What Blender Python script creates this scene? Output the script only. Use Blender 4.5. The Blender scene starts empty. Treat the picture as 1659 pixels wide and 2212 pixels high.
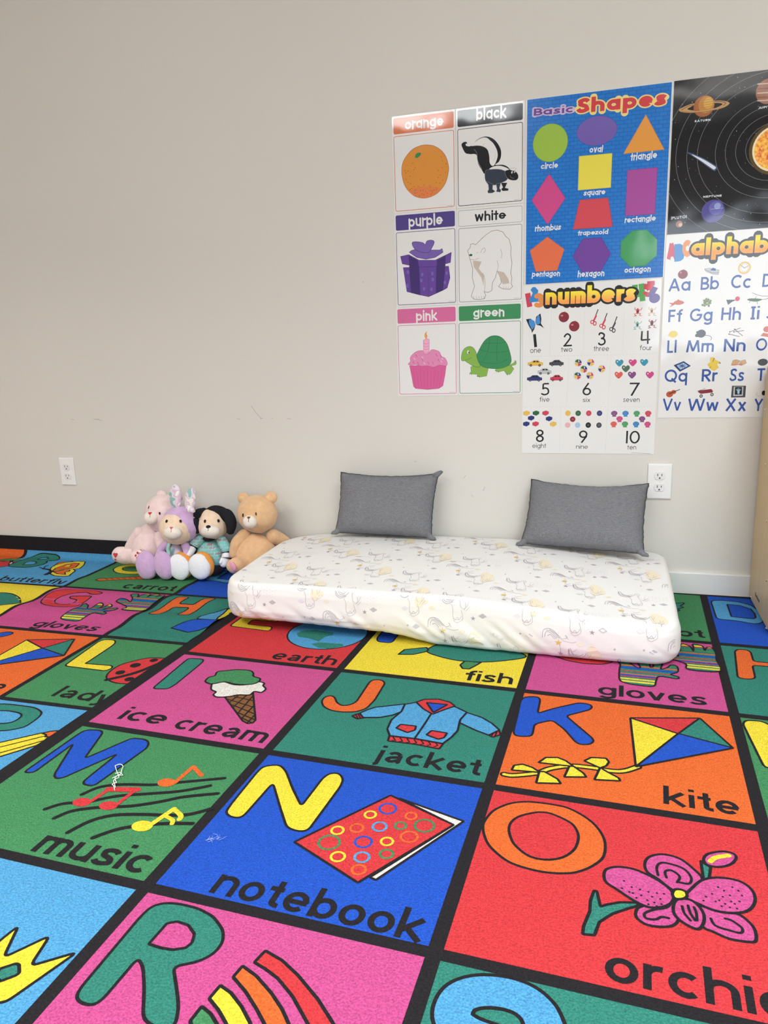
import bpy, bmesh, math, random
from mathutils import Vector, Matrix, noise
from mathutils.bvhtree import BVHTree
from mathutils.geometry import delaunay_2d_cdt
PI = math.pi
SC = bpy.context.scene
COL = SC.collection

# ------------------------------------------------------------------ camera
CAM_POS = Vector((0.0, -2.5983, 0.8643))
FOCAL_PX, FRAME_H = 1606.54, 2212.0
CAM_R = Vector((0.95918, 0.28090, -0.03258))
CAM_U = Vector((-0.03105, 0.21914, 0.97520))
CAM_F = Vector((-0.28107, 0.93439, -0.21891))
cd = bpy.data.cameras.new('camera')
cd.sensor_fit = 'VERTICAL'
cd.sensor_height = 36.0
cd.lens = FOCAL_PX / FRAME_H * 36.0
cd.clip_start = 0.02
cam = bpy.data.objects.new('camera', cd)
COL.objects.link(cam)
M = Matrix((CAM_R, CAM_U, -CAM_F)).transposed().to_4x4()
M.translation = CAM_POS
cam.matrix_world = M
SC.camera = cam

# ------------------------------------------------------------------ view, world, lamps
SC.view_settings.view_transform = 'Standard'
SC.view_settings.look = 'None'
SC.view_settings.gamma = 1.0
SC.view_settings.use_curve_mapping = False
SC.view_settings.exposure = 0.15
SC.cycles.use_denoising = True
SC.cycles.max_bounces = 8
SC.cycles.diffuse_bounces = 5
W = bpy.data.worlds.new('world')
W.use_nodes = True
W.node_tree.nodes['Background'].inputs[0].default_value = (0.8, 0.87, 1.0, 1)
W.node_tree.nodes['Background'].inputs[1].default_value = 0.3
SC.world = W
CEIL = 2.75
#            x      y     size_x size_y  watts  colour
PANELS = [(-2.15, -2.75, 1.15, 0.55, 42, (1.0, 0.965, 0.88)),
          (0.95, -1.95, 1.15, 0.55, 31, (0.90, 0.965, 1.0)),
          (-1.25, -3.88, 1.15, 0.55, 34, (0.92, 0.975, 1.0)),
          (0.95, -4.15, 1.15, 0.55, 33, (0.90, 0.97, 1.0))]
for i, (x, y, sx, sy, watts, colour) in enumerate(PANELS):
    ld = bpy.data.lights.new('panel_light', 'AREA')
    ld.shape = 'RECTANGLE'
    ld.size, ld.size_y = sx, sy
    ld.energy = watts
    ld.color = colour
    ld.spread = math.radians(180 if i == 2 else 122)
    lo = bpy.data.objects.new('panel_light', ld)
    lo.location = (x, y, CEIL - 0.035)
    COL.objects.link(lo)

# cool daylight from the window behind the camera
ld = bpy.data.lights.new('window_daylight', 'AREA')
ld.shape = 'RECTANGLE'
ld.size, ld.size_y = 1.7, 1.25
ld.energy = 30
ld.color = (0.80, 0.90, 1.0)
lo = bpy.data.objects.new('window_daylight', ld)
lo.location = (1.2, -5.54, 1.35)
lo.rotation_euler = (PI / 2, 0, 0)
COL.objects.link(lo)

# ------------------------------------------------------------------ materials
def lin(c):
    c = c / 255.0
    return c / 12.92 if c <= 0.04045 else ((c + 0.055) / 1.055) ** 2.4

def rgb(r, g, b):
    return (lin(r), lin(g), lin(b), 1.0)

MATS = {}
def nodes_of(name):
    m = bpy.data.materials.new(name)
    m.use_nodes = True
    nt = m.node_tree
    return m, nt, nt.nodes['Principled BSDF']

def N(nt, kind, **kw):
    n = nt.nodes.new(kind)
    for k, v in kw.items():
        setattr(n, k, v)
    return n

def obj_coord(nt, scale=(1, 1, 1)):
    tc = N(nt, 'ShaderNodeTexCoord')
    mp = N(nt, 'ShaderNodeMapping')
    mp.inputs['Scale'].default_value = scale
    nt.links.new(tc.outputs['Object'], mp.inputs['Vector'])
    return mp.outputs['Vector']

def bump(nt, p, height, strength, dist):
    b = N(nt, 'ShaderNodeBump')
    b.inputs['Strength'].default_value = strength
    b.inputs['Distance'].default_value = dist
    nt.links.new(height, b.inputs['Height'])
    nt.links.new(b.outputs['Normal'], p.inputs['Normal'])

def vary(nt, p, colour, fac, lo, hi):
    """colour times a factor running lo..hi with the texture value"""
    mr = N(nt, 'ShaderNodeMapRange')
    mr.inputs['From Min'].default_value = 0.3
    mr.inputs['From Max'].default_value = 0.7
    mr.inputs['To Min'].default_value = lo
    mr.inputs['To Max'].default_value = hi
    nt.links.new(fac, mr.inputs['Value'])
    mx = N(nt, 'ShaderNodeVectorMath', operation='SCALE')
    mx.inputs[0].default_value = colour[:3]
    nt.links.new(mr.outputs['Result'], mx.inputs['Scale'])
    nt.links.new(mx.outputs['Vector'], p.inputs['Base Color'])

def noise_tex(nt, vec, scale, detail=2.0, rough=0.5):
    t = N(nt, 'ShaderNodeTexNoise')
    t.inputs['Scale'].default_value = scale
    t.inputs['Detail'].default_value = detail
    t.inputs['Roughness'].default_value = rough
    nt.links.new(vec, t.inputs['Vector'])
    return t.outputs['Fac']

def plain(name, colour, rough=0.5, metal=0.0, spec=0.5):
    m, nt, p = nodes_of(name)
    p.inputs['Base Color'].default_value = colour
    p.inputs['Roughness'].default_value = rough
    p.inputs['Metallic'].default_value = metal
    p.inputs['Specular IOR Level'].default_value = spec
    return m

def paint(name, colour, scale, strength, rough=0.6):
    m, nt, p = nodes_of(name)
    p.inputs['Roughness'].default_value = rough
    v = obj_coord(nt)
    f = noise_tex(nt, v, scale, 3.0)
    vary(nt, p, colour, noise_tex(nt, v, 1.2, 1.0), 0.985, 1.015)
    bump(nt, p, f, strength, 0.002)
    return m

def pile(name, colour, dark=0.70, light=1.24):
    """looped carpet pile"""
    m, nt, p = nodes_of(name)
    p.inputs['Roughness'].default_value = 0.95
    p.inputs['Specular IOR Level'].default_value = 0.12
    v = obj_coord(nt)
    vo = N(nt, 'ShaderNodeTexVoronoi')
    vo.inputs['Scale'].default_value = 260.0
    nt.links.new(v, vo.inputs['Vector'])
    inv = N(nt, 'ShaderNodeMath', operation='SUBTRACT')
    inv.inputs[0].default_value = 1.0
    nt.links.new(vo.outputs['Distance'], inv.inputs[1])
    f = noise_tex(nt, v, 330.0, 2.0, 0.6)
    vary(nt, p, colour, f, dark, light)
    ad = N(nt, 'ShaderNodeMath', operation='ADD')
    nt.links.new(inv.outputs[0], ad.inputs[0])
    nt.links.new(f, ad.inputs[1])
    bump(nt, p, ad.outputs[0], 0.55, 0.0022)
    return m

def ink(name, colour):
    """printed, laminated paper"""
    m, nt, p = nodes_of(name)
    p.inputs['Base Color'].default_value = colour
    p.inputs['Roughness'].default_value = 0.075
    p.inputs['Specular IOR Level'].default_value = 0.36
    bump(nt, p, noise_tex(nt, obj_coord(nt), 7.0, 1.0), 0.10, 0.02)
    return m

def cloth(name, colour, scale=420.0, lo=0.9, hi=1.08, strength=0.3, sheen=0.0):
    m, nt, p = nodes_of(name)
    p.inputs['Roughness'].default_value = 0.9
    p.inputs['Specular IOR Level'].default_value = 0.15
    p.inputs['Sheen Weight'].default_value = sheen
    f = noise_tex(nt, obj_coord(nt), scale, 3.0, 0.6)
    vary(nt, p, colour, f, lo, hi)
    bump(nt, p, f, strength, 0.0015)
    return m

def fur(name, colour):
    m, nt, p = nodes_of(name)
    p.inputs['Roughness'].default_value = 1.0
    p.inputs['Specular IOR Level'].default_value = 0.05
    p.inputs['Sheen Weight'].default_value = 0.35
    p.inputs['Sheen Roughness'].default_value = 0.5
    v = obj_coord(nt)
    f = noise_tex(nt, v, 55.0, 4.0, 0.65)
    vary(nt, p, colour, f, 0.90, 1.07)
    bump(nt, p, noise_tex(nt, v, 180.0, 4.0, 0.7), 0.5, 0.004)
    return m

RUG_RGB = {'red': (222, 50, 58), 'orange': (240, 104, 22), 'blue': (22, 86, 208), 'green': (66, 145, 92), 'teal': (44, 136, 120),
           'pink': (212, 78, 150), 'yellow': (247, 222, 8), 'sky': (78, 166, 222), 'black': (36, 33, 38), 'white': (236, 233, 226),
           'brown': (142, 92, 48)}
def rug_mat(c):
    k = 'pile_' + c
    if k not in MATS:
        r, g, b, _ = rgb(*RUG_RGB[c])
        y = .3 * r + .6 * g + .1 * b
        MATS[k] = pile(k, tuple(.735 * (.93 * v + .07 * y) + .004 for v in (r, g, b)) + (1.0,))
    return MATS[k]

INK_RGB = {'paper': (238, 238, 238), 'ink': (30, 32, 36), 'grey': (120, 120, 120), 'p_grey': (196, 198, 204),
 'c_orange': (226, 110, 48), 'c_black': (28, 31, 38), 'c_purple': (82, 66, 146), 'c_pink': (224, 106, 164), 'c_green': (52, 148, 92), 'c_grey': (150, 152, 158),
 'c_grey2': (74, 74, 84), 'c_brown': (110, 66, 40), 'c_tan': (216, 176, 130), 'c_maroon': (150, 30, 52), 'c_navy': (44, 56, 128), 'c_gold': (206, 164, 40),
 'f_orange': (233, 150, 40), 'f_orange2': (238, 132, 62), 'd_orange': (164, 82, 30), 'd_green': (28, 104, 62), 'skunk': (50, 62, 82),
 'p_mid': (104, 66, 164), 'p_dark': (66, 42, 120), 'p_lite': (122, 96, 184), 'bear_line': (134, 116, 104), 'bear_shade': (206, 194, 178),
 'k_hot': (226, 92, 160), 'k_mid': (234, 140, 190), 'k_light': (246, 178, 210), 'k_dark': (186, 62, 124), 'flame': (240, 168, 70),
 't_lime': (134, 186, 66), 't_shell': (42, 146, 90),
 's_blue': (30, 122, 206), 's_navy': (18, 74, 150), 's_purple': (116, 68, 160), 's_lilac': (212, 196, 232), 's_red': (222, 56, 66), 's_cream': (250, 226, 130),
 's_lime': (160, 202, 62), 's_violet': (120, 98, 190), 's_orange': (242, 160, 54), 's_yellow': (242, 228, 56), 's_pink': (220, 66, 146), 's_mag': (178, 78, 168),
 's_crim': (224, 68, 86), 's_coral': (240, 110, 62), 's_plum': (118, 66, 170), 's_green': (64, 166, 100),
 's_lime_e': (124, 166, 40), 's_violet_e': (90, 70, 156), 's_orange_e': (206, 128, 30), 's_yellow_e': (214, 196, 30), 's_pink_e': (178, 40, 112), 's_mag_e': (140, 50, 134),
 's_crim_e': (180, 40, 60), 's_coral_e': (200, 80, 40), 's_plum_e': (86, 42, 134), 's_green_e': (40, 128, 72),
 'n_red': (216, 58, 84), 'n_sky': (44, 140, 214), 'n_orange': (240, 146, 66), 'n_green': (84, 174, 84), 'n_violet': (104, 84, 156), 'n_yellow': (240, 190, 62),
 'b_blue': (62, 146, 220), 'b_rose': (240, 182, 186), 'b_ice': (166, 204, 236), 'apple': (142, 38, 56), 'apple_hi': (206, 130, 140), 't_mint': (120, 180, 166),
 'h_teal': (40, 154, 186), 'h_pink': (216, 62, 136), 'h_green': (80, 112, 92), 'h_coral': (232, 92, 80), 'h_plum': (138, 72, 138),
 'space': (24, 24, 30), 'orbit': (150, 152, 158), 'star': (236, 238, 244), 'ringc': (206, 158, 100), 'ringd': (120, 84, 56),
 'sat1': (176, 98, 46), 'sat2': (206, 138, 44), 'sat3': (226, 176, 62), 'sat4': (190, 124, 40), 'jup1': (168, 110, 88), 'jup2': (214, 184, 162), 'jup3': (140, 84, 66),
 'nep1': (84, 78, 158), 'nep2': (108, 106, 190), 'nep3': (150, 168, 222), 'nep4': (54, 50, 116), 'comet1': (70, 96, 136), 'comet2': (226, 234, 246),
 'corona': (96, 76, 40), 'corona2': (252, 236, 190), 'a_blue': (48, 88, 170), 'fish': (204, 98, 62), 'grape': (134, 148, 88), 'grape2': (112, 128, 70),
 'lizard': (58, 104, 62), 'lemon': (238, 206, 62), 'bread': (216, 170, 120), 'violin': (196, 82, 40)}
def ink_mat(c):
    k = 'print_' + c
    if k in MATS:
        return MATS[k]
    if c == 'grad':                       # yellow running to orange across the printed title
        m, nt, p = nodes_of(k)
        p.inputs['Roughness'].default_value = 0.25
        tc = N(nt, 'ShaderNodeTexCoord'); sp = N(nt, 'ShaderNodeSeparateXYZ')
        nt.links.new(tc.outputs['Object'], sp.inputs[0])
        mr = N(nt, 'ShaderNodeMapRange')
        mr.inputs['From Min'].default_value = -0.058; mr.inputs['From Max'].default_value = -0.030
        nt.links.new(sp.outputs['Z'], mr.inputs['Value'])
        cr = N(nt, 'ShaderNodeValToRGB')
        cr.color_ramp.elements[0].color = rgb(244, 158, 66); cr.color_ramp.elements[1].color = rgb(244, 222, 44)
        nt.links.new(mr.outputs['Result'], cr.inputs['Fac'])
        nt.links.new(cr.outputs['Color'], p.inputs['Base Color'])
    elif c == 'sun':
        m, nt, p = nodes_of(k)
        p.inputs['Roughness'].default_value = 0.25
        cr = N(nt, 'ShaderNodeValToRGB')
        e = cr.color_ramp.elements
        e[0].position = 0.36; e[0].color = rgb(206, 50, 20)
        e[1].position = 0.62; e[1].color = rgb(250, 206, 50)
        e.new(0.48).color = rgb(240, 150, 24)
        nt.links.new(noise_tex(nt, obj_coord(nt), 90.0, 5.0, 0.7), cr.inputs['Fac'])
        nt.links.new(cr.outputs['Color'], p.inputs['Base Color'])
    elif c == 's_blue':                   # faint printed bricks
        m, nt, p = nodes_of(k)
        p.inputs['Roughness'].default_value = 0.22
        p.inputs['Specular IOR Level'].default_value = 0.28
        br = N(nt, 'ShaderNodeTexBrick')
        br.inputs['Color1'].default_value = rgb(28, 122, 208); br.inputs['Color2'].default_value = rgb(24, 114, 200)
        br.inputs['Mortar'].default_value = rgb(18, 98, 184)
        br.inputs['Scale'].default_value = 22.0; br.inputs['Mortar Size'].default_value = 0.025
        tc = N(nt, 'ShaderNodeTexCoord'); sp = N(nt, 'ShaderNodeSeparateXYZ'); cb = N(nt, 'ShaderNodeCombineXYZ')
        nt.links.new(tc.outputs['Object'], sp.inputs[0])
        nt.links.new(sp.outputs['X'], cb.inputs['X']); nt.links.new(sp.outputs['Z'], cb.inputs['Y'])
        nt.links.new(cb.outputs[0], br.inputs['Vector'])
        nt.links.new(br.outputs['Color'], p.inputs['Base Color'])
    else:
        r, g, b, _ = rgb(*INK_RGB[c])
        y = .3 * r + .6 * g + .1 * b
        m = ink(k, tuple(.90 * (.92 * v + .08 * y) + .004 for v in (r, g, b)) + (1.0,))
    MATS[k] = m
    return m

# ------------------------------------------------------------------ object helpers
def link(name, me, mats, parent=None, smooth=False):
    for m in mats:
        me.materials.append(m)
    if smooth:
        me.polygons.foreach_set('use_smooth', [True] * len(me.polygons))
    o = bpy.data.objects.new(name, me)
    COL.objects.link(o)
    if parent:
        o.parent = parent
    return o

def obj(name, bm, mats, parent=None, smooth=False, base=None):
    """ONE mesh object; vertices are given in the room's space and stored relative to the thing's base"""
    if base is not None:
        bmesh.ops.translate(bm, vec=-Vector(base), verts=bm.verts)
    me = bpy.data.meshes.new(name)
    bm.to_mesh(me)
    bm.free()
    o = link(name, me, mats if isinstance(mats, (list, tuple)) else [mats], parent, smooth)
    if base is not None and parent is None:
        o.location = base
    return o

def tag(o, label, cat, group=None):
    o['label'] = label
    o['category'] = cat
    if group:
        o['group'] = group
    return o

def thing(name, label, cat, loc, group=None):
    o = bpy.data.objects.new(name, None)
    o.empty_display_size = 0.05
    o.location = loc
    COL.objects.link(o)
    return tag(o, label, cat, group)

def struct(o):
    o['kind'] = 'structure'
    return o

def box(bm, x0, y0, z0, x1, y1, z1, bev=0.0, seg=2):
    r = bmesh.ops.create_cube(bm, size=1.0)
    vs = r['verts']
    for v in vs:
        v.co = Vector(((x0 + x1) / 2 + v.co.x * (x1 - x0), (y0 + y1) / 2 + v.co.y * (y1 - y0), (z0 + z1) / 2 + v.co.z * (z1 - z0)))
    if bev:
        es = list({e for v in vs for e in v.link_edges})
        bmesh.ops.bevel(bm, geom=es, offset=bev, segments=seg, profile=0.5, affect='EDGES')
    return vs

def tube(bm, pts, r, n=8, closed=False):
    pts = [Vector(p) for p in pts]
    rings = []
    up = Vector((0.13, 0.31, 0.94)).normalized()
    for i, p in enumerate(pts):
        a = pts[max(i - 1, 0)]; b = pts[min(i + 1, len(pts) - 1)]
        t = (b - a).normalized()
        s = t.cross(up)
        if s.length < 1e-4: s = t.cross(Vector((1, 0, 0)))
        s.normalize(); w = t.cross(s)
        rr = r[i] if isinstance(r, (list, tuple)) else r
        rings.append([bm.verts.new(p + rr * (math.cos(2 * PI * k / n) * s + math.sin(2 * PI * k / n) * w)) for k in range(n)])
    for a, b in zip(rings, rings[1:]):
        for k in range(n):
            bm.faces.new((a[k], a[(k + 1) % n], b[(k + 1) % n], b[k]))
    bm.faces.new(rings[0][::-1]); bm.faces.new(rings[-1])

def at(px, py, Y):
    """the point of the room that a sight line through the photograph meets at depth Y"""
    d = CAM_R * ((px - 829.5) / FOCAL_PX) - CAM_U * ((py - 1106.0) / FOCAL_PX) + CAM_F
    return CAM_POS + d * ((Y - CAM_POS.y) / d.y)

# ------------------------------------------------------------------ lettering and flat drawing
def curve(pts, n=6, closed=False):
    """points along a smooth line through pts"""
    P = [tuple(p) for p in pts]
    if len(P) < 3:
        return P
    out = []
    m = len(P)
    rng = range(m if closed else m - 1)
    for i in rng:
        if closed:
            a, b, c, d = P[(i - 1) % m], P[i], P[(i + 1) % m], P[(i + 2) % m]
        else:
            a, b, c, d = P[max(i - 1, 0)], P[i], P[i + 1], P[min(i + 2, m - 1)]
        for k in range(n):
            t = k / n
            out.append(tuple(0.5 * (2 * b[j] + (c[j] - a[j]) * t + (2 * a[j] - 5 * b[j] + 4 * c[j] - d[j]) * t * t + (3 * b[j] - a[j] - 3 * c[j] + d[j]) * t ** 3) for j in (0, 1)))
    if not closed:
        out.append(P[-1])
    return out

def fillet(P, r, n=4):
    """an outline with its corners rounded off"""
    Q = []
    m = len(P)
    for i in range(m):
        a, b, c = Vector(P[i - 1]), Vector(P[i]), Vector(P[(i + 1) % m])
        la, lc = (a - b).length, (c - b).length
        if min(la, lc) < 1e-6: continue
        d = b + (a - b) * min(r / la, .48); e = b + (c - b) * min(r / lc, .48)
        for k in range(n + 1):
            t = k / n
            q = d * (1 - t) ** 2 + b * 2 * t * (1 - t) + e * t * t
            Q.append((q.x, q.y))
    return Q

def arc(cx, cy, rx, ry, a0, a1, n=None):
    n = n or max(4, int(abs(a1 - a0) / 14))
    return [(cx + rx * math.cos(math.radians(a0 + (a1 - a0) * k / n)), cy + ry * math.sin(math.radians(a0 + (a1 - a0) * k / n))) for k in range(n + 1)]

XH, CAP, ASC, DSC = 0.52, 0.72, 0.74, -0.21
def glyph(ch, w, style):
    """centre lines of one letter drawn with a pen of width w: (strokes, ink width)"""
    h = w / 2
    two = style == 'arial'
    S = []
    L = lambda *p: S.append([(p[i], p[i + 1]) for i in range(0, len(p), 2)])
    C = lambda *p: S.append(curve([(p[i], p[i + 1]) for i in range(0, len(p), 2)]))
    A = lambda *a: S.append(arc(*a))
    R = 0.26 if style != 'arial' else 0.235       # bowl half width
    bx, by = R - h, XH / 2 - h
    n = 0.46 if style != 'chunk' else 0.52        # n width
    def arch(x0, x1):
        m = (x0 + x1) / 2
        S.append([(x0, 0)] + [(x0, XH)] if False else [(x0, 0), (x0, XH)])
        S.append([(x0, XH * 0.55)] + arc(m, XH - h - (x1 - x0) / 2 * 0.9, (x1 - x0) / 2, (x1 - x0) / 2 * 0.9, 180, 0) + [(x1, 0)])
    if ch == ' ':
        return [], 0.2
    if ch == 'a':
        if two:
            C(0.04 + h, XH * .72, .1 + h, XH - h - .02, .24, XH - h, .36 - h, XH - h - .03, .43 - h, XH * .7); L(.43 - h, XH * .7, .43 - h, .06, .47 - h, h * .6)
            C(.43 - h, XH * .56, .28, XH * .52, .08 + h, XH * .42, .03 + h, XH * .27, .08 + h, h + .02, .2, h, .34 - h, h + .04, .43 - h, XH * .32)
            return S, .47
        A(R, XH / 2, bx, by, 0, 360); L(2 * R - h, XH, 2 * R - h, 0); return S, 2 * R
    if ch == 'b': A(R, XH / 2, bx, by, 0, 360); L(h, ASC, h, 0); return S, 2 * R
    if ch == 'c': A(R, XH / 2, bx, by, 48, 312); return S, 2 * R * .9
    if ch == 'd': A(R, XH / 2, bx, by, 0, 360); L(2 * R - h, ASC, 2 * R - h, 0); return S, 2 * R
    if ch == 'e': A(R, XH / 2, bx, by, 0, 318); L(h, XH / 2 - .005, 2 * R - h + .3 * w, XH / 2 - .005); return S, 2 * R
    if ch == 'f': S.append([(.13 + h * .6, 0), (.13 + h * .6, ASC - .14)] + arc(.27 + h * .6, ASC - h - .12, .14, .12, 180, 80)); L(0, XH - h, .3, XH - h); return S, .31
    if ch == 'g':
        A(R, XH / 2, bx, by, 0, 360); S.append([(2 * R - h, XH), (2 * R - h, -.03)] + arc(R, -.03, bx, -DSC - .03 - h, 0, -155)); return S, 2 * R
    if ch == 'h':
        arch(h, n - h); L(h, 0, h, ASC); return S, n
    if ch == 'i': L(h, 0, h, XH); L(h, ASC - .10 if w < .12 else ASC - w * .55, h, ASC); return S, w
    if ch == 'j':
        S.append([(.1 + h, XH), (.1 + h, -.09)] + arc(.0 + h, -.09, .1, -DSC - .09 - h, 0, -75)); L(.1 + h, ASC - .1, .1 + h, ASC); return S, .1 + w
    if ch == 'k': L(h, 0, h, ASC); L(h, XH * .33, .40, XH); L(.15, XH * .52, .43, 0); return S, .46
    if ch == 'l': L(h, 0, h, ASC); return S, w
    if ch == 'm':
        q = n * .86
        arch(h, q - h); arch(q - h, 2 * q - 3 * h); return S, 2 * q - w
    if ch == 'n': arch(h, n - h); return S, n
    if ch == 'o': A(R, XH / 2, bx, by, 0, 360); return S, 2 * R
    if ch == 'p': A(R, XH / 2, bx, by, 0, 360); L(h, XH, h, DSC); return S, 2 * R
    if ch == 'q':
        A(R, XH / 2, bx, by, 0, 360); L(2 * R - h, XH, 2 * R - h, DSC)
        return S, 2 * R
    if ch == 'r': L(h, 0, h, XH); S.append([(h, XH * .5)] + arc(h + .17, XH - h - .15, .17, .15, 180, 75)); return S, .28
    if ch == 's':
        C(.37, XH - h - .06, .29, XH - h - .005, .19, XH - h, .08 + h * .5, XH - h - .04, .05 + h, XH * .70, .12 + h * .3, XH * .56, .3 - h * .3, XH * .44, .39 - h, XH * .29, .35 - h * .5, h + .04, .2, h, .09, h + .01, .03, h + .07); return S, .41
    if ch == 't':
        if two: S.append([(.11 + h, .68), (.11 + h, .13)] + arc(.22 + h, .13, .11, .13 - h, 180, 285))
        else: L(.12 + h * .5, .68, .12 + h * .5, 0)
        L(0, XH - h, .27, XH - h); return S, .28 if not two else .29
    if ch == 'u':
        m = n / 2
        S.append([(h, XH)] + arc(m, h + (m - h) * .9, m - h, (m - h) * .9, 180, 360)); L(n - h, XH, n - h, 0); return S, n
    if ch == 'v': L(h * .9, XH, .22, 0); L(.22, 0, .44 - h * .9, XH); return S, .44
    if ch == 'w': L(h * .9, XH, .17, 0); L(.17, 0, .33, XH * .95); L(.33, XH * .95, .49, 0); L(.49, 0, .66 - h * .9, XH); return S, .66
    if ch == 'x': L(h, XH, .43 - h, 0); L(.43 - h, XH, h, 0); return S, .43
    if ch == 'y':
        L(h * .9, XH, .23, .02)
        if two: C(.44 - h * .9, XH, .29, .12, .21, -.08, .15, DSC + h + .01, .05, DSC + h)
        else: L(.44 - h * .9, XH, .14, DSC)
        return S, .44
    if ch == 'z': L(.02, XH - h, .38, XH - h); L(.37, XH - h, .03, h); L(.02, h, .39, h); return S, .41
    if ch == 'A': L(h * .7, 0, .32, CAP - h * .4); L(.32, CAP - h * .4, .64 - h * .7, 0); L(.14, CAP * .30, .5, CAP * .30); return S, .64
    if ch == 'B':
        L(h, 0, h, CAP)
        S.append([(h, CAP - h)] + arc(.24, CAP * .76 - h * .5, .17, CAP * .24 - h * .5, 90, -90) + [(h, CAP * .52)])
        S.append([(h, CAP * .52)] + arc(.26, CAP * .26 + h * .3, .21 - h * .3, CAP * .26 - h * .7, 90, -90) + [(h, h)]); return S, .48
    if ch == 'C': A(.35, CAP / 2, .35 - h, CAP / 2 - h, 48, 312); return S, .6
    if ch == 'D': L(h, 0, h, CAP); S.append([(h, CAP - h), (.2, CAP - h)] + arc(.22, CAP / 2, .33 - h, CAP / 2 - h, 90, -90) + [(h, h)]); return S, .55
    if ch == 'E': L(h, 0, h, CAP); L(0, h, .42, h); L(0, CAP - h, .42, CAP - h); L(0, CAP * .52, .39, CAP * .52); return S, .42
    if ch == 'F': L(h, 0, h, CAP); L(0, CAP - h, .39, CAP - h); L(0, CAP * .5, .36, CAP * .5); return S, .39
    if ch == 'G': A(.36, CAP / 2, .36 - h, CAP / 2 - h, 45, 360); L(.40, CAP / 2, .72, CAP / 2); return S, .72
    if ch == 'H': L(h, 0, h, CAP); L(.53 - h, 0, .53 - h, CAP); L(h, CAP * .52, .53 - h, CAP * .52); return S, .53
    if ch == 'I':
        if style == 'space': L(h, 0, h, CAP); return S, w
        L(.11, 0, .11, CAP); L(0, h * .8, .22, h * .8); L(0, CAP - h * .8, .22, CAP - h * .8); return S, .22
    if ch == 'J': S.append([(.26, CAP), (.26, .16)] + arc(.13, .16, .13, .16 - h, 0, -170)); return S, .3
    if ch == 'L': L(h, 0, h, CAP); L(0, h, .36, h); return S, .36
    if ch == 'M': L(h * .8, 0, .14, CAP - h * .5); L(.14, CAP - h * .5, .37, .06); L(.37, .06, .6, CAP - h * .5); L(.6, CAP - h * .5, .74 - h * .8, 0); return S, .74
    if ch == 'N': L(h, 0, h, CAP); L(h, CAP - h * .3, .56 - h, h * .3); L(.56 - h, 0, .56 - h, CAP); return S, .56
    if ch == 'O': A(.37, CAP / 2, .37 - h, CAP / 2 - h, 0, 360); return S, .74
    if ch == 'P': L(h, 0, h, CAP); S.append([(h, CAP - h)] + arc(.24, CAP * .73 - h * .3, .18, CAP * .27 - h * .7, 90, -90) + [(h, CAP * .46)]); return S, .43
    if ch == 'Q': A(.37, CAP / 2, .37 - h, CAP / 2 - h, 0, 360); L(.42, .2, .68, -.03); return S, .74
    if ch == 'R': L(h, 0, h, CAP); S.append([(h, CAP - h)] + arc(.24, CAP * .73 - h * .3, .18, CAP * .27 - h * .7, 90, -90) + [(h, CAP * .46)]); L(.2, CAP * .45, .44, 0); return S, .47
    if ch == 'S':
        C(.42, CAP - h - .09, .35, CAP - h - .01, .24, CAP - h, .11, CAP - h - .06, .06 + h, CAP * .73, .13, CAP * .58, .33, CAP * .44, .43 - h * .6, CAP * .27, .38, h + .06, .24, h, .11, h + .02, .02 + h * .3, h + .12); return S, .46
    if ch == 'T': L(0, CAP - h, .44, CAP - h); L(.22, 0, .22, CAP); return S, .44
    if ch == 'U': S.append([(h, CAP)] + arc(.27, .25, .27 - h, .25 - h, 180, 360) + [(.54 - h, CAP)]); return S, .54
    if ch == 'V': L(h * .8, CAP, .3, 0); L(.3, 0, .6 - h * .8, CAP); return S, .6
    if ch == 'W': L(h * .8, CAP, .23, 0); L(.23, 0, .46, CAP * .97); L(.46, CAP * .97, .69, 0); L(.69, 0, .92 - h * .8, CAP); return S, .92
    if ch == 'X': L(h, CAP, .55 - h, 0); L(.55 - h, CAP, h, 0); return S, .55
    if ch == 'Y': L(h, CAP, .27, CAP * .46); L(.54 - h, CAP, .27, CAP * .46); L(.27, CAP * .46, .27, 0); return S, .54
    if ch == '(': C(.16, CAP + .08, .07, CAP * .8, h, CAP / 2, .07, CAP * .2, .16, -.08); return S, .17
    if ch == ')': C(.01, CAP + .08, .1, CAP * .8, .17 - h, CAP / 2, .1, CAP * .2, .01, -.08); return S, .17
    if ch == '0': A(.25, CAP / 2, .25 - h, CAP / 2 - h, 0, 360); return S, .5
    if ch == '1': L(h, 0, h, CAP); return S, w
    if ch == '2': C(h + .01, CAP * .70, .06 + h, CAP - h - .07, .22, CAP - h, .38 - h, CAP - h - .08, .41 - h, CAP * .70, .36 - h, CAP * .52, h + .01, h); L(0, h, .45, h); return S, .45
    if ch == '3': C(.03 + h, CAP * .78, .1, CAP - h - .02, .2, CAP - h, .34 - h * .5, CAP - h - .07, .36 - h * .5, CAP * .74, .3, CAP * .58, .17, CAP * .53); C(.17, CAP * .53, .32, CAP * .48, .42 - h, CAP * .3, .36 - h * .4, h + .06, .2, h, .08, h + .04, h, CAP * .22); return S, .43
    if ch == '4': L(.36, 0, .36, CAP); L(.03, CAP * .27 + h, .48, CAP * .27 + h); L(.03 + h * .4, CAP * .27 + h, .06 + h * .4, CAP) if style != 'arial' else L(.03, CAP * .3, .36, CAP); return S, .48
    if ch == '5': L(.12, CAP - h, .42, CAP - h); L(.11, CAP - h, .09, CAP * .5); C(.07, CAP * .52, .2, CAP * .6, .36 - h * .4, CAP * .52, .43 - h, CAP * .31, .36 - h * .4, h + .06, .18, h, .05, h + .04, 0, CAP * .17); return S, .44
    if ch == '6': A(.22, .22, .22 - h, .22 - h, 0, 360); L(.04, .30, .3, CAP); return S, .44
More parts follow.
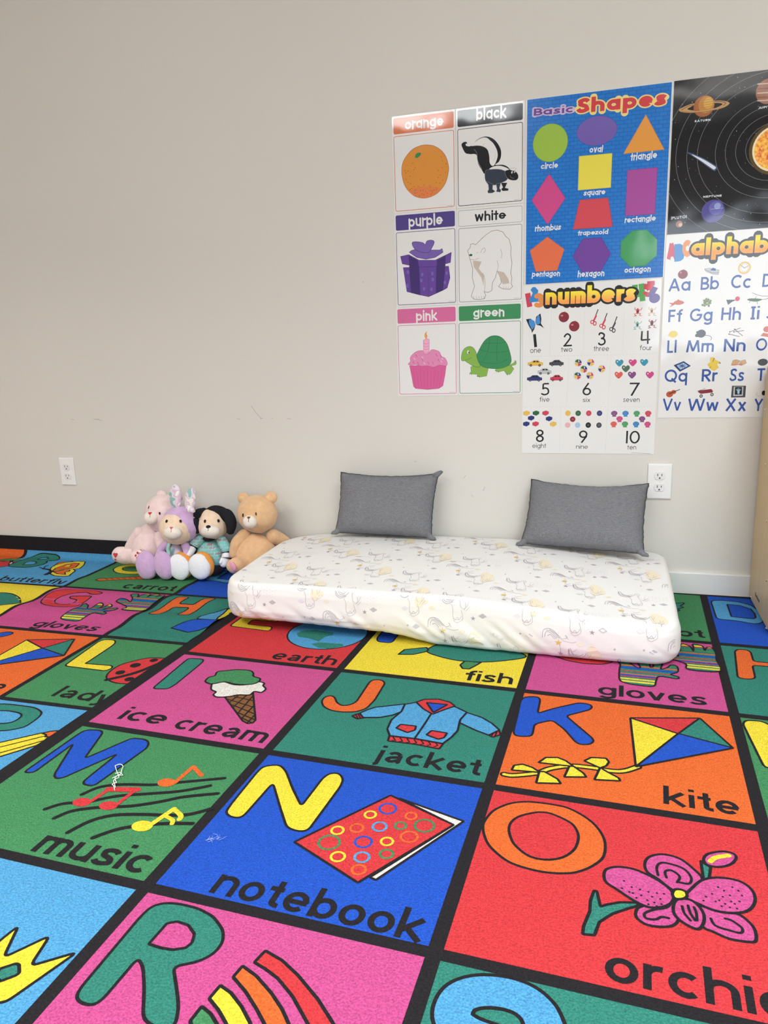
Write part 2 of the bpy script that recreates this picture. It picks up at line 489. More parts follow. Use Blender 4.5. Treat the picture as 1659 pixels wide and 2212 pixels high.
    if ch == '7': L(0, CAP - h, .45, CAP - h); L(.44 - h, CAP - h, .1, 0); return S, .45
    if ch == '8': A(.2, CAP * .76 - h * .2, .17 - h * .6, CAP * .24 - h * .8, 0, 360); A(.2, CAP * .27, .2 - h, CAP * .27 - h, 0, 360); return S, .4
    if ch == '9': A(.22, CAP - .22, .22 - h, .22 - h, 0, 360); L(.40, CAP - .32, .14, 0); return S, .44
    raise ValueError(ch)

def lay_text(txt, w, style, slant=0.0):
    """all strokes of a word on a baseline at 0: (strokes, ink width)"""
    gap = {'arial': .062, 'futura': .085, 'card': .075, 'chunk': .075, 'space': .14}[style]
    if style == 'futura' and w > .17:
        gap = .05
    x = 0.0
    out = []
    end = 0.0
    for ch in txt:
        s, adv = glyph(ch, w, style)
        k = 1.35 if style == 'space' and ch not in '()' else (1.12 if style == 'chunk' else 1.0)
        out += [[(x + px * k + slant * py, py) for px, py in st] for st in s]
        end = x + adv * k
        x = end + gap
    return out, end

def ribbon(pts, w, closed=False, rounded=False):
    """flat polygons that cover a line of width w"""
    P = [Vector((p[0], p[1])) for p in pts]
    Q = [P[0]]
    for p in P[1:]:
        if (p - Q[-1]).length > 1e-7:
            Q.append(p)
    if closed and len(Q) > 2 and (Q[0] - Q[-1]).length < 1e-7:
        Q.pop()
    n = len(Q)
    if n < 2:
        return []
    h = w / 2
    polys = []
    nseg = n if closed else n - 1
    D = [(Q[(i + 1) % n] - Q[i]).normalized() for i in range(nseg)]
    nor = lambda d: Vector((-d.y, d.x))
    def side(i, d):          # offset vector at vertex i belonging to segment direction d
        if closed or 0 < i < n - 1:
            a, b = D[(i - 1) % nseg], D[i % nseg]
            if a.dot(b) > 0.80:
                m = (nor(a) + nor(b)).normalized()
                return m * (h / max(m.dot(nor(a)), 0.5))
        return nor(d) * h
    for i in range(nseg):
        j = (i + 1) % n
        a, b = side(i, D[i]), side(j, D[i])
        polys.append([Q[i] + a, Q[i] - a, Q[j] - b, Q[j] + b])
    disc = lambda c: [c + Vector((h * math.cos(k * PI / 5), h * math.sin(k * PI / 5))) for k in range(10)]
    for i in range(n):
        if closed or 0 < i < n - 1:
            if D[(i - 1) % nseg].dot(D[i % nseg]) <= 0.80:
                polys.append(disc(Q[i]))
        elif rounded:
            polys.append(disc(Q[i]))
    return polys

def rounded_rect(x0, y0, x1, y1, r, n=4):
    r = min(r, (x1 - x0) / 2, (y1 - y0) / 2)
    P = []
    for cx, cy, a in ((x1 - r, y0 + r, -90), (x1 - r, y1 - r, 0), (x0 + r, y1 - r, 90), (x0 + r, y0 + r, 180)):
        P += arc(cx, cy, r, r, a, a + 90, n)
    return P

def union(polys):
    """the polygons of one shape merged into triangles that do not overlap, wound to face up from a surface whose y runs down"""
    vs = []; fs = []
    for q in polys:
        b = len(vs)
        q = [Vector((p[0], p[1])) for p in q]
        if sum(q[i - 1].x * q[i].y - q[i].x * q[i - 1].y for i in range(len(q))) < 0:
            q.reverse()
        vs += q
        fs.append(list(range(b, b + len(q))))
    if len(polys) == 1 and len(vs) == 4:
        return [vs[::-1]]
    r = delaunay_2d_cdt(vs, [], fs, 0, 1e-6)
    info = []
    for f in fs:
        q = [vs[i] for i in f]
        xs = [p.x for p in q]; ys = [p.y for p in q]
        info.append((min(xs), min(ys), max(xs), max(ys), q))
    def inside(x, y):
        for x0, y0, x1, y1, q in info:
            if x0 <= x <= x1 and y0 <= y <= y1:
                odd = False
                for i in range(len(q)):
                    u, v = q[i - 1], q[i]
                    if (u.y > y) != (v.y > y) and x < u.x + (y - u.y) / (v.y - u.y) * (v.x - u.x):
                        odd = not odd
                if odd:
                    return True
        return False
    out = []
    for f in r[2]:
        q = [r[0][i] for i in f]
        area = sum(q[i - 1].x * q[i].y - q[i].x * q[i - 1].y for i in range(len(q)))
        if abs(area) < 1e-11 or not inside(sum(p.x for p in q) / len(q), sum(p.y for p in q) / len(q)):
            continue
        out.append(q if area < 0 else q[::-1])
    return out

class Canvas:
    """flat coloured shapes on a surface; later shapes lie a hair above the ones they overlap"""
    def __init__(self, matfn):
        self.items = []
        self.boxes = []
        self.matfn = matfn
    def add(self, polys, colour, minlayer=0):
        if not polys:
            return 0
        xs = [p[0] for q in polys for p in q]; ys = [p[1] for q in polys for p in q]
        b = (min(xs), min(ys), max(xs), max(ys))
        lay = minlayer
        for c, l in self.boxes:
            if l >= lay and c[0] < b[2] and c[2] > b[0] and c[1] < b[3] and c[3] > b[1]:
                lay = l + 1
        self.boxes.append((b, lay))
        self.items.append((polys, colour, lay))
        return lay
    def fill(self, pts, colour, line=0, lcol='black', smooth=False):
        P = curve(pts, 5, True) if smooth else pts
        self.add([P], colour)
        if line:
            self.add(ribbon(P, line, True), lcol)
    def stroke(self, pts, colour, w, smooth=True, closed=False, rounded=True, out=0, lcol='black'):
        P = curve(pts, 6, closed) if smooth else pts
        if out:
            self.add(ribbon(P, w + 2 * out, closed, rounded), lcol)
        self.add(ribbon(P, w, closed, rounded), colour)
    def ellipse(self, c, rx, ry, colour, line=0, lcol='black', ring=0, n=None):
        n = n or (40 if rx > .02 else (20 if rx > .004 else 9))
        P = arc(c[0], c[1], rx, ry, 0, 360, n)[:-1]
        if ring:
            self.add(ribbon(P, ring, True), colour)
        else:
            self.add([P], colour)
            if line:
                self.add(ribbon(P, line, True), lcol)
    def text(self, txt, a, b, height, kind, colour, style, wt, out=None, ocol=None, slant=0.0, sub=None):
        """letters from a to b along the baseline; y grows downwards on the surface"""
        st, _ = lay_text(txt, wt, style, slant)
        _, wid = lay_text(sub or txt, wt, style)
        A2, B2 = Vector(a), Vector(b)
        ex = (B2 - A2) / wid
        u = (B2 - A2).normalized()
        up = Vector((u.y, -u.x))
        ey = up * (height / {'x': XH, 'xr': XH, 'asc': ASC, 'ascr': ASC, 'cap': CAP}[kind])
        mp = lambda p: A2 + ex * p[0] + ey * p[1]
        rd = style in ('card',)
        if out:
            k = out / ((ex.length + ey.length) / 2)
            polys = [[mp(p) for p in q] for s in st for q in ribbon(s, wt + 2 * k, False, True)]
            self.add(polys, ocol)
        polys = [[mp(p) for p in q] for s in st for q in ribbon(s, wt, len(s) > 3 and (abs(s[0][0] - s[-1][0]) + abs(s[0][1] - s[-1][1])) < 1e-6, rd)]
        self.add(polys, colour)
    def mesh(self, place, dz, name):
        """place(x, y, height) -> point"""
        V = []; F = []; MI = []; cols = []
        for polys, colour, lay in self.items:
            if colour not in cols:
                cols.append(colour)
            k = cols.index(colour)
            for q in union(polys):
                b = len(V)
                V += [tuple(place(p[0], p[1], lay * dz)) for p in q]
                F.append(tuple(range(b, b + len(q)))); MI.append(k)
        me = bpy.data.meshes.new(name)
        me.from_pydata(V, [], F)
        me.polygons.foreach_set('material_index', MI)
        me.update()
        return me, [self.matfn(c) for c in cols]

# ------------------------------------------------------------------ drawings on the rugs (metres inside one square) and on the posters (metres from the top left corner)
MOTIFS = {
 'A': [
  ('f','green',[(.3971,.1475),(.4288,.1037),(.4775,.075),(.5198,.0666),(.5501,.0404),(.5391,.0817),(.519,.1132),(.4508,.1306)],.0035,False),
  ('f','red',[(.4052,.1705),(.4341,.1376),(.4798,.1432),(.5268,.1276),(.5419,.143),(.5377,.1919),(.5082,.2275),(.4655,.2421)],.0035,False),
  ('f','white',[(.5178,.1864),(.4942,.1379),(.5145,.1485),(.5226,.1687)],.0035,False),
 ],
 'B': [
  ('f','teal',[(.1004,.2052),(.0919,.1715),(.1024,.0509),(.1343,.0258),(.1632,.0224),(.2267,.0261),(.2493,.0386),(.2597,.065),(.2521,.0849),(.2173,.0919),(.2382,.118),(.2413,.159),(.2231,.1919),(.1952,.2115),(.1372,.2152)],.0035,False),
  ('f','sky',[(.1593,.0826),(.1621,.0513),(.1845,.046),(.1981,.0528),(.1976,.0749)],.0035,False),
  ('f','sky',[(.1556,.1764),(.1436,.1394),(.1498,.1139),(.1784,.1179),(.1972,.1359),(.2002,.1614)],.0035,False),
  ('f','orange',[(.305,.1636),(.2899,.1076),(.3126,.0789),(.3425,.0729),(.3295,.1234)],.0035,False),
  ('f','yellow',[(.3308,.2212),(.3103,.1856),(.3033,.1464),(.3186,.1078),(.3628,.0688),(.4014,.0707),(.4295,.1208),(.4453,.1751),(.4249,.1906),(.3922,.203),(.3588,.2433)],.0035,False),
  ('f','orange',[(.3519,.2337),(.3394,.1969),(.343,.1325),(.3674,.1015),(.3956,.1041),(.417,.1639),(.4004,.19),(.3655,.2141)],.0035,False),
  ('f','yellow',[(.3587,.17),(.3563,.1415),(.3721,.1289),(.3861,.1644)],.002,False),
  ('f','yellow',[(.3598,.2542),(.3922,.203),(.4234,.1909),(.4507,.2133),(.4621,.2548),(.4775,.2965),(.4536,.3099),(.4164,.3093),(.3788,.2829)],.0035,False),
  ('f','orange',[(.3653,.2475),(.3905,.2201),(.4201,.2085),(.432,.2282),(.4227,.2466),(.4487,.2791),(.4098,.2765)],.0035,False),
  ('s','black',[(.3678,.2981),(.3607,.2649),(.3544,.2443)],.014,True,0),
  ('s','black',[(.3529,.2446),(.3263,.2222),(.2882,.213)],.008,True,0),
  ('s','black',[(.2934,.2176),(.2754,.1812),(.276,.1602)],.003,True,0),
  ('s','black',[(.2912,.2147),(.2552,.1946)],.003,True,0),
  ('w','butterfly',(.2187,.4094),(.5294,.4039),.0752,'asc','butterfly'),
 ],
 'C': [
  ('s','yellow',[(.1689,.0739),(.1212,.0867),(.097,.1152),(.0995,.1487),(.1305,.1802),(.175,.1904),(.2306,.1789)],.03,True,.0035),
  ('f','orange',[(.1094,.3286),(.1117,.3087),(.1931,.2634),(.2696,.2303),(.32,.2198),(.3333,.234),(.3139,.2619),(.2207,.2941),(.1347,.3371)],.0035,False),
  ('s','black',[(.1373,.3005),(.1583,.3128)],.0025,False,0),
  ('s','black',[(.159,.2917),(.1795,.3034)],.0025,False,0),
  ('s','black',[(.1807,.2829),(.2007,.2941)],.0025,False,0),
  ('s','black',[(.2024,.2742),(.222,.2848)],.0025,False,0),
  ('s','black',[(.2241,.2654),(.2432,.2754)],.0025,False,0),
  ('s','black',[(.2459,.2566),(.2645,.266)],.0025,False,0),
  ('s','black',[(.2676,.2478),(.2858,.2566)],.0025,False,0),
  ('s','black',[(.2894,.239),(.3072,.2472)],.0025,False,0),
  ('s','black',[(.3112,.2302),(.3285,.2378)],.0025,False,0),
  ('f','teal',[(.3598,.1591),(.3814,.1218),(.4075,.1268),(.4047,.1086),(.4144,.1109),(.4526,.0955),(.4513,.1088),(.4393,.1309),(.4496,.1412),(.4295,.1617),(.4367,.1724),(.4261,.1872),(.4036,.2048),(.378,.2059),(.3608,.1903)],.0035,False),
  ('w','carrot',(.2752,.3979),(.5014,.3937),.0594,'xr','carrot'),
 ],
 'D': [
  ('f','sky',[(.0187,.0677),(.025,.053),(.0499,.0459),(.0996,.0477),(.1359,.0718),(.1528,.1182),(.1587,.1829),(.149,.2255),(.1322,.2419),(.1139,.2424),(.0877,.2316),(.0605,.2266),(.0324,.2275),(.021,.2185)],.0035,False),
  ('f','blue',[(.0652,.0818),(.082,.0811),(.105,.0854),(.1309,.1109),(.1368,.1524),(.1348,.1886),(.1269,.1992),(.1154,.2019),(.0916,.1988),(.0657,.1961)],.0035,False),
 ],
 'E': [
  ('L','yellow','E'),
  ('e','sky',(.3564,.1897),(.1231,.1231),.0035,0),
  ('f','teal',[(.2632,.2149),(.2722,.1902),(.3108,.1752),(.3721,.1828),(.3782,.1979),(.3604,.2186),(.355,.2573),(.3391,.2507),(.3129,.241),(.2806,.2381)],0,False),
  ('f','teal',[(.3417,.2814),(.3578,.264),(.4327,.259),(.4401,.2725),(.4074,.3008),(.3737,.3011)],0,False),
  ('w','earth',(.2823,.4072),(.4853,.4043),.068,'ascr','earth'),
 ],
 'F': [
  ('L','blue','F'),
  ('f','teal',[(.1966,.2468),(.2435,.2771),(.3038,.2909),(.3718,.2818),(.4357,.2521),(.4735,.2219),(.4549,.1947),(.4103,.1506),(.3417,.1225),(.2688,.1338),(.2203,.1847)],.0035,True),
  ('f','teal',[(.1253,.2911),(.1329,.254),(.1904,.2237),(.2003,.2422),(.1941,.2559),(.1667,.2808)],.0035,False),
  ('f','green',[(.3098,.3176),(.3167,.2899),(.3614,.2878),(.3503,.3129),(.3391,.3365),(.3214,.3388)],.0035,False),
  ('w','fish',(.3404,.4055),(.4675,.4009),.0538,'asc','fish'),
 ],
 'G': [
  ('f','red',[(.0448,.1809),(.0261,.1527),(.0156,.1096),(.0247,.0741),(.0467,.05),(.0892,.0355),(.133,.0312),(.1765,.0354),(.2189,.0548),(.2243,.0695),(.2139,.0782),(.1899,.083),(.1621,.0661),(.1337,.0735),(.1017,.0924),(.0811,.1212),(.0807,.1497),(.1027,.177),(.133,.1904),(.1588,.1851),(.1717,.163),(.1679,.1337),(.1276,.1257),(.1182,.1097),(.2031,.0967),(.2057,.1084),(.2078,.1713),(.2152,.2004),(.1872,.2213),(.1413,.2269),(.0948,.2175),(.0655,.2003)],.0035,False),
  ('w','gloves',(.1851,.4016),(.4354,.3987),.0467,'x','gloves'),
  ('g',[(.2348,.3058),(.2331,.2417),(.2337,.2083),(.2182,.1721),(.2229,.1608),(.2484,.1798),(.2739,.2184),(.2851,.2161),(.2719,.1715),(.2716,.1439),(.2918,.1537),(.3076,.1847),(.3104,.2109),(.3181,.1993),(.3144,.1577),(.3237,.1506),(.3406,.1745),(.3362,.2155),(.3524,.2022),(.3636,.1816),(.3774,.1905),(.3769,.2235),(.3593,.2433),(.3766,.2525),(.3725,.266),(.3316,.2618),(.3226,.2921),(.3157,.3245),(.2802,.3274),(.2513,.3226)]),
  ('g',[(.3278,.1255),(.3312,.1018),(.3568,.1055),(.3836,.1211),(.3746,.093),(.3476,.0625),(.3575,.0422),(.3726,.052),(.3897,.0811),(.3905,.052),(.3985,.0284),(.4177,.0429),(.4244,.0741),(.4266,.0466),(.4279,.0225),(.4507,.0327),(.4542,.0645),(.4615,.0396),(.4747,.0388),(.4813,.0768),(.4789,.1241),(.4833,.1901),(.442,.2035),(.401,.1988),(.399,.1659),(.3576,.1403)]),
 ],
 'H': [
  ('f','orange',[(.0314,.2164),(.0441,.0449),(.0539,.0287),(.0745,.0278),(.0846,.0388),(.0831,.1057),(.1417,.1038),(.1466,.0239),(.1561,.0133),(.1773,.0154),(.1849,.0321),(.1693,.1921),(.1572,.2023),(.1302,.2023),(.1369,.1282),(.0765,.1327),(.0729,.2125),(.0609,.2227),(.04,.2242)],.0035,False),
  ('f','yellow',[(.2898,.2227),(.2802,.1876),(.2779,.1206),(.2948,.0972),(.3177,.1221),(.3243,.1783),(.3193,.2164)],.0035,False),
  ('f','sky',[(.2258,.2364),(.2202,.2004),(.2286,.17),(.2483,.1465),(.2766,.111),(.2802,.1876),(.2933,.2329)],.0035,False),
  ('f','blue',[(.1773,.3184),(.1974,.2787),(.2171,.2519),(.2481,.2389),(.3026,.2309),(.3235,.2246),(.3024,.2826),(.2777,.3182),(.2489,.3389),(.2122,.3281)],.0035,False),
 ],
 'I': [
  ('f','teal',[(.0543,.2224),(.0401,.0479),(.041,.0322),(.0831,.0276),(.0925,.0394),(.0947,.0655),(.1003,.1883),(.0968,.2174),(.0644,.2258)],.0035,False),
  ('f','brown',[(.2623,.2173),(.2902,.1987),(.3255,.1828),(.399,.3082),(.3989,.3222),(.3889,.3281),(.3711,.3197)],.0035,False),
  ('s','black',[(.2791,.2298),(.3664,.2525)],.003,False,0),
  ('s','black',[(.2888,.2133),(.3495,.2208)],.003,False,0),
  ('s','black',[(.3074,.2545),(.3845,.2826)],.003,False,0),
  ('s','black',[(.3389,.286),(.3982,.3084)],.003,False,0),
  ('s','black',[(.3592,.3062),(.3943,.3218)],.003,False,0),
  ('s','black',[(.2925,.2448),(.2948,.207)],.003,False,0),
  ('s','black',[(.314,.2662),(.3156,.2016)],.003,False,0),
  ('s','black',[(.341,.2897),(.3331,.197)],.003,False,0),
  ('s','black',[(.3632,.3135),(.3601,.2407)],.003,False,0),
  ('s','black',[(.3866,.3238),(.3845,.2826)],.003,False,0),
  ('f','white',[(.2033,.182),(.1958,.1587),(.2205,.1452),(.2552,.1536),(.2853,.1459),(.3075,.1229),(.3272,.125),(.3315,.139),(.3469,.1549),(.3444,.175),(.3253,.1751),(.3217,.1952),(.2925,.2028),(.2763,.2165),(.2485,.2266),(.2317,.2186),(.2295,.2028),(.2123,.1945)],.0035,True),
  ('f','green',[(.1671,.1506),(.1658,.13),(.1758,.1168),(.1703,.0944),(.193,.0799),(.2174,.0682),(.2516,.065),(.2696,.0768),(.2805,.0954),(.3054,.1048),(.3065,.1303),(.2853,.1459),(.2527,.1492),(.2205,.1452),(.1963,.1637),(.1767,.1605)],.0035,True),
  ('w','ice',(.0673,.3884),(.1899,.3866),.0374,'x','ice'),
  ('w','cream',(.2381,.3924),(.4875,.3989),.0363,'xr','cream'),
 ],
 'J': [
  ('f','orange',[(.0262,.1826),(.0227,.1605),(.0325,.1458),(.0475,.1494),(.0645,.1771),(.0837,.19),(.1014,.1792),(.1099,.1608),(.1049,.0469),(.1113,.032),(.1335,.0293),(.1463,.0443),(.151,.1409),(.1455,.1871),(.1278,.209),(.0972,.2188),(.0666,.2182),(.0416,.2055)],.0035,False),
  ('f','red',[(.1253,.2309),(.1384,.2148),(.1556,.2329),(.1419,.2415)],.0035,False),
  ('f','red',[(.4702,.2078),(.4771,.2265),(.4622,.2417),(.4508,.2343)],.0035,False),
  ('s','black',[(.1302,.2212),(.143,.2387)],.003,True,0),
  ('s','black',[(.1351,.2173),(.1487,.2372)],.003,True,0),
  ('s','black',[(.4606,.2219),(.4582,.2398)],.003,True,0),
  ('s','black',[(.4669,.2149),(.4663,.2376)],.003,True,0),
  ('f','sky',[(.1384,.2148),(.1489,.1966),(.1638,.1779),(.1965,.1605),(.2294,.143),(.2326,.1815),(.2182,.2022),(.1914,.2218),(.1531,.2319)],.0035,False),
  ('f','sky',[(.3834,.1461),(.4222,.1609),(.4496,.182),(.4713,.2075),(.4518,.2356),(.4187,.2215),(.3767,.1973),(.3761,.1771)],.0035,False),
  ('f','red',[(.2389,.2947),(.2974,.2918),(.363,.2977),(.3599,.3199),(.304,.315),(.2421,.317)],.0035,False),
  ('s','black',[(.2488,.2988),(.2582,.3112),(.251,.3131)],.0025,False,0),
  ('s','black',[(.2651,.2982),(.2743,.3106),(.2673,.3132)],.0025,False,0),
  ('s','black',[(.2812,.2976),(.2903,.3099),(.2836,.3132)],.0025,False,0),
  ('s','black',[(.2973,.297),(.3062,.3093),(.2997,.3132)],.0025,False,0),
  ('s','black',[(.3133,.2964),(.322,.3087),(.3157,.3133)],.0025,False,0),
  ('s','black',[(.3292,.2958),(.3377,.308),(.3316,.3133)],.0025,False,0),
  ('s','black',[(.345,.2952),(.3534,.3074),(.3474,.3133)],.0025,False,0),
  ('f','sky',[(.2301,.1455),(.2546,.1275),(.306,.1707),(.3482,.1252),(.3834,.1461),(.376,.1854),(.3813,.2354),(.3748,.2651),(.3626,.2978),(.2978,.2932),(.24,.2959),(.2254,.2692),(.2217,.2262),(.2326,.1815)],.0035,False),
  ('f','red',[(.2539,.1277),(.2685,.1085),(.3021,.0988),(.3335,.1069),(.349,.1232),(.3273,.1497),(.3074,.1762),(.2795,.1563)],.0035,False),
  ('f','blue',[(.279,.1238),(.3306,.121),(.3073,.1678)],.0035,False),
  ('s','black',[(.3038,.178),(.3015,.2292),(.2974,.2918)],.004,True,0),
  ('f','red',[(.2489,.2416),(.2853,.2399),(.2877,.258),(.2744,.2731),(.2439,.2603)],.0035,False),
  ('f','red',[(.3249,.2504),(.361,.2522),(.3595,.2729),(.3488,.2832),(.318,.2713)],.0035,False),
  ('w','jacket',(.2318,.3999),(.462,.3978),.0449,'xr','jacket'),
 ],
 'K': [
  ('f','blue',[(.0123,.0357),(.0292,.0258),(.0473,.0239),(.0538,.0385),(.0542,.065),(.0554,.1075),(.0903,.0729),(.1451,.029),(.1685,.0308),(.176,.0418),(.1719,.0583),(.12,.1029),(.1845,.1905),(.1874,.2042),(.1791,.2186),(.1619,.2232),(.151,.2176),(.1217,.166),(.0925,.1321),(.0748,.1432),(.055,.1604),(.0563,.2063),(.0522,.2171),(.0327,.2223),(.0197,.2213),(.0137,.2063),(.0114,.1274),(.0081,.0549)],.0035,False),
  ('s','yellow',[(.0215,.3795),(.0384,.3792),(.0668,.3671),(.0886,.3549),(.1097,.3334),(.148,.3134),(.1874,.3091),(.2267,.3109),(.2523,.3039),(.278,.2812)],.008,True,.0035),
  ('f','yellow',[(.0338,.3605),(.0361,.342),(.052,.3331),(.0734,.3402),(.0903,.3545),(.0538,.3582)],.0035,False),
  ('f','yellow',[(.0883,.3519),(.0874,.3936),(.1342,.3831),(.1264,.3691),(.098,.3492)],.0035,False),
  ('f','yellow',[(.0826,.3183),(.0953,.295),(.1187,.2886),(.1365,.2971),(.153,.314),(.1314,.316),(.1113,.317)],.0035,False),
  ('f','yellow',[(.1448,.3162),(.1384,.3579),(.1805,.347),(.1742,.3346),(.153,.314)],.0035,False),
  ('f','yellow',[(.1729,.2872),(.1854,.2706),(.2153,.2658),(.2217,.2785),(.217,.2946),(.2054,.3061)],.0035,False),
  ('f','yellow',[(.2053,.3042),(.1962,.3518),(.245,.3432),(.2417,.3333),(.2171,.3154)],.0035,False),
  ('f','yellow',[(.262,.076),(.3625,.123),(.2741,.2823)],.0035,False),
  ('f','red',[(.262,.076),(.4122,.038),(.3625,.123)],.0035,False),
  ('f','teal',[(.4122,.038),(.4688,.1567),(.3625,.123)],.0035,False),
  ('f','blue',[(.3625,.123),(.4688,.1567),(.2741,.2835)],.0035,False),
  ('w','kite',(.3231,.3975),(.4544,.4007),.0646,'asc','kite'),
 ],
 'L': [
  ('f','yellow',[(.0136,.2136),(-.004,.0391),(.0048,.0204),(.0382,.0172),(.0536,.0332),(.0597,.0571),(.0646,.1802),(.0628,.1917),(.1514,.1867),(.1625,.2027),(.154,.2227),(.0234,.2191)],.0035,False),
  ('f','red',[(.2125,.2615),(.1965,.2266),(.1969,.1808),(.2177,.1467),(.2487,.1182),(.29,.1093),(.3218,.112),(.3551,.1402),(.3701,.1826),(.3587,.2397),(.3268,.27),(.2837,.2828),(.2458,.2808)],.0035,True),
  ('s','black',[(.2214,.2725),(.2624,.2286),(.2847,.1902),(.3091,.1268)],.012,True,0),
  ('e','black',(.2289,.2228),(.0134,.0134),0,0),
  ('e','black',(.2421,.1708),(.0151,.0151),0,0),
  ('e','black',(.2745,.1283),(.0119,.0119),0,0),
  ('e','black',(.2803,.255),(.0131,.0131),0,0),
  ('w','ladybug',(.1344,.3892),(.3076,.3955),.0583,'asc','lady'),
 ],
 'M': [
  ('f','blue',[(.0261,.2094),(.0284,.0382),(.0347,.023),(.0668,.0161),(.0804,.0243),(.1159,.1292),(.163,.0271),(.1968,.0241),(.2133,.0347),(.2228,.0542),(.207,.2113),(.1827,.2119),(.1743,.2018),(.1744,.0923),(.1225,.2054),(.1087,.2092),(.0964,.1979),(.0476,.0829),(.0481,.2046)],.0035,False),
  ('s','black',[(.2038,.242),(.2225,.2101),(.2635,.1896),(.3245,.1741),(.3788,.1487),(.452,.115)],.0075,True,0),
  ('s','black',[(.1674,.3021),(.1897,.2775),(.2312,.2603),(.2766,.2277),(.3366,.2024),(.3905,.1787),(.4378,.1465)],.0075,True,0),
  ('s','black',[(.2059,.3205),(.2231,.2931),(.266,.2691),(.3237,.2486),(.3697,.2219),(.4082,.1941),(.4668,.1664)],.0075,True,0),
  ('s','black',[(.2617,.349),(.2794,.3094),(.3109,.2821),(.3624,.2651),(.4107,.2543),(.4495,.2408),(.4816,.213)],.0075,True,0),
  ('s','black',[(.3175,.3491),(.3451,.3166),(.3829,.2933),(.4256,.2762),(.4712,.2634)],.0075,True,0),
  ('e','orange',(.3453,.161),(.0194,.0146),0,0),
  ('s','orange',[(.3621,.1564),(.3662,.0949),(.4016,.1194)],.01,False,0),
  ('e','red',(.2222,.264),(.0195,.0137),0,0),
  ('e','red',(.2809,.2594),(.0193,.0135),0,0),
  ('s','red',[(.2376,.2585),(.2459,.2114)],.009,False,0),
  ('s','red',[(.245,.2129),(.3025,.1988)],.016,False,0),
  ('s','red',[(.2998,.1978),(.2948,.2539)],.009,False,0),
  ('e','yellow',(.3844,.2954),(.0205,.0154),0,0),
  ('s','yellow',[(.3981,.2865),(.4119,.234)],.011,False,0),
  ('s','yellow',[(.4112,.2342),(.4364,.2487),(.4409,.26)],.01,True,0),
  ('s','yellow',[(.4075,.2578),(.4289,.265),(.435,.2751)],.009,True,0),
  ('w','music',(.2492,.41),(.4911,.4063),.0427,'x','music'),
 ],
 'N': [
  ('f','yellow',[(.0249,.2164),(.022,.1886),(.0185,.0756),(.0208,.0552),(.0385,.0432),(.0545,.0406),(.0758,.0582),(.115,.1104),(.1562,.1589),(.1592,.0615),(.1659,.0406),(.1852,.0353),(.2014,.0533),(.2049,.0774),(.1992,.219),(.1914,.2281),(.1748,.23),(.1562,.2242),(.1179,.1726),(.0724,.1089),(.0679,.1102),(.0642,.2143),(.0573,.2249),(.04,.2254)],.0035,False),
  ('f','white',[(.3289,.0848),(.4642,.1211),(.3588,.3103),(.3471,.3069),(.4488,.1366)],.0035,False),
  ('f','red',[(.1885,.2595),(.3106,.0805),(.4488,.1366),(.3325,.3246)],.0035,False),
  ('e','blue',(.3186,.1227),(.0158,.0158),0,.0045),
  ('e','yellow',(.2926,.1491),(.0104,.0104),0,.0045),
  ('e','orange',(.367,.1326),(.0103,.0103),0,.0045),
  ('e','green',(.3564,.1652),(.0101,.0101),0,.0045),
  ('e','green',(.3985,.1534),(.0177,.0177),0,.0045),
  ('e','sky',(.3206,.178),(.0127,.0127),0,.0045),
  ('e','yellow',(.2504,.2087),(.011,.011),0,.0045),
  ('e','orange',(.2821,.193),(.0118,.0118),0,.0045),
  ('e','blue',(.3066,.2262),(.0148,.0148),0,.0045),
  ('e','yellow',(.3464,.2136),(.0106,.0106),0,.0045),
  ('e','orange',(.3806,.1909),(.0148,.0148),0,.0045),
  ('e','green',(.2486,.2439),(.0189,.0189),0,.0045),
  ('e','yellow',(.2776,.2748),(.012,.012),0,.0045),
  ('e','sky',(.3179,.2646),(.0127,.0127),0,.0045),
  ('e','green',(.3559,.2452),(.0112,.0112),0,.0045),
  ('e','orange',(.3233,.2953),(.0116,.0116),0,.0045),
  ('w','notebook',(.109,.4117),(.4673,.4163),.0423,'x','notebook'),
 ],
 'O': [
  ('f','orange',[(.0123,.1264),(.0141,.1006),(.0244,.0716),(.0473,.0459),(.0724,.0327),(.0988,.0277),(.1298,.0269),(.1565,.031),(.188,.0506),(.2081,.0736),(.2202,.0991),(.2244,.1244),(.2216,.1539),(.2073,.1782),(.1892,.1966),(.1672,.2093),(.1293,.2166),(.0895,.213),(.0639,.203),(.0374,.1806),(.0227,.1582)],.0035,True),
  ('f','red',[(.0582,.1206),(.0599,.0988),(.0722,.0785),(.0983,.06),(.1175,.0554),(.1352,.0594),(.1621,.0737),(.1739,.0916),(.1788,.1142),(.1739,.1465),(.1562,.1725),(.1297,.1856),(.1015,.1836),(.0761,.1631),(.0647,.143)],.0035,True),
  ('f','teal',[(.2,.334),(.2168,.3315),(.2224,.3033),(.2406,.2805),(.2613,.2643),(.2787,.2515),(.2752,.2463),(.2505,.2528),(.2313,.2636),(.2227,.2703),(.2158,.2375),(.2114,.2377),(.2072,.2616),(.2075,.285),(.2006,.317)],.0035,False),
  ('f','teal',[(.3773,.166),(.3766,.1178),(.3841,.126),(.391,.1301),(.3853,.1637)],.0035,False),
  ('f','pink',[(.2822,.2531),(.2752,.2629),(.2752,.2781),(.2887,.289),(.3089,.288),(.3258,.2807),(.3348,.2658),(.3379,.237),(.3281,.2241),(.3068,.2382)],.0035,True),
  ('f','pink',[(.3657,.229),(.3892,.2299),(.4192,.2289),(.434,.242),(.44,.2571),(.4383,.2772),(.4288,.2827),(.4034,.2841),(.3818,.2764),(.3678,.2685)],.0035,True),
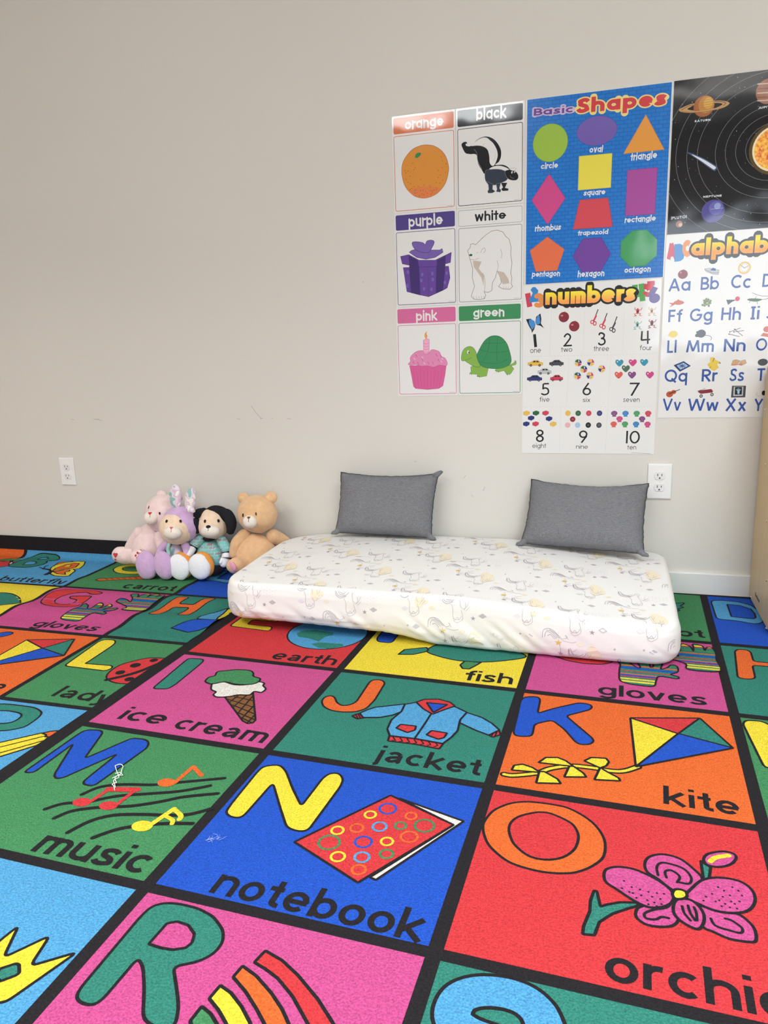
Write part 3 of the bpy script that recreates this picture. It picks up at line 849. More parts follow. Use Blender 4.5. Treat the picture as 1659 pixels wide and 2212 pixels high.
  ('f','pink',[(.2884,.1502),(.2962,.1308),(.3174,.1185),(.3437,.1223),(.3646,.1435),(.3757,.1636),(.3652,.1863),(.3501,.2044),(.3291,.2022),(.3082,.1829),(.2919,.1702)],.0035,True),
  ('f','pink',[(.2252,.198),(.2284,.1824),(.2451,.1716),(.2715,.1701),(.3009,.1822),(.3221,.1987),(.3303,.2155),(.3242,.2358),(.3065,.2487),(.2892,.2511),(.2681,.2414),(.2464,.226),(.2295,.214)],.0035,True),
  ('f','pink',[(.3478,.2131),(.3599,.1879),(.3774,.1648),(.4033,.1529),(.4314,.1534),(.4468,.1684),(.4487,.192),(.4373,.216),(.4159,.2288),(.3891,.2315),(.3661,.2237)],.0035,True),
  ('f','pink',[(.3333,.2253),(.3287,.2525),(.3396,.2693),(.3589,.2783),(.3678,.2685),(.3717,.2476),(.3657,.229),(.3527,.2181)],.0035,True),
  ('f','yellow',[(.3286,.2133),(.3319,.2025),(.3398,.1991),(.3484,.2021),(.3496,.2126),(.3422,.2201),(.3324,.2218)],.0035,True),
  ('s','black',[(.3084,.1742),(.3071,.154),(.3149,.1415),(.3316,.141),(.3497,.1478),(.3588,.1656),(.355,.1809),(.3407,.1822)],.0035,True,0),
  ('s','black',[(.3211,.1764),(.3198,.1622),(.3291,.1566),(.3414,.1677),(.337,.1832)],.0035,True,0),
  ('s','black',[(.3261,.2326),(.3187,.2452),(.2995,.2559),(.2873,.267),(.2889,.2766),(.3025,.2752),(.3111,.2677),(.3213,.2672)],.0035,True,0),
  ('s','black',[(.3414,.236),(.344,.2506),(.3516,.2634)],.0035,True,0),
  ('s','black',[(.3501,.2325),(.3526,.2481),(.3584,.2614)],.0035,True,0),
  ('s','black',[(.3586,.2337),(.3611,.2457),(.3608,.2607)],.0035,True,0),
  ('s','black',[(.3808,.25),(.3862,.2631),(.4052,.2672),(.4196,.2678),(.4224,.2574),(.4107,.2462),(.4011,.2441)],.0035,True,0),
  ('e','black',(.2562,.203),(.0019,.0019),0,0),
  ('e','black',(.2535,.2211),(.0019,.0019),0,0),
  ('e','black',(.268,.2142),(.0019,.0019),0,0),
  ('e','black',(.2698,.2274),(.0019,.0019),0,0),
  ('e','black',(.2806,.2161),(.0019,.0019),0,0),
  ('e','black',(.2823,.2293),(.0019,.0019),0,0),
  ('e','black',(.2931,.218),(.0019,.0019),0,0),
  ('e','black',(.2911,.2374),(.0018,.0018),0,0),
  ('e','black',(.2983,.2274),(.0018,.0018),0,0),
  ('e','black',(.3015,.2397),(.0018,.0018),0,0),
  ('e','black',(.3056,.2172),(.0018,.0018),0,0),
  ('e','black',(.3105,.2292),(.0018,.0018),0,0),
  ('e','black',(.3119,.2404),(.0018,.0018),0,0),
  ('e','black',(.3162,.2157),(.0019,.0019),0,0),
  ('e','black',(.2927,.2459),(.0018,.0018),0,0),
  ('e','black',(.2752,.2367),(.0019,.0019),0,0),
  ('e','black',(.2644,.2263),(.0019,.0019),0,0),
  ('e','black',(.3048,.2466),(.0018,.0018),0,0),
  ('e','black',(.3872,.1953),(.0019,.0019),0,0),
  ('e','black',(.3975,.1771),(.0019,.0019),0,0),
  ('e','black',(.4024,.1974),(.0018,.0018),0,0),
  ('e','black',(.4043,.2127),(.0018,.0018),0,0),
  ('e','black',(.4133,.1916),(.0018,.0018),0,0),
  ('e','black',(.4189,.1709),(.0018,.0018),0,0),
  ('e','black',(.4182,.2087),(.0018,.0018),0,0),
  ('e','black',(.4269,.1768),(.0019,.0019),0,0),
  ('e','black',(.4258,.2013),(.0018,.0018),0,0),
  ('e','black',(.4309,.1865),(.0018,.0018),0,0),
  ('e','black',(.3909,.2113),(.0018,.0018),0,0),
  ('e','black',(.3986,.2195),(.0018,.0018),0,0),
  ('e','black',(.3778,.2045),(.0019,.0019),0,0),
  ('e','black',(.3736,.2147),(.0018,.0018),0,0),
  ('e','black',(.4104,.2187),(.0018,.0018),0,0),
  ('e','black',(.4056,.183),(.0019,.0019),0,0),
  ('e','black',(.4204,.2184),(.0018,.0018),0,0),
  ('e','black',(.3964,.2071),(.0018,.0018),0,0),
  ('e','black',(.4136,.2048),(.0018,.0018),0,0),
  ('f','pink',[(.3814,.1128),(.3901,.0966),(.4136,.0837),(.4301,.0853),(.4325,.0971),(.4214,.1154),(.4022,.1269),(.3859,.1255)],.0035,True),
  ('s','yellow',[(.3915,.1161),(.4007,.1036),(.422,.092)],.009,True,0),
  ('w','orchid',(.2333,.4075),(.422,.4089),.0447,'xr','orchi'),
 ],
 'P': [
  ('f','teal',[(.0804,.153),(-.0094,.0369),(-.0002,.0301),(.0245,.0254),(.0719,.0249),(.1049,.0259),(.1272,.0345),(.1449,.0456),(.1533,.0653),(.1559,.094),(.1547,.1197),(.1291,.1413),(.1019,.1509),(.1407,.2041),(.1165,.2099)],.0035,False),
  ('f','sky',[(.0226,.0632),(.0531,.057),(.0898,.0603),(.1065,.0698),(.1112,.095),(.1023,.1116),(.0686,.1228)],.0035,False),
  ('f','orange',[(.2432,.1347),(.2548,.1235),(.2721,.1148),(.2976,.1011),(.2918,.1266),(.277,.1509)],.0035,False),
  ('f','yellow',[(.1454,.2257),(.1777,.1952),(.2426,.134),(.2595,.1389),(.2627,.147),(.2716,.1463),(.2736,.1634),(.2715,.1853),(.2249,.2475),(.1905,.2824)],.0035,False),
  ('s','black',[(.1589,.2419),(.1935,.2127),(.26,.1447)],.003,True,0),
  ('s','black',[(.177,.2646),(.2129,.2342),(.2725,.163)],.003,True,0),
 ],
 'Q': [
  ('f','yellow',[(.3171,.1935),(.3102,.1634),(.3682,.2323),(.3437,.1667),(.3492,.1278),(.3754,.1842),(.4113,.1306),(.4254,.1853),(.4737,.145),(.4404,.2409),(.4348,.2455),(.3967,.2677)],.0035,False),
  ('f','teal',[(.3865,.2019),(.4018,.1878),(.4082,.1883),(.4198,.1998),(.4179,.205),(.404,.2193),(.3916,.2139)],.0035,False),
 ],
 'R': [
  ('f','teal',[(.0375,.2095),(.0338,.1936),(.0325,.0589),(.036,.0347),(.0532,.0224),(.0781,.018),(.1106,.0187),(.1425,.027),(.172,.0474),(.1838,.0691),(.1812,.0916),(.1674,.1097),(.1375,.1277),(.1558,.149),(.1808,.1795),(.1917,.2001),(.1933,.2111),(.1754,.2183),(.1583,.2158),(.1461,.2097),(.1185,.1687),(.0957,.1399),(.0789,.1286),(.0763,.2022),(.0697,.2144),(.0511,.2158)],.0035,False),
  ('f','pink',[(.0785,.1022),(.0809,.0598),(.0936,.0519),(.1148,.0536),(.1337,.0662),(.1394,.082),(.1357,.0929),(.1199,.1014),(.0998,.1034)],.0035,False),
  ('f','red',[(.2457,.088),(.2514,.0645),(.2822,.0734),(.315,.0905),(.3579,.1191),(.3904,.1463),(.4103,.1669),(.3794,.1761),(.3586,.1558),(.3227,.1243),(.2902,.1034),(.2656,.0937)],.0035,False),
  ('f','orange',[(.2293,.1194),(.2328,.0986),(.26,.1086),(.2927,.1279),(.3176,.1464),(.3348,.1629),(.3523,.1842),(.3251,.1923),(.3042,.172),(.285,.1561),(.2584,.1363)],.0035,False),
  ('f','yellow',[(.2159,.1602),(.2194,.137),(.2397,.1436),(.2643,.1588),(.2868,.1771),(.3044,.1985),(.2784,.2063),(.2561,.1862),(.2368,.172)],.0035,False),
  ('f','green',[(.2103,.1981),(.2129,.174),(.2306,.1805),(.247,.192),(.2641,.2105),(.2341,.2195)],.0035,False),
 ],
 'S': [
  ('s','sky',[(.1658,.0769),(.1538,.0548),(.1327,.0409),(.104,.0381),(.0737,.0453),(.0524,.0612),(.0466,.0832),(.0525,.0995),(.073,.1107),(.1076,.1157),(.1387,.1212),(.1496,.1351),(.1394,.1521),(.1098,.1637),(.0714,.1642)],.047,True,.004),
 ],
 'T': [
 ],
}
POSTER_RECTS = {'orange': (-.709, 1.601, .213, .302), 'black': (-.4935, 1.601, .2195, .302), 'purple': (-.71, 1.2985, .2145, .307), 'white': (-.4935, 1.2965, .2195, .305), 'pink': (-.713, .9905, .2165, .3065), 'green': (-.4955, .9905, .2195, .3065), 'shapes': (-.2685, 1.603, .4325, .5595), 'numbers': (-.2735, 1.042, .4325, .5595), 'solar': (.1655, 1.6035, .559, .4325), 'alpha': (.1655, 1.1695, .4325, .567)}
POSTERS = {
 'orange': [
  ('r','c_orange',(.005,.006,.208,.0549),.005,0,'c_orange'),
  ('r','paper',(.0055,.062,.2075,.295),.005,.0018,'c_orange'),
  ('s','grey',[(.183,.291),(.2019,.291)],.0008,False,False),
  ('t','orange','paper',(.0445,.0436),(.1733,.044),.0229,'x','card',.135,None,None,0,'orange'),
  ('f','f_orange',[(.0297,.1763),(.0337,.1466),(.047,.1251),(.0696,.106),(.0949,.0981),(.1168,.0974),(.1415,.1032),(.166,.1196),(.1811,.1407),(.1893,.1695),(.1881,.1892),(.18,.2168),(.1641,.2382),(.1451,.2524),(.1198,.2603),(.0976,.2605),(.0724,.2521),(.0505,.2329),(.0367,.21)],.0013,'d_orange',True),
  ('f','f_orange2',[(.049,.2313),(.073,.2261),(.1047,.2251),(.1392,.2304),(.1641,.2376),(.1451,.2524),(.1198,.2603),(.0976,.2605),(.0724,.2521)],0,'ink',True),
  ('f','c_green',[(.0769,.1307),(.0802,.1226),(.0882,.1191),(.0966,.1205),(.0949,.1268),(.0863,.1331),(.08,.1333)],.0005,'d_green',True),
  ('e','d_orange',(.0679,.1489),(.0015,.0014),0,'ink',0),
  ('e','d_orange',(.0761,.1639),(.0014,.0014),0,'ink',0),
  ('e','d_orange',(.0719,.1695),(.0014,.0014),0,'ink',0),
  ('e','d_orange',(.0401,.1695),(.0014,.0014),0,'ink',0),
  ('e','d_orange',(.0509,.1716),(.0014,.0014),0,'ink',0),
  ('e','d_orange',(.044,.177),(.0015,.0014),0,'ink',0),
  ('e','d_orange',(.0587,.1889),(.0014,.0015),0,'ink',0),
  ('e','d_orange',(.0444,.1977),(.0015,.0015),0,'ink',0),
  ('e','d_orange',(.0948,.2016),(.0014,.0014),0,'ink',0),
  ('e','d_orange',(.0506,.2069),(.0014,.0014),0,'ink',0),
  ('e','d_orange',(.0594,.212),(.0014,.0014),0,'ink',0),
  ('e','d_orange',(.1048,.2202),(.0014,.0015),0,'ink',0),
  ('e','d_orange',(.0849,.2223),(.0014,.0014),0,'ink',0),
  ('e','d_orange',(.0706,.2222),(.0014,.0014),0,'ink',0),
  ('e','d_orange',(.0628,.2267),(.0014,.0015),0,'ink',0),
  ('e','d_orange',(.057,.2306),(.0014,.0014),0,'ink',0),
  ('e','d_orange',(.0728,.2348),(.0014,.0014),0,'ink',0),
  ('e','d_orange',(.0776,.2337),(.0014,.0015),0,'ink',0),
  ('e','d_orange',(.0934,.2365),(.0014,.0015),0,'ink',0),
  ('e','d_orange',(.1019,.2364),(.0015,.0014),0,'ink',0),
  ('e','d_orange',(.1107,.2409),(.0014,.0014),0,'ink',0),
  ('e','d_orange',(.0726,.2426),(.0014,.0014),0,'ink',0),
  ('e','d_orange',(.0806,.2427),(.0014,.0014),0,'ink',0),
  ('e','d_orange',(.0979,.247),(.0014,.0014),0,'ink',0),
  ('e','d_orange',(.1048,.2504),(.0014,.0015),0,'ink',0),
  ('e','d_orange',(.1169,.2471),(.0014,.0015),0,'ink',0),
  ('e','d_orange',(.0883,.2525),(.0014,.0015),0,'ink',0),
  ('e','d_orange',(.1265,.2393),(.0014,.0015),0,'ink',0),
  ('e','d_orange',(.1327,.2407),(.0015,.0014),0,'ink',0),
  ('e','d_orange',(.1391,.2384),(.0014,.0014),0,'ink',0),
  ('e','d_orange',(.1342,.2457),(.0014,.0014),0,'ink',0),
  ('e','d_orange',(.1288,.2501),(.0014,.0015),0,'ink',0),
  ('e','d_orange',(.1243,.2234),(.0014,.0014),0,'ink',0),
  ('e','d_orange',(.1273,.2279),(.0014,.0014),0,'ink',0),
  ('e','d_orange',(.147,.2325),(.0014,.0014),0,'ink',0),
  ('e','d_orange',(.146,.2381),(.0014,.0014),0,'ink',0),
  ('e','d_orange',(.1473,.2162),(.0014,.0014),0,'ink',0),
  ('e','d_orange',(.1588,.2186),(.0014,.0015),0,'ink',0),
  ('e','d_orange',(.1695,.2102),(.0014,.0014),0,'ink',0),
  ('e','d_orange',(.1538,.2008),(.0014,.0015),0,'ink',0),
  ('e','d_orange',(.1611,.1938),(.0014,.0014),0,'ink',0),
  ('e','d_orange',(.1782,.1874),(.0014,.0014),0,'ink',0),
  ('e','d_orange',(.1545,.1791),(.0014,.0014),0,'ink',0),
  ('e','d_orange',(.1676,.1709),(.0014,.0014),0,'ink',0),
  ('e','d_orange',(.1814,.1618),(.0014,.0014),0,'ink',0),
  ('e','d_orange',(.1695,.1517),(.0014,.0014),0,'ink',0),
  ('e','d_orange',(.1657,.1392),(.0014,.0014),0,'ink',0),
 ],
 'black': [
  ('r','c_black',(.005,.006,.2145,.0549),.005,0,'c_black'),
  ('r','paper',(.0055,.062,.214,.295),.005,.0018,'c_black'),
  ('s','grey',[(.1895,.291),(.2085,.291)],.0008,False,False),
  ('t','black','paper',(.066,.0399),(.1615,.0413),.0243,'x','card',.135,None,None,0,'black'),
  ('f','c_black',[(.0194,.1153),(.0179,.1068),(.024,.1019),(.0331,.1014),(.0361,.1072),(.0316,.1068),(.033,.1133),(.0481,.1153),(.0662,.1006),(.0842,.0929),(.1021,.0928),(.1198,.1006),(.1346,.1157),(.145,.1359),(.1459,.1552),(.1391,.171),(.1273,.1796),(.1525,.1819),(.1702,.1919),(.1762,.2048),(.1615,.2173),(.1347,.2177),(.0958,.2059),(.0838,.1909),(.0719,.1703),(.066,.1434),(.0449,.1394),(.0298,.1343)],0,'ink',True),
  ('f','paper',[(.0496,.1149),(.0662,.102),(.0842,.0948),(.0991,.0957),(.111,.1051),(.1228,.1173),(.1332,.1375),(.1347,.1568),(.1258,.1781),(.1168,.1814),(.1094,.171),(.1079,.1515),(.102,.1317),(.0871,.1206),(.0691,.1161)],0,'ink',True),
  ('f','paper',[(.1078,.1908),(.1198,.1844),(.1377,.1833),(.1555,.1877),(.1747,.1992),(.1688,.2055),(.1466,.1952),(.1258,.1919)],0,'ink',True),
  ('f','skunk',[(.0958,.1947),(.1108,.1928),(.1317,.193),(.1525,.1985),(.1644,.2038),(.1689,.2152),(.1645,.2287),(.1467,.2355),(.1258,.2407),(.1048,.2346),(.0943,.2197)],.0006,'c_grey',True),
  ('f','skunk',[(.0958,.2255),(.1048,.2374),(.1062,.2516),(.1023,.2583),(.1047,.2633),(.1183,.2639),(.1273,.2596),(.1183,.2526),(.1198,.2373)],.0006,'c_grey',False),
  ('f','skunk',[(.1303,.2369),(.1333,.2539),(.1303,.2607),(.1437,.2638),(.1461,.2578),(.1407,.2517),(.1452,.2354)],.0006,'c_grey',False),
  ('f','c_black',[(.1461,.2354),(.1527,.25),(.1467,.255),(.1512,.2605),(.169,.2611),(.1705,.2557),(.1586,.2519),(.166,.2372)],.0006,'c_grey',False),
  ('f','c_black',[(.1585,.2032),(.1688,.1986),(.1821,.1985),(.1939,.2064),(.2013,.2181),(.1999,.2277),(.1926,.2317),(.1763,.2292),(.1644,.2204)],.0008,'c_grey',True),
  ('e','paper',(.1815,.2075),(.0027,.0039),0,'ink',0),
  ('e','paper',(.1903,.2067),(.0024,.0033),0,'ink',0),
  ('e','c_black',(.1824,.2087),(.0012,.0019),0,'ink',0),
  ('e','c_black',(.1909,.2078),(.0012,.0017),0,'ink',0),
  ('f','paper',[(.1747,.1992),(.1776,.1934),(.1835,.1958),(.1879,.1927),(.1885,.1971),(.1944,.1955),(.1924,.2022),(.185,.2029)],.0004,'c_black',False),
  ('s','c_grey',[(.1748,.2158),(.1792,.2231),(.1881,.2252)],.0006,True,False),
  ('s','c_grey',[(.0586,.126),(.0675,.1394),(.0704,.1618),(.0838,.1881)],.001,True,False),
  ('s','c_grey',[(.0841,.1217),(.0931,.1116)],.0005,True,False),
  ('s','c_grey',[(.1228,.1695),(.1302,.1454)],.0005,True,False),
 ],
 'purple': [
  ('r','c_purple',(.005,.006,.2095,.0549),.005,0,'c_purple'),
  ('r','paper',(.0055,.062,.209,.3),.005,.0018,'c_purple'),
  ('s','grey',[(.1845,.296),(.2035,.296)],.0008,False,False),
  ('t','purple','paper',(.0501,.0458),(.1671,.0449),.0241,'x','card',.135,None,None,0,'purple'),
  ('f','p_mid',[(.0274,.1761),(.1862,.181),(.1905,.2187),(.1804,.2514),(.1658,.2582),(.1152,.2771),(.0761,.2675),(.0384,.2564)],.0012,'p_dark',False),
  ('f','p_mid',[(.0186,.1392),(.0482,.135),(.0836,.1553),(.1401,.1587),(.1963,.1369),(.1927,.1694),(.1398,.1797),(.0831,.1779),(.0245,.1638)],.0012,'p_dark',False),
  ('f','p_dark',[(.0482,.138),(.0788,.155),(.0832,.1764),(.0859,.2711),(.0532,.2602),(.0488,.1774)],0,'ink',False),
  ('f','p_dark',[(.1466,.1591),(.1771,.1461),(.175,.1803),(.1658,.2582),(.1414,.2677),(.1446,.18)],0,'ink',False),
  ('f','p_lite',[(.0501,.1276),(.0584,.1221),(.0796,.1175),(.1167,.1243),(.1567,.1269),(.1647,.123),(.1677,.1351),(.1403,.1498),(.108,.1538),(.0757,.1457)],.0012,'p_dark',False),
  ('f','p_lite',[(.0606,.0982),(.0737,.0946),(.0979,.0992),(.1058,.1057),(.1141,.0944),(.1317,.0941),(.138,.1019),(.128,.1206),(.1181,.1319),(.0956,.1305),(.0699,.1183)],.0012,'p_dark',True),
  ('e','p_lite',(.0435,.1923),(.0046,.0064),0,'ink',0),
  ('e','p_lite',(.094,.2028),(.0045,.0063),0,'ink',0),
  ('e','p_lite',(.1297,.2018),(.0045,.0063),0,'ink',0),
  ('e','p_lite',(.0903,.2223),(.0045,.0064),0,'ink',0),
  ('e','p_lite',(.1309,.2215),(.0046,.0064),0,'ink',0),
  ('e','p_lite',(.0406,.2365),(.0047,.0065),0,'ink',0),
  ('e','p_lite',(.0995,.2503),(.0045,.0064),0,'ink',0),
  ('e','p_lite',(.1255,.2531),(.0045,.0065),0,'ink',0),
  ('e','p_lite',(.1795,.2031),(.0045,.0063),0,'ink',0),
  ('e','p_lite',(.1727,.2328),(.0044,.0064),0,'ink',0),
  ('s','p_dark',[(.083,.1824),(.0843,.2679)],.0008,True,False),
  ('s','p_dark',[(.1155,.1843),(.1153,.2756)],.0008,True,False),
  ('s','p_dark',[(.1429,.1844),(.1415,.2662)],.0008,True,False),
 ],
 'white': [
  ('r','paper',(.005,.006,.2145,.0549),.005,.0013,'c_grey'),
  ('r','paper',(.0055,.062,.214,.298),.005,.0018,'c_grey'),
  ('s','grey',[(.1895,.294),(.2085,.294)],.0008,False,False),
  ('t','white','c_black',(.0603,.0415),(.1613,.0413),.0192,'x','card',.135,None,None,0,'white'),
  ('f','paper',[(.038,.143),(.0349,.134),(.0444,.1228),(.0444,.114),(.0538,.1117),(.0615,.1166),(.0817,.099),(.0972,.087),(.1156,.0767),(.1339,.0752),(.1521,.0822),(.1612,.0958),(.1734,.1067),(.1795,.1331),(.1781,.1548),(.1828,.1813),(.1784,.2133),(.183,.2282),(.1801,.2458),(.1847,.2563),(.1756,.2648),(.1525,.2621),(.1386,.2539),(.1478,.2411),(.1447,.2261),(.1339,.2034),(.1278,.2252),(.1185,.2395),(.1154,.2662),(.1014,.2714),(.0904,.2679),(.0951,.2786),(.0919,.2905),(.0747,.2927),(.0542,.2902),(.0464,.2808),(.0512,.2659),(.0576,.2482),(.0499,.2209),(.0517,.1912),(.0456,.1701),(.0425,.161)],.0014,'bear_line',False),
  ('f','bear_shade',[(.0534,.1661),(.0814,.1708),(.072,.1924),(.0813,.2048),(.0891,.2112),(.0889,.2499),(.0812,.2226),(.0688,.2041),(.0549,.1855)],0,'ink',False),
  ('f','bear_shade',[(.1339,.2034),(.1554,.209),(.1708,.2305),(.174,.2454),(.1525,.2472),(.1463,.2306)],0,'ink',False),
  ('e','d_green',(.0457,.1479),(.0055,.0037),0,'ink',0),
  ('s','bear_line',[(.0425,.161),(.0597,.1636),(.0722,.1584)],.0009,True,False),
  ('s','bear_line',[(.0645,.1432),(.0707,.1392)],.0009,True,False),
  ('s','bear_line',[(.0785,.1427),(.0847,.1313),(.0924,.1289),(.0939,.1392),(.0877,.1432)],.0009,True,False),
  ('s','bear_line',[(.1339,.2034),(.137,.1888),(.1339,.171)],.0009,True,False),
  ('s','bear_line',[(.0904,.2679),(.0936,.2412),(.0891,.2141)],.0009,True,False),
  ('s','bear_line',[(.1477,.1646),(.1492,.1501),(.1446,.1352)],.0009,True,False),
  ('s','bear_line',[(.0543,.2811),(.0558,.2888)],.0008,True,False),
  ('s','bear_line',[(.0629,.2816),(.0645,.2892)],.0008,True,False),
  ('s','bear_line',[(.0716,.282),(.0731,.2896)],.0008,True,False),
  ('s','bear_line',[(.0802,.2824),(.0818,.29)],.0008,True,False),
  ('s','bear_line',[(.0888,.2828),(.0904,.2904)],.0008,True,False),
  ('s','bear_line',[(.1556,.2548),(.1556,.2608)],.0008,True,False),
  ('s','bear_line',[(.1633,.2552),(.1633,.2612)],.0008,True,False),
  ('s','bear_line',[(.1709,.2556),(.171,.2616)],.0008,True,False),
 ],
 'pink': [
  ('r','c_pink',(.005,.006,.2115,.0549),.005,0,'c_pink'),
  ('r','paper',(.0055,.062,.211,.2995),.005,.0018,'c_pink'),
  ('s','grey',[(.1865,.2955),(.2055,.2955)],.0008,False,False),
  ('t','pink','paper',(.0718,.0469),(.1458,.0469),.0225,'x','card',.135,None,None,0,'pink'),
  ('f','k_hot',[(.0444,.2004),(.1762,.202),(.1719,.2326),(.1633,.2725),(.1488,.2816),(.1068,.2847),(.0646,.2803),(.0567,.2724),(.051,.2363)],.001,'k_dark',False),
  ('s','k_dark',[(.0566,.2084),(.0647,.2778)],.0006,True,False),
  ('s','k_dark',[(.0696,.2211),(.0755,.278)],.0006,True,False),
  ('s','k_dark',[(.0832,.2091),(.0862,.2782)],.0006,True,False),
  ('s','k_dark',[(.0962,.2217),(.0969,.2783)],.0006,True,False),
  ('s','k_dark',[(.1096,.2097),(.1076,.2785)],.0006,True,False),
  ('s','k_dark',[(.1226,.2223),(.1183,.2787)],.0006,True,False),
  ('s','k_dark',[(.1359,.2103),(.1289,.2788)],.0006,True,False),
  ('s','k_dark',[(.1488,.2229),(.1395,.279)],.0006,True,False),
  ('s','k_dark',[(.1621,.2109),(.1501,.2792)],.0006,True,False),
  ('f','k_mid',[(.039,.195),(.0475,.185),(.0478,.1711),(.0677,.1532),(.0935,.1494),(.1126,.1606),(.1256,.1472),(.1509,.1541),(.1602,.1711),(.1727,.1775),(.1804,.1945),(.1755,.2035),(.1501,.2014),(.1309,.2071),(.1085,.2019),(.0892,.203),(.0666,.1978),(.0503,.199)],.0008,'k_dark',True),
  ('f','k_light',[(.0959,.1144),(.0959,.1586),(.1061,.162),(.1165,.1577),(.1174,.112),(.1072,.1093)],.0008,'k_dark',False),
  ('s','k_mid',[(.0966,.125),(.1068,.1275),(.1165,.1241)],.002,True,False),
  ('s','k_mid',[(.0964,.1348),(.1066,.1372),(.1163,.1339)],.002,True,False),
  ('s','k_mid',[(.0962,.1445),(.1064,.147),(.1161,.1436)],.002,True,False),
  ('s','k_mid',[(.096,.1543),(.1062,.1568),(.1159,.1534)],.002,True,False),
  ('f','flame',[(.1047,.1086),(.101,.0994),(.1028,.0919),(.1093,.0845),(.1076,.092),(.1106,.0997),(.1088,.1072)],.0004,'c_orange',True),
  ('s','k_dark',[(.0675,.1624),(.0718,.1711)],.0013,True,False),
  ('s','k_dark',[(.0897,.1768),(.0941,.1856)],.0013,True,False),
  ('s','k_dark',[(.0733,.1887),(.0776,.1975)],.0013,True,False),
  ('s','k_dark',[(.1397,.1614),(.144,.17)],.0013,True,False),
  ('s','k_dark',[(.1555,.1664),(.1598,.175)],.0013,True,False),
  ('s','k_dark',[(.1473,.1799),(.1516,.1886)],.0013,True,False),
  ('s','k_dark',[(.1264,.1885),(.1307,.1972)],.0013,True,False),
  ('s','k_dark',[(.1104,.1881),(.1147,.1968)],.0013,True,False),
  ('s','k_dark',[(.0565,.1852),(.0609,.194)],.0013,True,False),
  ('s','paper',[(.0607,.1745),(.0657,.1802)],.0013,True,False),
  ('s','paper',[(.0899,.1707),(.0949,.1764)],.0013,True,False),
  ('s','paper',[(.0959,.1908),(.1009,.1965)],.0013,True,False),
  ('s','paper',[(.1601,.1772),(.1651,.1828)],.0013,True,False),
  ('s','paper',[(.1567,.1862),(.1617,.1919)],.0013,True,False),
 ],
 'green': [
  ('r','c_green',(.005,.006,.2145,.0549),.005,0,'c_green'),
  ('r','paper',(.0055,.062,.214,.2995),.005,.0018,'c_green'),
  ('s','grey',[(.1895,.2955),(.2085,.2955)],.0008,False,False),
  ('t','green','paper',(.0547,.0431),(.16,.044),.0211,'x','card',.135,None,None,0,'green'),
  ('f','t_lime',[(.0661,.1985),(.0443,.2101),(.0458,.2253),(.041,.2328),(.0706,.2365),(.0659,.2425),(.0798,.2449),(.0999,.2416),(.1061,.2146)],.0008,'d_green',False),
  ('f','t_lime',[(.1322,.2167),(.1291,.2241),(.1413,.2289),(.1596,.2248),(.1688,.2385),(.1824,.2358),(.1929,.2196),(.1838,.2074),(.1626,.2084)],.0008,'d_green',False),
  ('f','t_lime',[(.1747,.2072),(.1913,.2001),(.1972,.1914),(.2012,.1989),(.1973,.2062),(.1838,.2089)],.0006,'d_green',True),
  ('f','t_lime',[(.0124,.1836),(.0135,.167),(.0215,.1491),(.0371,.1406),(.0525,.144),(.0632,.1593),(.0678,.1805),(.0769,.2018),(.0738,.2108),(.0552,.2074),(.0335,.1947),(.0242,.1884),(.0164,.1888)],.001,'d_green',True),
  ('f','t_shell',[(.0662,.1744),(.0709,.1596),(.0895,.1273),(.1078,.1116),(.1261,.1072),(.1472,.112),(.1654,.1297),(.176,.1537),(.1837,.1955),(.1626,.2129),(.1322,.2176),(.0985,.2138),(.0769,.2018)],.0012,'d_green',True),
  ('s','d_green',[(.0895,.1332),(.1109,.1309),(.1382,.1333),(.1624,.1296)],.0009,True,False),
  ('s','d_green',[(.0741,.1507),(.1047,.1605),(.1352,.1629),(.176,.1596)],.0009,True,False),
  ('s','d_green',[(.1109,.1102),(.1093,.1309)],.0009,True,False),
  ('s','d_green',[(.1382,.1111),(.1367,.1332),(.1337,.1643),(.1367,.1943)],.0009,True,False),
  ('s','d_green',[(.1093,.1309),(.1032,.1605),(.0877,.1916)],.0009,True,False),
  ('s','d_green',[(.0739,.1927),(.1016,.1979),(.1383,.2003),(.1716,.1877)],.0009,True,False),
  ('e','paper',(.0363,.1592),(.004,.0066),.0004,'d_green',0),
  ('e','c_black',(.0388,.161),(.0018,.004),0,'ink',0),
  ('s','d_green',[(.0243,.1854),(.0367,.1842),(.0477,.177)],.0009,True,False),
  ('s','d_green',[(.0411,.2304),(.0426,.2359)],.0013,True,False),
  ('s','d_green',[(.0473,.2321),(.0488,.2376)],.0013,True,False),
  ('s','d_green',[(.0675,.2386),(.069,.2441)],.0013,True,False),
  ('s','d_green',[(.0736,.2417),(.0752,.2472)],.0013,True,False),
  ('s','d_green',[(.1703,.2361),(.1718,.2416)],.0013,True,False),
  ('s','d_green',[(.1778,.2354),(.1794,.2408)],.0013,True,False),
  ('s','d_green',[(.1322,.2233),(.1337,.2288)],.0013,True,False),
  ('s','d_green',[(.1383,.2255),(.1398,.231)],.0013,True,False),
 ],
 'shapes': [
  ('t','Basic','s_purple',(.023,.0493),(.1459,.0521),.0201,'cap','chunk',.15,.004,'s_lilac',0,'Basic'),
  ('t','Shapes','s_red',(.1551,.0571),(.4157,.0616),.0416,'cap','chunk',.185,.004,'s_cream',0,'Shapes'),
  ('e','s_lime',(.0758,.1332),(.0537,.0553),.0011,'s_lime_e',0),
  ('e','s_violet',(.2167,.1131),(.0602,.0421),.0011,'s_violet_e',0),
  ('f','s_orange',[(.3589,.0825),(.4164,.1859),(.2979,.1866)],.0011,'s_orange_e',False),
  ('f','s_yellow',[(.1653,.1811),(.2642,.1819),(.2633,.2807),(.1643,.2805)],.0011,'s_yellow_e',False),
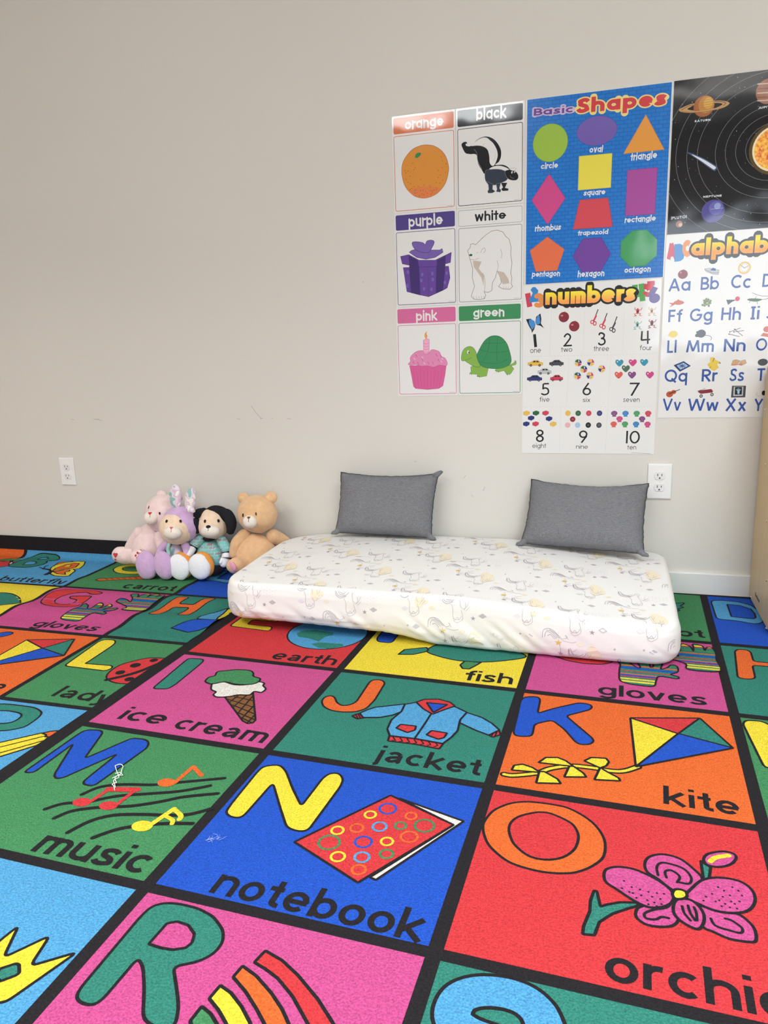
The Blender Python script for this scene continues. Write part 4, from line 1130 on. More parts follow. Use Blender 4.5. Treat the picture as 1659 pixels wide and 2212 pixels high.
  ('f','s_pink',[(.0738,.2241),(.1254,.3009),(.0714,.3761),(.0197,.2989)],.0011,'s_pink_e',False),
  ('f','s_mag',[(.3115,.2351),(.3991,.2348),(.3975,.3691),(.3099,.3686)],.0011,'s_mag_e',False),
  ('f','s_crim',[(.1703,.3099),(.2567,.3108),(.2729,.3977),(.1515,.3968)],.0011,'s_crim_e',False),
  ('f','s_coral',[(.071,.4138),(.1254,.4554),(.1037,.52),(.0354,.5195),(.0159,.453)],.0011,'s_coral_e',False),
  ('f','s_plum',[(.1825,.4276),(.2399,.4279),(.2694,.479),(.2412,.53),(.1825,.5298),(.1527,.4784)],.0011,'s_plum_e',False),
  ('f','s_green',[(.3317,.4139),(.3758,.4135),(.4074,.4454),(.4083,.4926),(.3756,.5214),(.3304,.5217),(.2997,.4901),(.2996,.4441)],.0011,'s_green_e',False),
  ('t','circle','paper',(.0475,.2075),(.1,.2078),.0119,'x','card',.14,None,None,.08,'circle'),
  ('t','oval','paper',(.1958,.1735),(.2356,.1745),.0127,'x','card',.14,None,None,.08,'oval'),
  ('t','triangle','paper',(.3196,.2073),(.3952,.2071),.0195,'asc','card',.14,None,None,.08,'triangle'),
  ('t','square','paper',(.1817,.2981),(.2464,.299),.0114,'x','card',.14,None,None,.08,'square'),
  ('t','rhombus','paper',(.0311,.3941),(.1129,.3947),.0124,'x','card',.14,None,None,.08,'rhombus'),
  ('t','trapezoid','paper',(.1666,.4159),(.2592,.4178),.0138,'asc','card',.14,None,None,.08,'trapezoid'),
  ('t','rectangle','paper',(.3082,.3884),(.3998,.3886),.012,'x','card',.14,None,None,.08,'rectangle'),
  ('t','pentagon','paper',(.0229,.5352),(.113,.5371),.012,'x','card',.14,None,None,.08,'pentagon'),
  ('t','hexagon','paper',(.169,.544),(.2518,.5448),.0188,'asc','card',.14,None,None,.08,'hexagon'),
  ('t','octagon','paper',(.3131,.539),(.3919,.5396),.0122,'x','card',.14,None,None,.08,'octagon'),
  ('s','s_navy',[(.315,.548),(.4,.548)],.0012,False,False),
 ],
 'numbers': [
  ('t','1','n_red',(.0135,.0712),(.0306,.0683),.0447,'cap','futura',.26,None,None,0,'1'),
  ('t','2','n_sky',(.0212,.0558),(.0536,.0542),.0484,'cap','futura',.22,None,None,0,'2'),
  ('t','3','n_orange',(.039,.0742),(.0708,.0726),.0463,'cap','futura',.22,None,None,0,'3'),
  ('t','4','n_green',(.3499,.071),(.3864,.0669),.054,'cap','futura',.22,None,None,0,'4'),
  ('t','5','n_red',(.3817,.0565),(.4144,.0551),.048,'cap','futura',.22,None,None,0,'5'),
  ('t','6','n_violet',(.3983,.0776),(.4308,.0733),.048,'cap','futura',.22,None,None,0,'6'),
  ('t','numbers','grad',(.0723,.0657),(.3549,.0668),.0392,'x','futura',.185,.0062,'c_black',0,'numbers'),
  ('t','1','c_black',(.0383,.2016),(.0477,.2006),.0425,'cap','futura',.085,None,None,0,'1'),
  ('t','2','c_black',(.1336,.2023),(.1611,.2016),.0429,'cap','futura',.085,None,None,0,'2'),
  ('t','3','c_black',(.2436,.2027),(.2689,.2019),.0425,'cap','futura',.085,None,None,0,'3'),
  ('t','4','c_black',(.3762,.2029),(.4057,.2017),.0418,'cap','futura',.085,None,None,0,'4'),
  ('t','5','c_black',(.064,.3622),(.0907,.3616),.0413,'cap','futura',.085,None,None,0,'5'),
  ('t','6','c_black',(.1986,.3633),(.2261,.3637),.0407,'cap','futura',.085,None,None,0,'6'),
  ('t','7','c_black',(.3474,.3665),(.3785,.3669),.0423,'cap','futura',.085,None,None,0,'7'),
  ('t','8','c_black',(.0475,.5208),(.0741,.5207),.0426,'cap','futura',.085,None,None,0,'8'),
  ('t','9','c_black',(.1904,.5227),(.2181,.5232),.0419,'cap','futura',.085,None,None,0,'9'),
  ('t','10','c_black',(.3428,.5242),(.3863,.5246),.0422,'cap','futura',.085,None,None,0,'10'),
  ('t','one','c_black',(.025,.2199),(.0605,.2197),.0122,'x','futura',.075,None,None,0,'one'),
  ('t','two','c_black',(.1262,.2191),(.1624,.2195),.0115,'x','futura',.075,None,None,0,'two'),
  ('t','three','c_black',(.2306,.2196),(.279,.2204),.0165,'asc','futura',.075,None,None,0,'three'),
  ('t','four','c_black',(.374,.2208),(.4117,.2219),.0162,'asc','futura',.075,None,None,0,'four'),
  ('t','five','c_black',(.0579,.3829),(.0911,.3833),.0166,'asc','futura',.075,None,None,0,'five'),
  ('t','six','c_black',(.1997,.3854),(.2246,.3856),.0104,'x','futura',.075,None,None,0,'six'),
  ('t','seven','c_black',(.3288,.3867),(.3808,.3873),.0112,'x','futura',.075,None,None,0,'seven'),
  ('t','eight','c_black',(.0358,.5413),(.0824,.541),.0112,'x','futura',.075,None,None,0,'eight'),
  ('t','nine','c_black',(.1821,.5429),(.2211,.5432),.0104,'x','futura',.075,None,None,0,'nine'),
  ('t','ten','c_black',(.3481,.5449),(.3766,.5447),.0112,'x','futura',.075,None,None,0,'ten'),
  ('s','p_grey',[(.0055,.2313),(.011,.2313)],.0006,False,False),
  ('s','p_grey',[(.0165,.2313),(.022,.2313)],.0006,False,False),
  ('s','p_grey',[(.0274,.2314),(.0329,.2314)],.0006,False,False),
  ('s','p_grey',[(.0383,.2314),(.0438,.2315)],.0006,False,False),
  ('s','p_grey',[(.0492,.2315),(.0546,.2315)],.0006,False,False),
  ('s','p_grey',[(.06,.2316),(.0655,.2316)],.0006,False,False),
  ('s','p_grey',[(.0709,.2316),(.0763,.2317)],.0006,False,False),
  ('s','p_grey',[(.0817,.2317),(.087,.2317)],.0006,False,False),
  ('s','p_grey',[(.0924,.2317),(.0978,.2318)],.0006,False,False),
  ('s','p_grey',[(.1032,.2318),(.1085,.2318)],.0006,False,False),
  ('s','p_grey',[(.1139,.2319),(.1192,.2319)],.0006,False,False),
  ('s','p_grey',[(.1246,.2319),(.1299,.232)],.0006,False,False),
  ('s','p_grey',[(.1352,.232),(.1406,.232)],.0006,False,False),
  ('s','p_grey',[(.1459,.232),(.1512,.2321)],.0006,False,False),
  ('s','p_grey',[(.1565,.2321),(.1618,.2321)],.0006,False,False),
  ('s','p_grey',[(.1671,.2322),(.1724,.2322)],.0006,False,False),
  ('s','p_grey',[(.1776,.2322),(.1829,.2323)],.0006,False,False),
  ('s','p_grey',[(.1882,.2323),(.1934,.2323)],.0006,False,False),
  ('s','p_grey',[(.1987,.2323),(.2039,.2324)],.0006,False,False),
  ('s','p_grey',[(.2092,.2324),(.2144,.2324)],.0006,False,False),
  ('s','p_grey',[(.2196,.2325),(.2249,.2325)],.0006,False,False),
  ('s','p_grey',[(.2301,.2325),(.2353,.2326)],.0006,False,False),
  ('s','p_grey',[(.2405,.2326),(.2457,.2326)],.0006,False,False),
  ('s','p_grey',[(.2509,.2326),(.2561,.2327)],.0006,False,False),
  ('s','p_grey',[(.2612,.2327),(.2664,.2327)],.0006,False,False),
  ('s','p_grey',[(.2716,.2328),(.2767,.2328)],.0006,False,False),
  ('s','p_grey',[(.2819,.2328),(.287,.2328)],.0006,False,False),
  ('s','p_grey',[(.2922,.2329),(.2973,.2329)],.0006,False,False),
  ('s','p_grey',[(.3025,.2329),(.3076,.233)],.0006,False,False),
  ('s','p_grey',[(.3127,.233),(.3178,.233)],.0006,False,False),
  ('s','p_grey',[(.3229,.233),(.328,.2331)],.0006,False,False),
  ('s','p_grey',[(.3331,.2331),(.3382,.2331)],.0006,False,False),
  ('s','p_grey',[(.3433,.2332),(.3484,.2332)],.0006,False,False),
  ('s','p_grey',[(.3534,.2332),(.3585,.2332)],.0006,False,False),
  ('s','p_grey',[(.3635,.2333),(.3686,.2333)],.0006,False,False),
  ('s','p_grey',[(.3736,.2333),(.3787,.2334)],.0006,False,False),
  ('s','p_grey',[(.3837,.2334),(.3887,.2334)],.0006,False,False),
  ('s','p_grey',[(.3938,.2334),(.3988,.2335)],.0006,False,False),
  ('s','p_grey',[(.4038,.2335),(.4088,.2335)],.0006,False,False),
  ('s','p_grey',[(.4138,.2336),(.4188,.2336)],.0006,False,False),
  ('s','p_grey',[(.0022,.3994),(.0077,.3995)],.0006,False,False),
  ('s','p_grey',[(.0132,.3995),(.0187,.3996)],.0006,False,False),
  ('s','p_grey',[(.0242,.3996),(.0297,.3997)],.0006,False,False),
  ('s','p_grey',[(.0352,.3997),(.0407,.3998)],.0006,False,False),
  ('s','p_grey',[(.0462,.3998),(.0517,.3999)],.0006,False,False),
  ('s','p_grey',[(.0571,.3999),(.0626,.4)],.0006,False,False),
  ('s','p_grey',[(.068,.4),(.0735,.4001)],.0006,False,False),
  ('s','p_grey',[(.0789,.4001),(.0844,.4002)],.0006,False,False),
  ('s','p_grey',[(.0898,.4002),(.0952,.4003)],.0006,False,False),
  ('s','p_grey',[(.1006,.4003),(.106,.4003)],.0006,False,False),
  ('s','p_grey',[(.1114,.4004),(.1168,.4004)],.0006,False,False),
  ('s','p_grey',[(.1222,.4005),(.1276,.4005)],.0006,False,False),
  ('s','p_grey',[(.133,.4006),(.1383,.4006)],.0006,False,False),
  ('s','p_grey',[(.1437,.4007),(.149,.4007)],.0006,False,False),
  ('s','p_grey',[(.1544,.4008),(.1597,.4008)],.0006,False,False),
  ('s','p_grey',[(.1651,.4009),(.1704,.4009)],.0006,False,False),
  ('s','p_grey',[(.1757,.401),(.181,.401)],.0006,False,False),
  ('s','p_grey',[(.1864,.401),(.1917,.4011)],.0006,False,False),
  ('s','p_grey',[(.197,.4011),(.2022,.4012)],.0006,False,False),
  ('s','p_grey',[(.2075,.4012),(.2128,.4013)],.0006,False,False),
  ('s','p_grey',[(.2181,.4013),(.2234,.4014)],.0006,False,False),
  ('s','p_grey',[(.2286,.4014),(.2339,.4015)],.0006,False,False),
  ('s','p_grey',[(.2391,.4015),(.2444,.4016)],.0006,False,False),
  ('s','p_grey',[(.2496,.4016),(.2548,.4016)],.0006,False,False),
  ('s','p_grey',[(.2601,.4017),(.2653,.4017)],.0006,False,False),
  ('s','p_grey',[(.2705,.4018),(.2757,.4018)],.0006,False,False),
  ('s','p_grey',[(.2809,.4019),(.2861,.4019)],.0006,False,False),
  ('s','p_grey',[(.2913,.402),(.2964,.402)],.0006,False,False),
  ('s','p_grey',[(.3016,.402),(.3068,.4021)],.0006,False,False),
  ('s','p_grey',[(.312,.4021),(.3171,.4022)],.0006,False,False),
  ('s','p_grey',[(.3223,.4022),(.3274,.4023)],.0006,False,False),
  ('s','p_grey',[(.3325,.4023),(.3377,.4024)],.0006,False,False),
  ('s','p_grey',[(.3428,.4024),(.3479,.4025)],.0006,False,False),
  ('s','p_grey',[(.353,.4025),(.3582,.4025)],.0006,False,False),
  ('s','p_grey',[(.3633,.4026),(.3684,.4026)],.0006,False,False),
  ('s','p_grey',[(.3734,.4027),(.3785,.4027)],.0006,False,False),
  ('s','p_grey',[(.3836,.4028),(.3887,.4028)],.0006,False,False),
  ('s','p_grey',[(.3937,.4029),(.3988,.4029)],.0006,False,False),
  ('s','p_grey',[(.4039,.4029),(.4089,.403)],.0006,False,False),
  ('s','p_grey',[(.414,.403),(.419,.4031)],.0006,False,False),
  ('s','p_grey',[(.0932,.0878),(.0931,.0896)],.0006,False,False),
  ('s','p_grey',[(.0931,.0913),(.093,.0931)],.0006,False,False),
  ('s','p_grey',[(.093,.0949),(.093,.0967)],.0006,False,False),
  ('s','p_grey',[(.0929,.0984),(.0929,.1002)],.0006,False,False),
  ('s','p_grey',[(.0928,.102),(.0928,.1037)],.0006,False,False),
  ('s','p_grey',[(.0927,.1055),(.0927,.1073)],.0006,False,False),
  ('s','p_grey',[(.0927,.1091),(.0926,.1108)],.0006,False,False),
  ('s','p_grey',[(.0926,.1126),(.0925,.1144)],.0006,False,False),
  ('s','p_grey',[(.0925,.1162),(.0924,.1179)],.0006,False,False),
  ('s','p_grey',[(.0924,.1197),(.0923,.1215)],.0006,False,False),
  ('s','p_grey',[(.0923,.1233),(.0923,.125)],.0006,False,False),
  ('s','p_grey',[(.0922,.1268),(.0922,.1286)],.0006,False,False),
  ('s','p_grey',[(.0921,.1304),(.0921,.1322)],.0006,False,False),
  ('s','p_grey',[(.092,.134),(.092,.1357)],.0006,False,False),
  ('s','p_grey',[(.0919,.1375),(.0919,.1393)],.0006,False,False),
  ('s','p_grey',[(.0919,.1411),(.0918,.1429)],.0006,False,False),
  ('s','p_grey',[(.0918,.1447),(.0917,.1464)],.0006,False,False),
  ('s','p_grey',[(.0917,.1482),(.0916,.15)],.0006,False,False),
  ('s','p_grey',[(.0916,.1518),(.0915,.1536)],.0006,False,False),
  ('s','p_grey',[(.0915,.1554),(.0915,.1572)],.0006,False,False),
  ('s','p_grey',[(.0914,.159),(.0914,.1608)],.0006,False,False),
  ('s','p_grey',[(.0913,.1625),(.0913,.1643)],.0006,False,False),
  ('s','p_grey',[(.0912,.1661),(.0912,.1679)],.0006,False,False),
  ('s','p_grey',[(.0911,.1697),(.0911,.1715)],.0006,False,False),
  ('s','p_grey',[(.0911,.1733),(.091,.1751)],.0006,False,False),
  ('s','p_grey',[(.091,.1769),(.0909,.1787)],.0006,False,False),
  ('s','p_grey',[(.0909,.1805),(.0908,.1823)],.0006,False,False),
  ('s','p_grey',[(.0908,.1841),(.0907,.1859)],.0006,False,False),
  ('s','p_grey',[(.0907,.1877),(.0907,.1895)],.0006,False,False),
  ('s','p_grey',[(.0906,.1913),(.0906,.1931)],.0006,False,False),
  ('s','p_grey',[(.0905,.1949),(.0905,.1967)],.0006,False,False),
  ('s','p_grey',[(.0904,.1985),(.0904,.2003)],.0006,False,False),
  ('s','p_grey',[(.0903,.2021),(.0903,.2039)],.0006,False,False),
  ('s','p_grey',[(.0903,.2057),(.0902,.2075)],.0006,False,False),
  ('s','p_grey',[(.0902,.2093),(.0901,.2111)],.0006,False,False),
  ('s','p_grey',[(.0901,.2129),(.09,.2147)],.0006,False,False),
  ('s','p_grey',[(.09,.2166),(.0899,.2184)],.0006,False,False),
  ('s','p_grey',[(.0899,.2202),(.0898,.222)],.0006,False,False),
  ('s','p_grey',[(.0898,.2238),(.0898,.2256)],.0006,False,False),
  ('s','p_grey',[(.0897,.2274),(.0897,.2292)],.0006,False,False),
  ('s','p_grey',[(.1995,.0894),(.1995,.0912)],.0006,False,False),
  ('s','p_grey',[(.1994,.0929),(.1994,.0946)],.0006,False,False),
  ('s','p_grey',[(.1994,.0964),(.1993,.0981)],.0006,False,False),
  ('s','p_grey',[(.1993,.0999),(.1993,.1016)],.0006,False,False),
  ('s','p_grey',[(.1992,.1033),(.1992,.1051)],.0006,False,False),
  ('s','p_grey',[(.1992,.1068),(.1991,.1086)],.0006,False,False),
  ('s','p_grey',[(.1991,.1103),(.1991,.1121)],.0006,False,False),
  ('s','p_grey',[(.199,.1138),(.199,.1156)],.0006,False,False),
  ('s','p_grey',[(.199,.1173),(.1989,.119)],.0006,False,False),
  ('s','p_grey',[(.1989,.1208),(.1989,.1225)],.0006,False,False),
  ('s','p_grey',[(.1988,.1243),(.1988,.126)],.0006,False,False),
  ('s','p_grey',[(.1988,.1278),(.1987,.1295)],.0006,False,False),
  ('s','p_grey',[(.1987,.1313),(.1987,.133)],.0006,False,False),
  ('s','p_grey',[(.1986,.1348),(.1986,.1366)],.0006,False,False),
  ('s','p_grey',[(.1985,.1383),(.1985,.1401)],.0006,False,False),
  ('s','p_grey',[(.1985,.1418),(.1984,.1436)],.0006,False,False),
  ('s','p_grey',[(.1984,.1453),(.1984,.1471)],.0006,False,False),
  ('s','p_grey',[(.1983,.1488),(.1983,.1506)],.0006,False,False),
  ('s','p_grey',[(.1983,.1524),(.1982,.1541)],.0006,False,False),
  ('s','p_grey',[(.1982,.1559),(.1982,.1576)],.0006,False,False),
  ('s','p_grey',[(.1981,.1594),(.1981,.1612)],.0006,False,False),
  ('s','p_grey',[(.1981,.1629),(.198,.1647)],.0006,False,False),
  ('s','p_grey',[(.198,.1664),(.198,.1682)],.0006,False,False),
  ('s','p_grey',[(.1979,.17),(.1979,.1717)],.0006,False,False),
  ('s','p_grey',[(.1979,.1735),(.1978,.1753)],.0006,False,False),
  ('s','p_grey',[(.1978,.177),(.1978,.1788)],.0006,False,False),
  ('s','p_grey',[(.1977,.1806),(.1977,.1823)],.0006,False,False),
  ('s','p_grey',[(.1977,.1841),(.1976,.1859)],.0006,False,False),
  ('s','p_grey',[(.1976,.1876),(.1975,.1894)],.0006,False,False),
  ('s','p_grey',[(.1975,.1912),(.1975,.193)],.0006,False,False),
  ('s','p_grey',[(.1974,.1947),(.1974,.1965)],.0006,False,False),
  ('s','p_grey',[(.1974,.1983),(.1973,.2001)],.0006,False,False),
  ('s','p_grey',[(.1973,.2018),(.1973,.2036)],.0006,False,False),
  ('s','p_grey',[(.1972,.2054),(.1972,.2072)],.0006,False,False),
  ('s','p_grey',[(.1972,.2089),(.1971,.2107)],.0006,False,False),
  ('s','p_grey',[(.1971,.2125),(.1971,.2143)],.0006,False,False),
  ('s','p_grey',[(.197,.216),(.197,.2178)],.0006,False,False),
  ('s','p_grey',[(.197,.2196),(.1969,.2214)],.0006,False,False),
  ('s','p_grey',[(.1969,.2232),(.1969,.2249)],.0006,False,False),
  ('s','p_grey',[(.1968,.2267),(.1968,.2285)],.0006,False,False),
  ('s','p_grey',[(.3231,.0904),(.3231,.0921)],.0006,False,False),
  ('s','p_grey',[(.3231,.0938),(.323,.0956)],.0006,False,False),
  ('s','p_grey',[(.323,.0973),(.323,.099)],.0006,False,False),
  ('s','p_grey',[(.323,.1008),(.323,.1025)],.0006,False,False),
  ('s','p_grey',[(.323,.1042),(.3229,.106)],.0006,False,False),
  ('s','p_grey',[(.3229,.1077),(.3229,.1095)],.0006,False,False),
  ('s','p_grey',[(.3229,.1112),(.3229,.1129)],.0006,False,False),
  ('s','p_grey',[(.3229,.1147),(.3228,.1164)],.0006,False,False),
  ('s','p_grey',[(.3228,.1182),(.3228,.1199)],.0006,False,False),
  ('s','p_grey',[(.3228,.1216),(.3228,.1234)],.0006,False,False),
  ('s','p_grey',[(.3228,.1251),(.3227,.1269)],.0006,False,False),
  ('s','p_grey',[(.3227,.1286),(.3227,.1304)],.0006,False,False),
  ('s','p_grey',[(.3227,.1321),(.3227,.1338)],.0006,False,False),
  ('s','p_grey',[(.3227,.1356),(.3226,.1373)],.0006,False,False),
  ('s','p_grey',[(.3226,.1391),(.3226,.1408)],.0006,False,False),
  ('s','p_grey',[(.3226,.1426),(.3226,.1443)],.0006,False,False),
  ('s','p_grey',[(.3226,.1461),(.3225,.1478)],.0006,False,False),
  ('s','p_grey',[(.3225,.1496),(.3225,.1513)],.0006,False,False),
  ('s','p_grey',[(.3225,.1531),(.3225,.1548)],.0006,False,False),
  ('s','p_grey',[(.3224,.1566),(.3224,.1583)],.0006,False,False),
  ('s','p_grey',[(.3224,.1601),(.3224,.1619)],.0006,False,False),
  ('s','p_grey',[(.3224,.1636),(.3224,.1654)],.0006,False,False),
  ('s','p_grey',[(.3223,.1671),(.3223,.1689)],.0006,False,False),
  ('s','p_grey',[(.3223,.1706),(.3223,.1724)],.0006,False,False),
  ('s','p_grey',[(.3223,.1742),(.3223,.1759)],.0006,False,False),
  ('s','p_grey',[(.3222,.1777),(.3222,.1794)],.0006,False,False),
  ('s','p_grey',[(.3222,.1812),(.3222,.183)],.0006,False,False),
  ('s','p_grey',[(.3222,.1847),(.3222,.1865)],.0006,False,False),
  ('s','p_grey',[(.3221,.1882),(.3221,.19)],.0006,False,False),
  ('s','p_grey',[(.3221,.1918),(.3221,.1935)],.0006,False,False),
  ('s','p_grey',[(.3221,.1953),(.3221,.1971)],.0006,False,False),
  ('s','p_grey',[(.322,.1988),(.322,.2006)],.0006,False,False),
  ('s','p_grey',[(.322,.2024),(.322,.2041)],.0006,False,False),
  ('s','p_grey',[(.322,.2059),(.322,.2077)],.0006,False,False),
  ('s','p_grey',[(.3219,.2095),(.3219,.2112)],.0006,False,False),
  ('s','p_grey',[(.3219,.213),(.3219,.2148)],.0006,False,False),
  ('s','p_grey',[(.3219,.2165),(.3218,.2183)],.0006,False,False),
  ('s','p_grey',[(.3218,.2201),(.3218,.2219)],.0006,False,False),
  ('s','p_grey',[(.3218,.2236),(.3218,.2254)],.0006,False,False),
  ('s','p_grey',[(.3218,.2272),(.3217,.229)],.0006,False,False),
  ('s','p_grey',[(.1527,.2359),(.1526,.2379)],.0006,False,False),
  ('s','p_grey',[(.1525,.2399),(.1525,.2419)],.0006,False,False),
  ('s','p_grey',[(.1524,.2439),(.1523,.2459)],.0006,False,False),
  ('s','p_grey',[(.1523,.2479),(.1522,.2499)],.0006,False,False),
  ('s','p_grey',[(.1521,.2519),(.1521,.2539)],.0006,False,False),
  ('s','p_grey',[(.152,.2559),(.1519,.2579)],.0006,False,False),
  ('s','p_grey',[(.1518,.2599),(.1518,.2619)],.0006,False,False),
  ('s','p_grey',[(.1517,.2639),(.1516,.2659)],.0006,False,False),
  ('s','p_grey',[(.1516,.2679),(.1515,.2699)],.0006,False,False),
  ('s','p_grey',[(.1514,.272),(.1514,.274)],.0006,False,False),
  ('s','p_grey',[(.1513,.276),(.1512,.278)],.0006,False,False),
  ('s','p_grey',[(.1512,.28),(.1511,.282)],.0006,False,False),
  ('s','p_grey',[(.151,.284),(.1509,.2861)],.0006,False,False),
  ('s','p_grey',[(.1509,.2881),(.1508,.2901)],.0006,False,False),
  ('s','p_grey',[(.1507,.2921),(.1507,.2941)],.0006,False,False),
  ('s','p_grey',[(.1506,.2962),(.1505,.2982)],.0006,False,False),
  ('s','p_grey',[(.1505,.3002),(.1504,.3022)],.0006,False,False),
  ('s','p_grey',[(.1503,.3042),(.1503,.3063)],.0006,False,False),
  ('s','p_grey',[(.1502,.3083),(.1501,.3103)],.0006,False,False),
  ('s','p_grey',[(.15,.3124),(.15,.3144)],.0006,False,False),
  ('s','p_grey',[(.1499,.3164),(.1498,.3184)],.0006,False,False),
  ('s','p_grey',[(.1498,.3205),(.1497,.3225)],.0006,False,False),
  ('s','p_grey',[(.1496,.3245),(.1496,.3266)],.0006,False,False),
  ('s','p_grey',[(.1495,.3286),(.1494,.3306)],.0006,False,False),
  ('s','p_grey',[(.1493,.3327),(.1493,.3347)],.0006,False,False),
  ('s','p_grey',[(.1492,.3367),(.1491,.3388)],.0006,False,False),
  ('s','p_grey',[(.1491,.3408),(.149,.3428)],.0006,False,False),
  ('s','p_grey',[(.1489,.3449),(.1489,.3469)],.0006,False,False),
  ('s','p_grey',[(.1488,.349),(.1487,.351)],.0006,False,False),
  ('s','p_grey',[(.1487,.353),(.1486,.3551)],.0006,False,False),
  ('s','p_grey',[(.1485,.3571),(.1484,.3592)],.0006,False,False),
  ('s','p_grey',[(.1484,.3612),(.1483,.3633)],.0006,False,False),
  ('s','p_grey',[(.1482,.3653),(.1482,.3674)],.0006,False,False),
  ('s','p_grey',[(.1481,.3694),(.148,.3715)],.0006,False,False),
  ('s','p_grey',[(.1479,.3735),(.1479,.3756)],.0006,False,False),
  ('s','p_grey',[(.1478,.3776),(.1477,.3797)],.0006,False,False),
  ('s','p_grey',[(.1477,.3817),(.1476,.3838)],.0006,False,False),
  ('s','p_grey',[(.1475,.3858),(.1475,.3879)],.0006,False,False),
  ('s','p_grey',[(.1474,.3899),(.1473,.392)],.0006,False,False),
  ('s','p_grey',[(.1472,.394),(.1472,.3961)],.0006,False,False),
  ('s','p_grey',[(.2855,.2364),(.2855,.2384)],.0006,False,False),
  ('s','p_grey',[(.2854,.2404),(.2854,.2424)],.0006,False,False),
  ('s','p_grey',[(.2853,.2444),(.2852,.2465)],.0006,False,False),
  ('s','p_grey',[(.2852,.2485),(.2851,.2505)],.0006,False,False),
  ('s','p_grey',[(.2851,.2525),(.285,.2545)],.0006,False,False),
  ('s','p_grey',[(.285,.2565),(.2849,.2585)],.0006,False,False),
  ('s','p_grey',[(.2849,.2605),(.2848,.2626)],.0006,False,False),
  ('s','p_grey',[(.2848,.2646),(.2847,.2666)],.0006,False,False),
  ('s','p_grey',[(.2847,.2686),(.2846,.2706)],.0006,False,False),
  ('s','p_grey',[(.2845,.2727),(.2845,.2747)],.0006,False,False),
  ('s','p_grey',[(.2844,.2767),(.2844,.2787)],.0006,False,False),
  ('s','p_grey',[(.2843,.2807),(.2843,.2828)],.0006,False,False),
  ('s','p_grey',[(.2842,.2848),(.2842,.2868)],.0006,False,False),
  ('s','p_grey',[(.2841,.2888),(.2841,.2909)],.0006,False,False),
  ('s','p_grey',[(.284,.2929),(.284,.2949)],.0006,False,False),
  ('s','p_grey',[(.2839,.2969),(.2838,.299)],.0006,False,False),
  ('s','p_grey',[(.2838,.301),(.2837,.303)],.0006,False,False),
  ('s','p_grey',[(.2837,.3051),(.2836,.3071)],.0006,False,False),
  ('s','p_grey',[(.2836,.3091),(.2835,.3112)],.0006,False,False),
  ('s','p_grey',[(.2835,.3132),(.2834,.3152)],.0006,False,False),
  ('s','p_grey',[(.2834,.3173),(.2833,.3193)],.0006,False,False),
  ('s','p_grey',[(.2833,.3214),(.2832,.3234)],.0006,False,False),
  ('s','p_grey',[(.2831,.3254),(.2831,.3275)],.0006,False,False),
  ('s','p_grey',[(.283,.3295),(.283,.3316)],.0006,False,False),
  ('s','p_grey',[(.2829,.3336),(.2829,.3356)],.0006,False,False),
  ('s','p_grey',[(.2828,.3377),(.2828,.3397)],.0006,False,False),
  ('s','p_grey',[(.2827,.3418),(.2827,.3438)],.0006,False,False),
  ('s','p_grey',[(.2826,.3459),(.2825,.3479)],.0006,False,False),
  ('s','p_grey',[(.2825,.35),(.2824,.352)],.0006,False,False),
  ('s','p_grey',[(.2824,.3541),(.2823,.3561)],.0006,False,False),
  ('s','p_grey',[(.2823,.3582),(.2822,.3602)],.0006,False,False),
  ('s','p_grey',[(.2822,.3623),(.2821,.3643)],.0006,False,False),
  ('s','p_grey',[(.2821,.3664),(.282,.3684)],.0006,False,False),
  ('s','p_grey',[(.282,.3705),(.2819,.3725)],.0006,False,False),
  ('s','p_grey',[(.2818,.3746),(.2818,.3767)],.0006,False,False),
  ('s','p_grey',[(.2817,.3787),(.2817,.3808)],.0006,False,False),
  ('s','p_grey',[(.2816,.3828),(.2816,.3849)],.0006,False,False),
  ('s','p_grey',[(.2815,.387),(.2815,.389)],.0006,False,False),
  ('s','p_grey',[(.2814,.3911),(.2813,.3932)],.0006,False,False),
  ('s','p_grey',[(.2813,.3952),(.2812,.3973)],.0006,False,False),
  ('s','p_grey',[(.1291,.4037),(.1291,.4056)],.0006,False,False),
  ('s','p_grey',[(.1291,.4075),(.129,.4094)],.0006,False,False),
  ('s','p_grey',[(.129,.4113),(.129,.4132)],.0006,False,False),
  ('s','p_grey',[(.129,.415),(.1289,.4169)],.0006,False,False),
  ('s','p_grey',[(.1289,.4188),(.1289,.4207)],.0006,False,False),
  ('s','p_grey',[(.1289,.4226),(.1289,.4245)],.0006,False,False),
  ('s','p_grey',[(.1288,.4264),(.1288,.4283)],.0006,False,False),
  ('s','p_grey',[(.1288,.4302),(.1288,.432)],.0006,False,False),
  ('s','p_grey',[(.1287,.4339),(.1287,.4358)],.0006,False,False),
  ('s','p_grey',[(.1287,.4377),(.1287,.4396)],.0006,False,False),
  ('s','p_grey',[(.1286,.4415),(.1286,.4434)],.0006,False,False),
  ('s','p_grey',[(.1286,.4453),(.1286,.4472)],.0006,False,False),
  ('s','p_grey',[(.1286,.4491),(.1285,.451)],.0006,False,False),
  ('s','p_grey',[(.1285,.4529),(.1285,.4548)],.0006,False,False),
  ('s','p_grey',[(.1285,.4567),(.1284,.4586)],.0006,False,False),
  ('s','p_grey',[(.1284,.4605),(.1284,.4624)],.0006,False,False),
  ('s','p_grey',[(.1284,.4643),(.1283,.4662)],.0006,False,False),
  ('s','p_grey',[(.1283,.4681),(.1283,.47)],.0006,False,False),
  ('s','p_grey',[(.1283,.4719),(.1283,.4738)],.0006,False,False),
  ('s','p_grey',[(.1282,.4757),(.1282,.4776)],.0006,False,False),
  ('s','p_grey',[(.1282,.4795),(.1282,.4814)],.0006,False,False),
  ('s','p_grey',[(.1281,.4834),(.1281,.4853)],.0006,False,False),
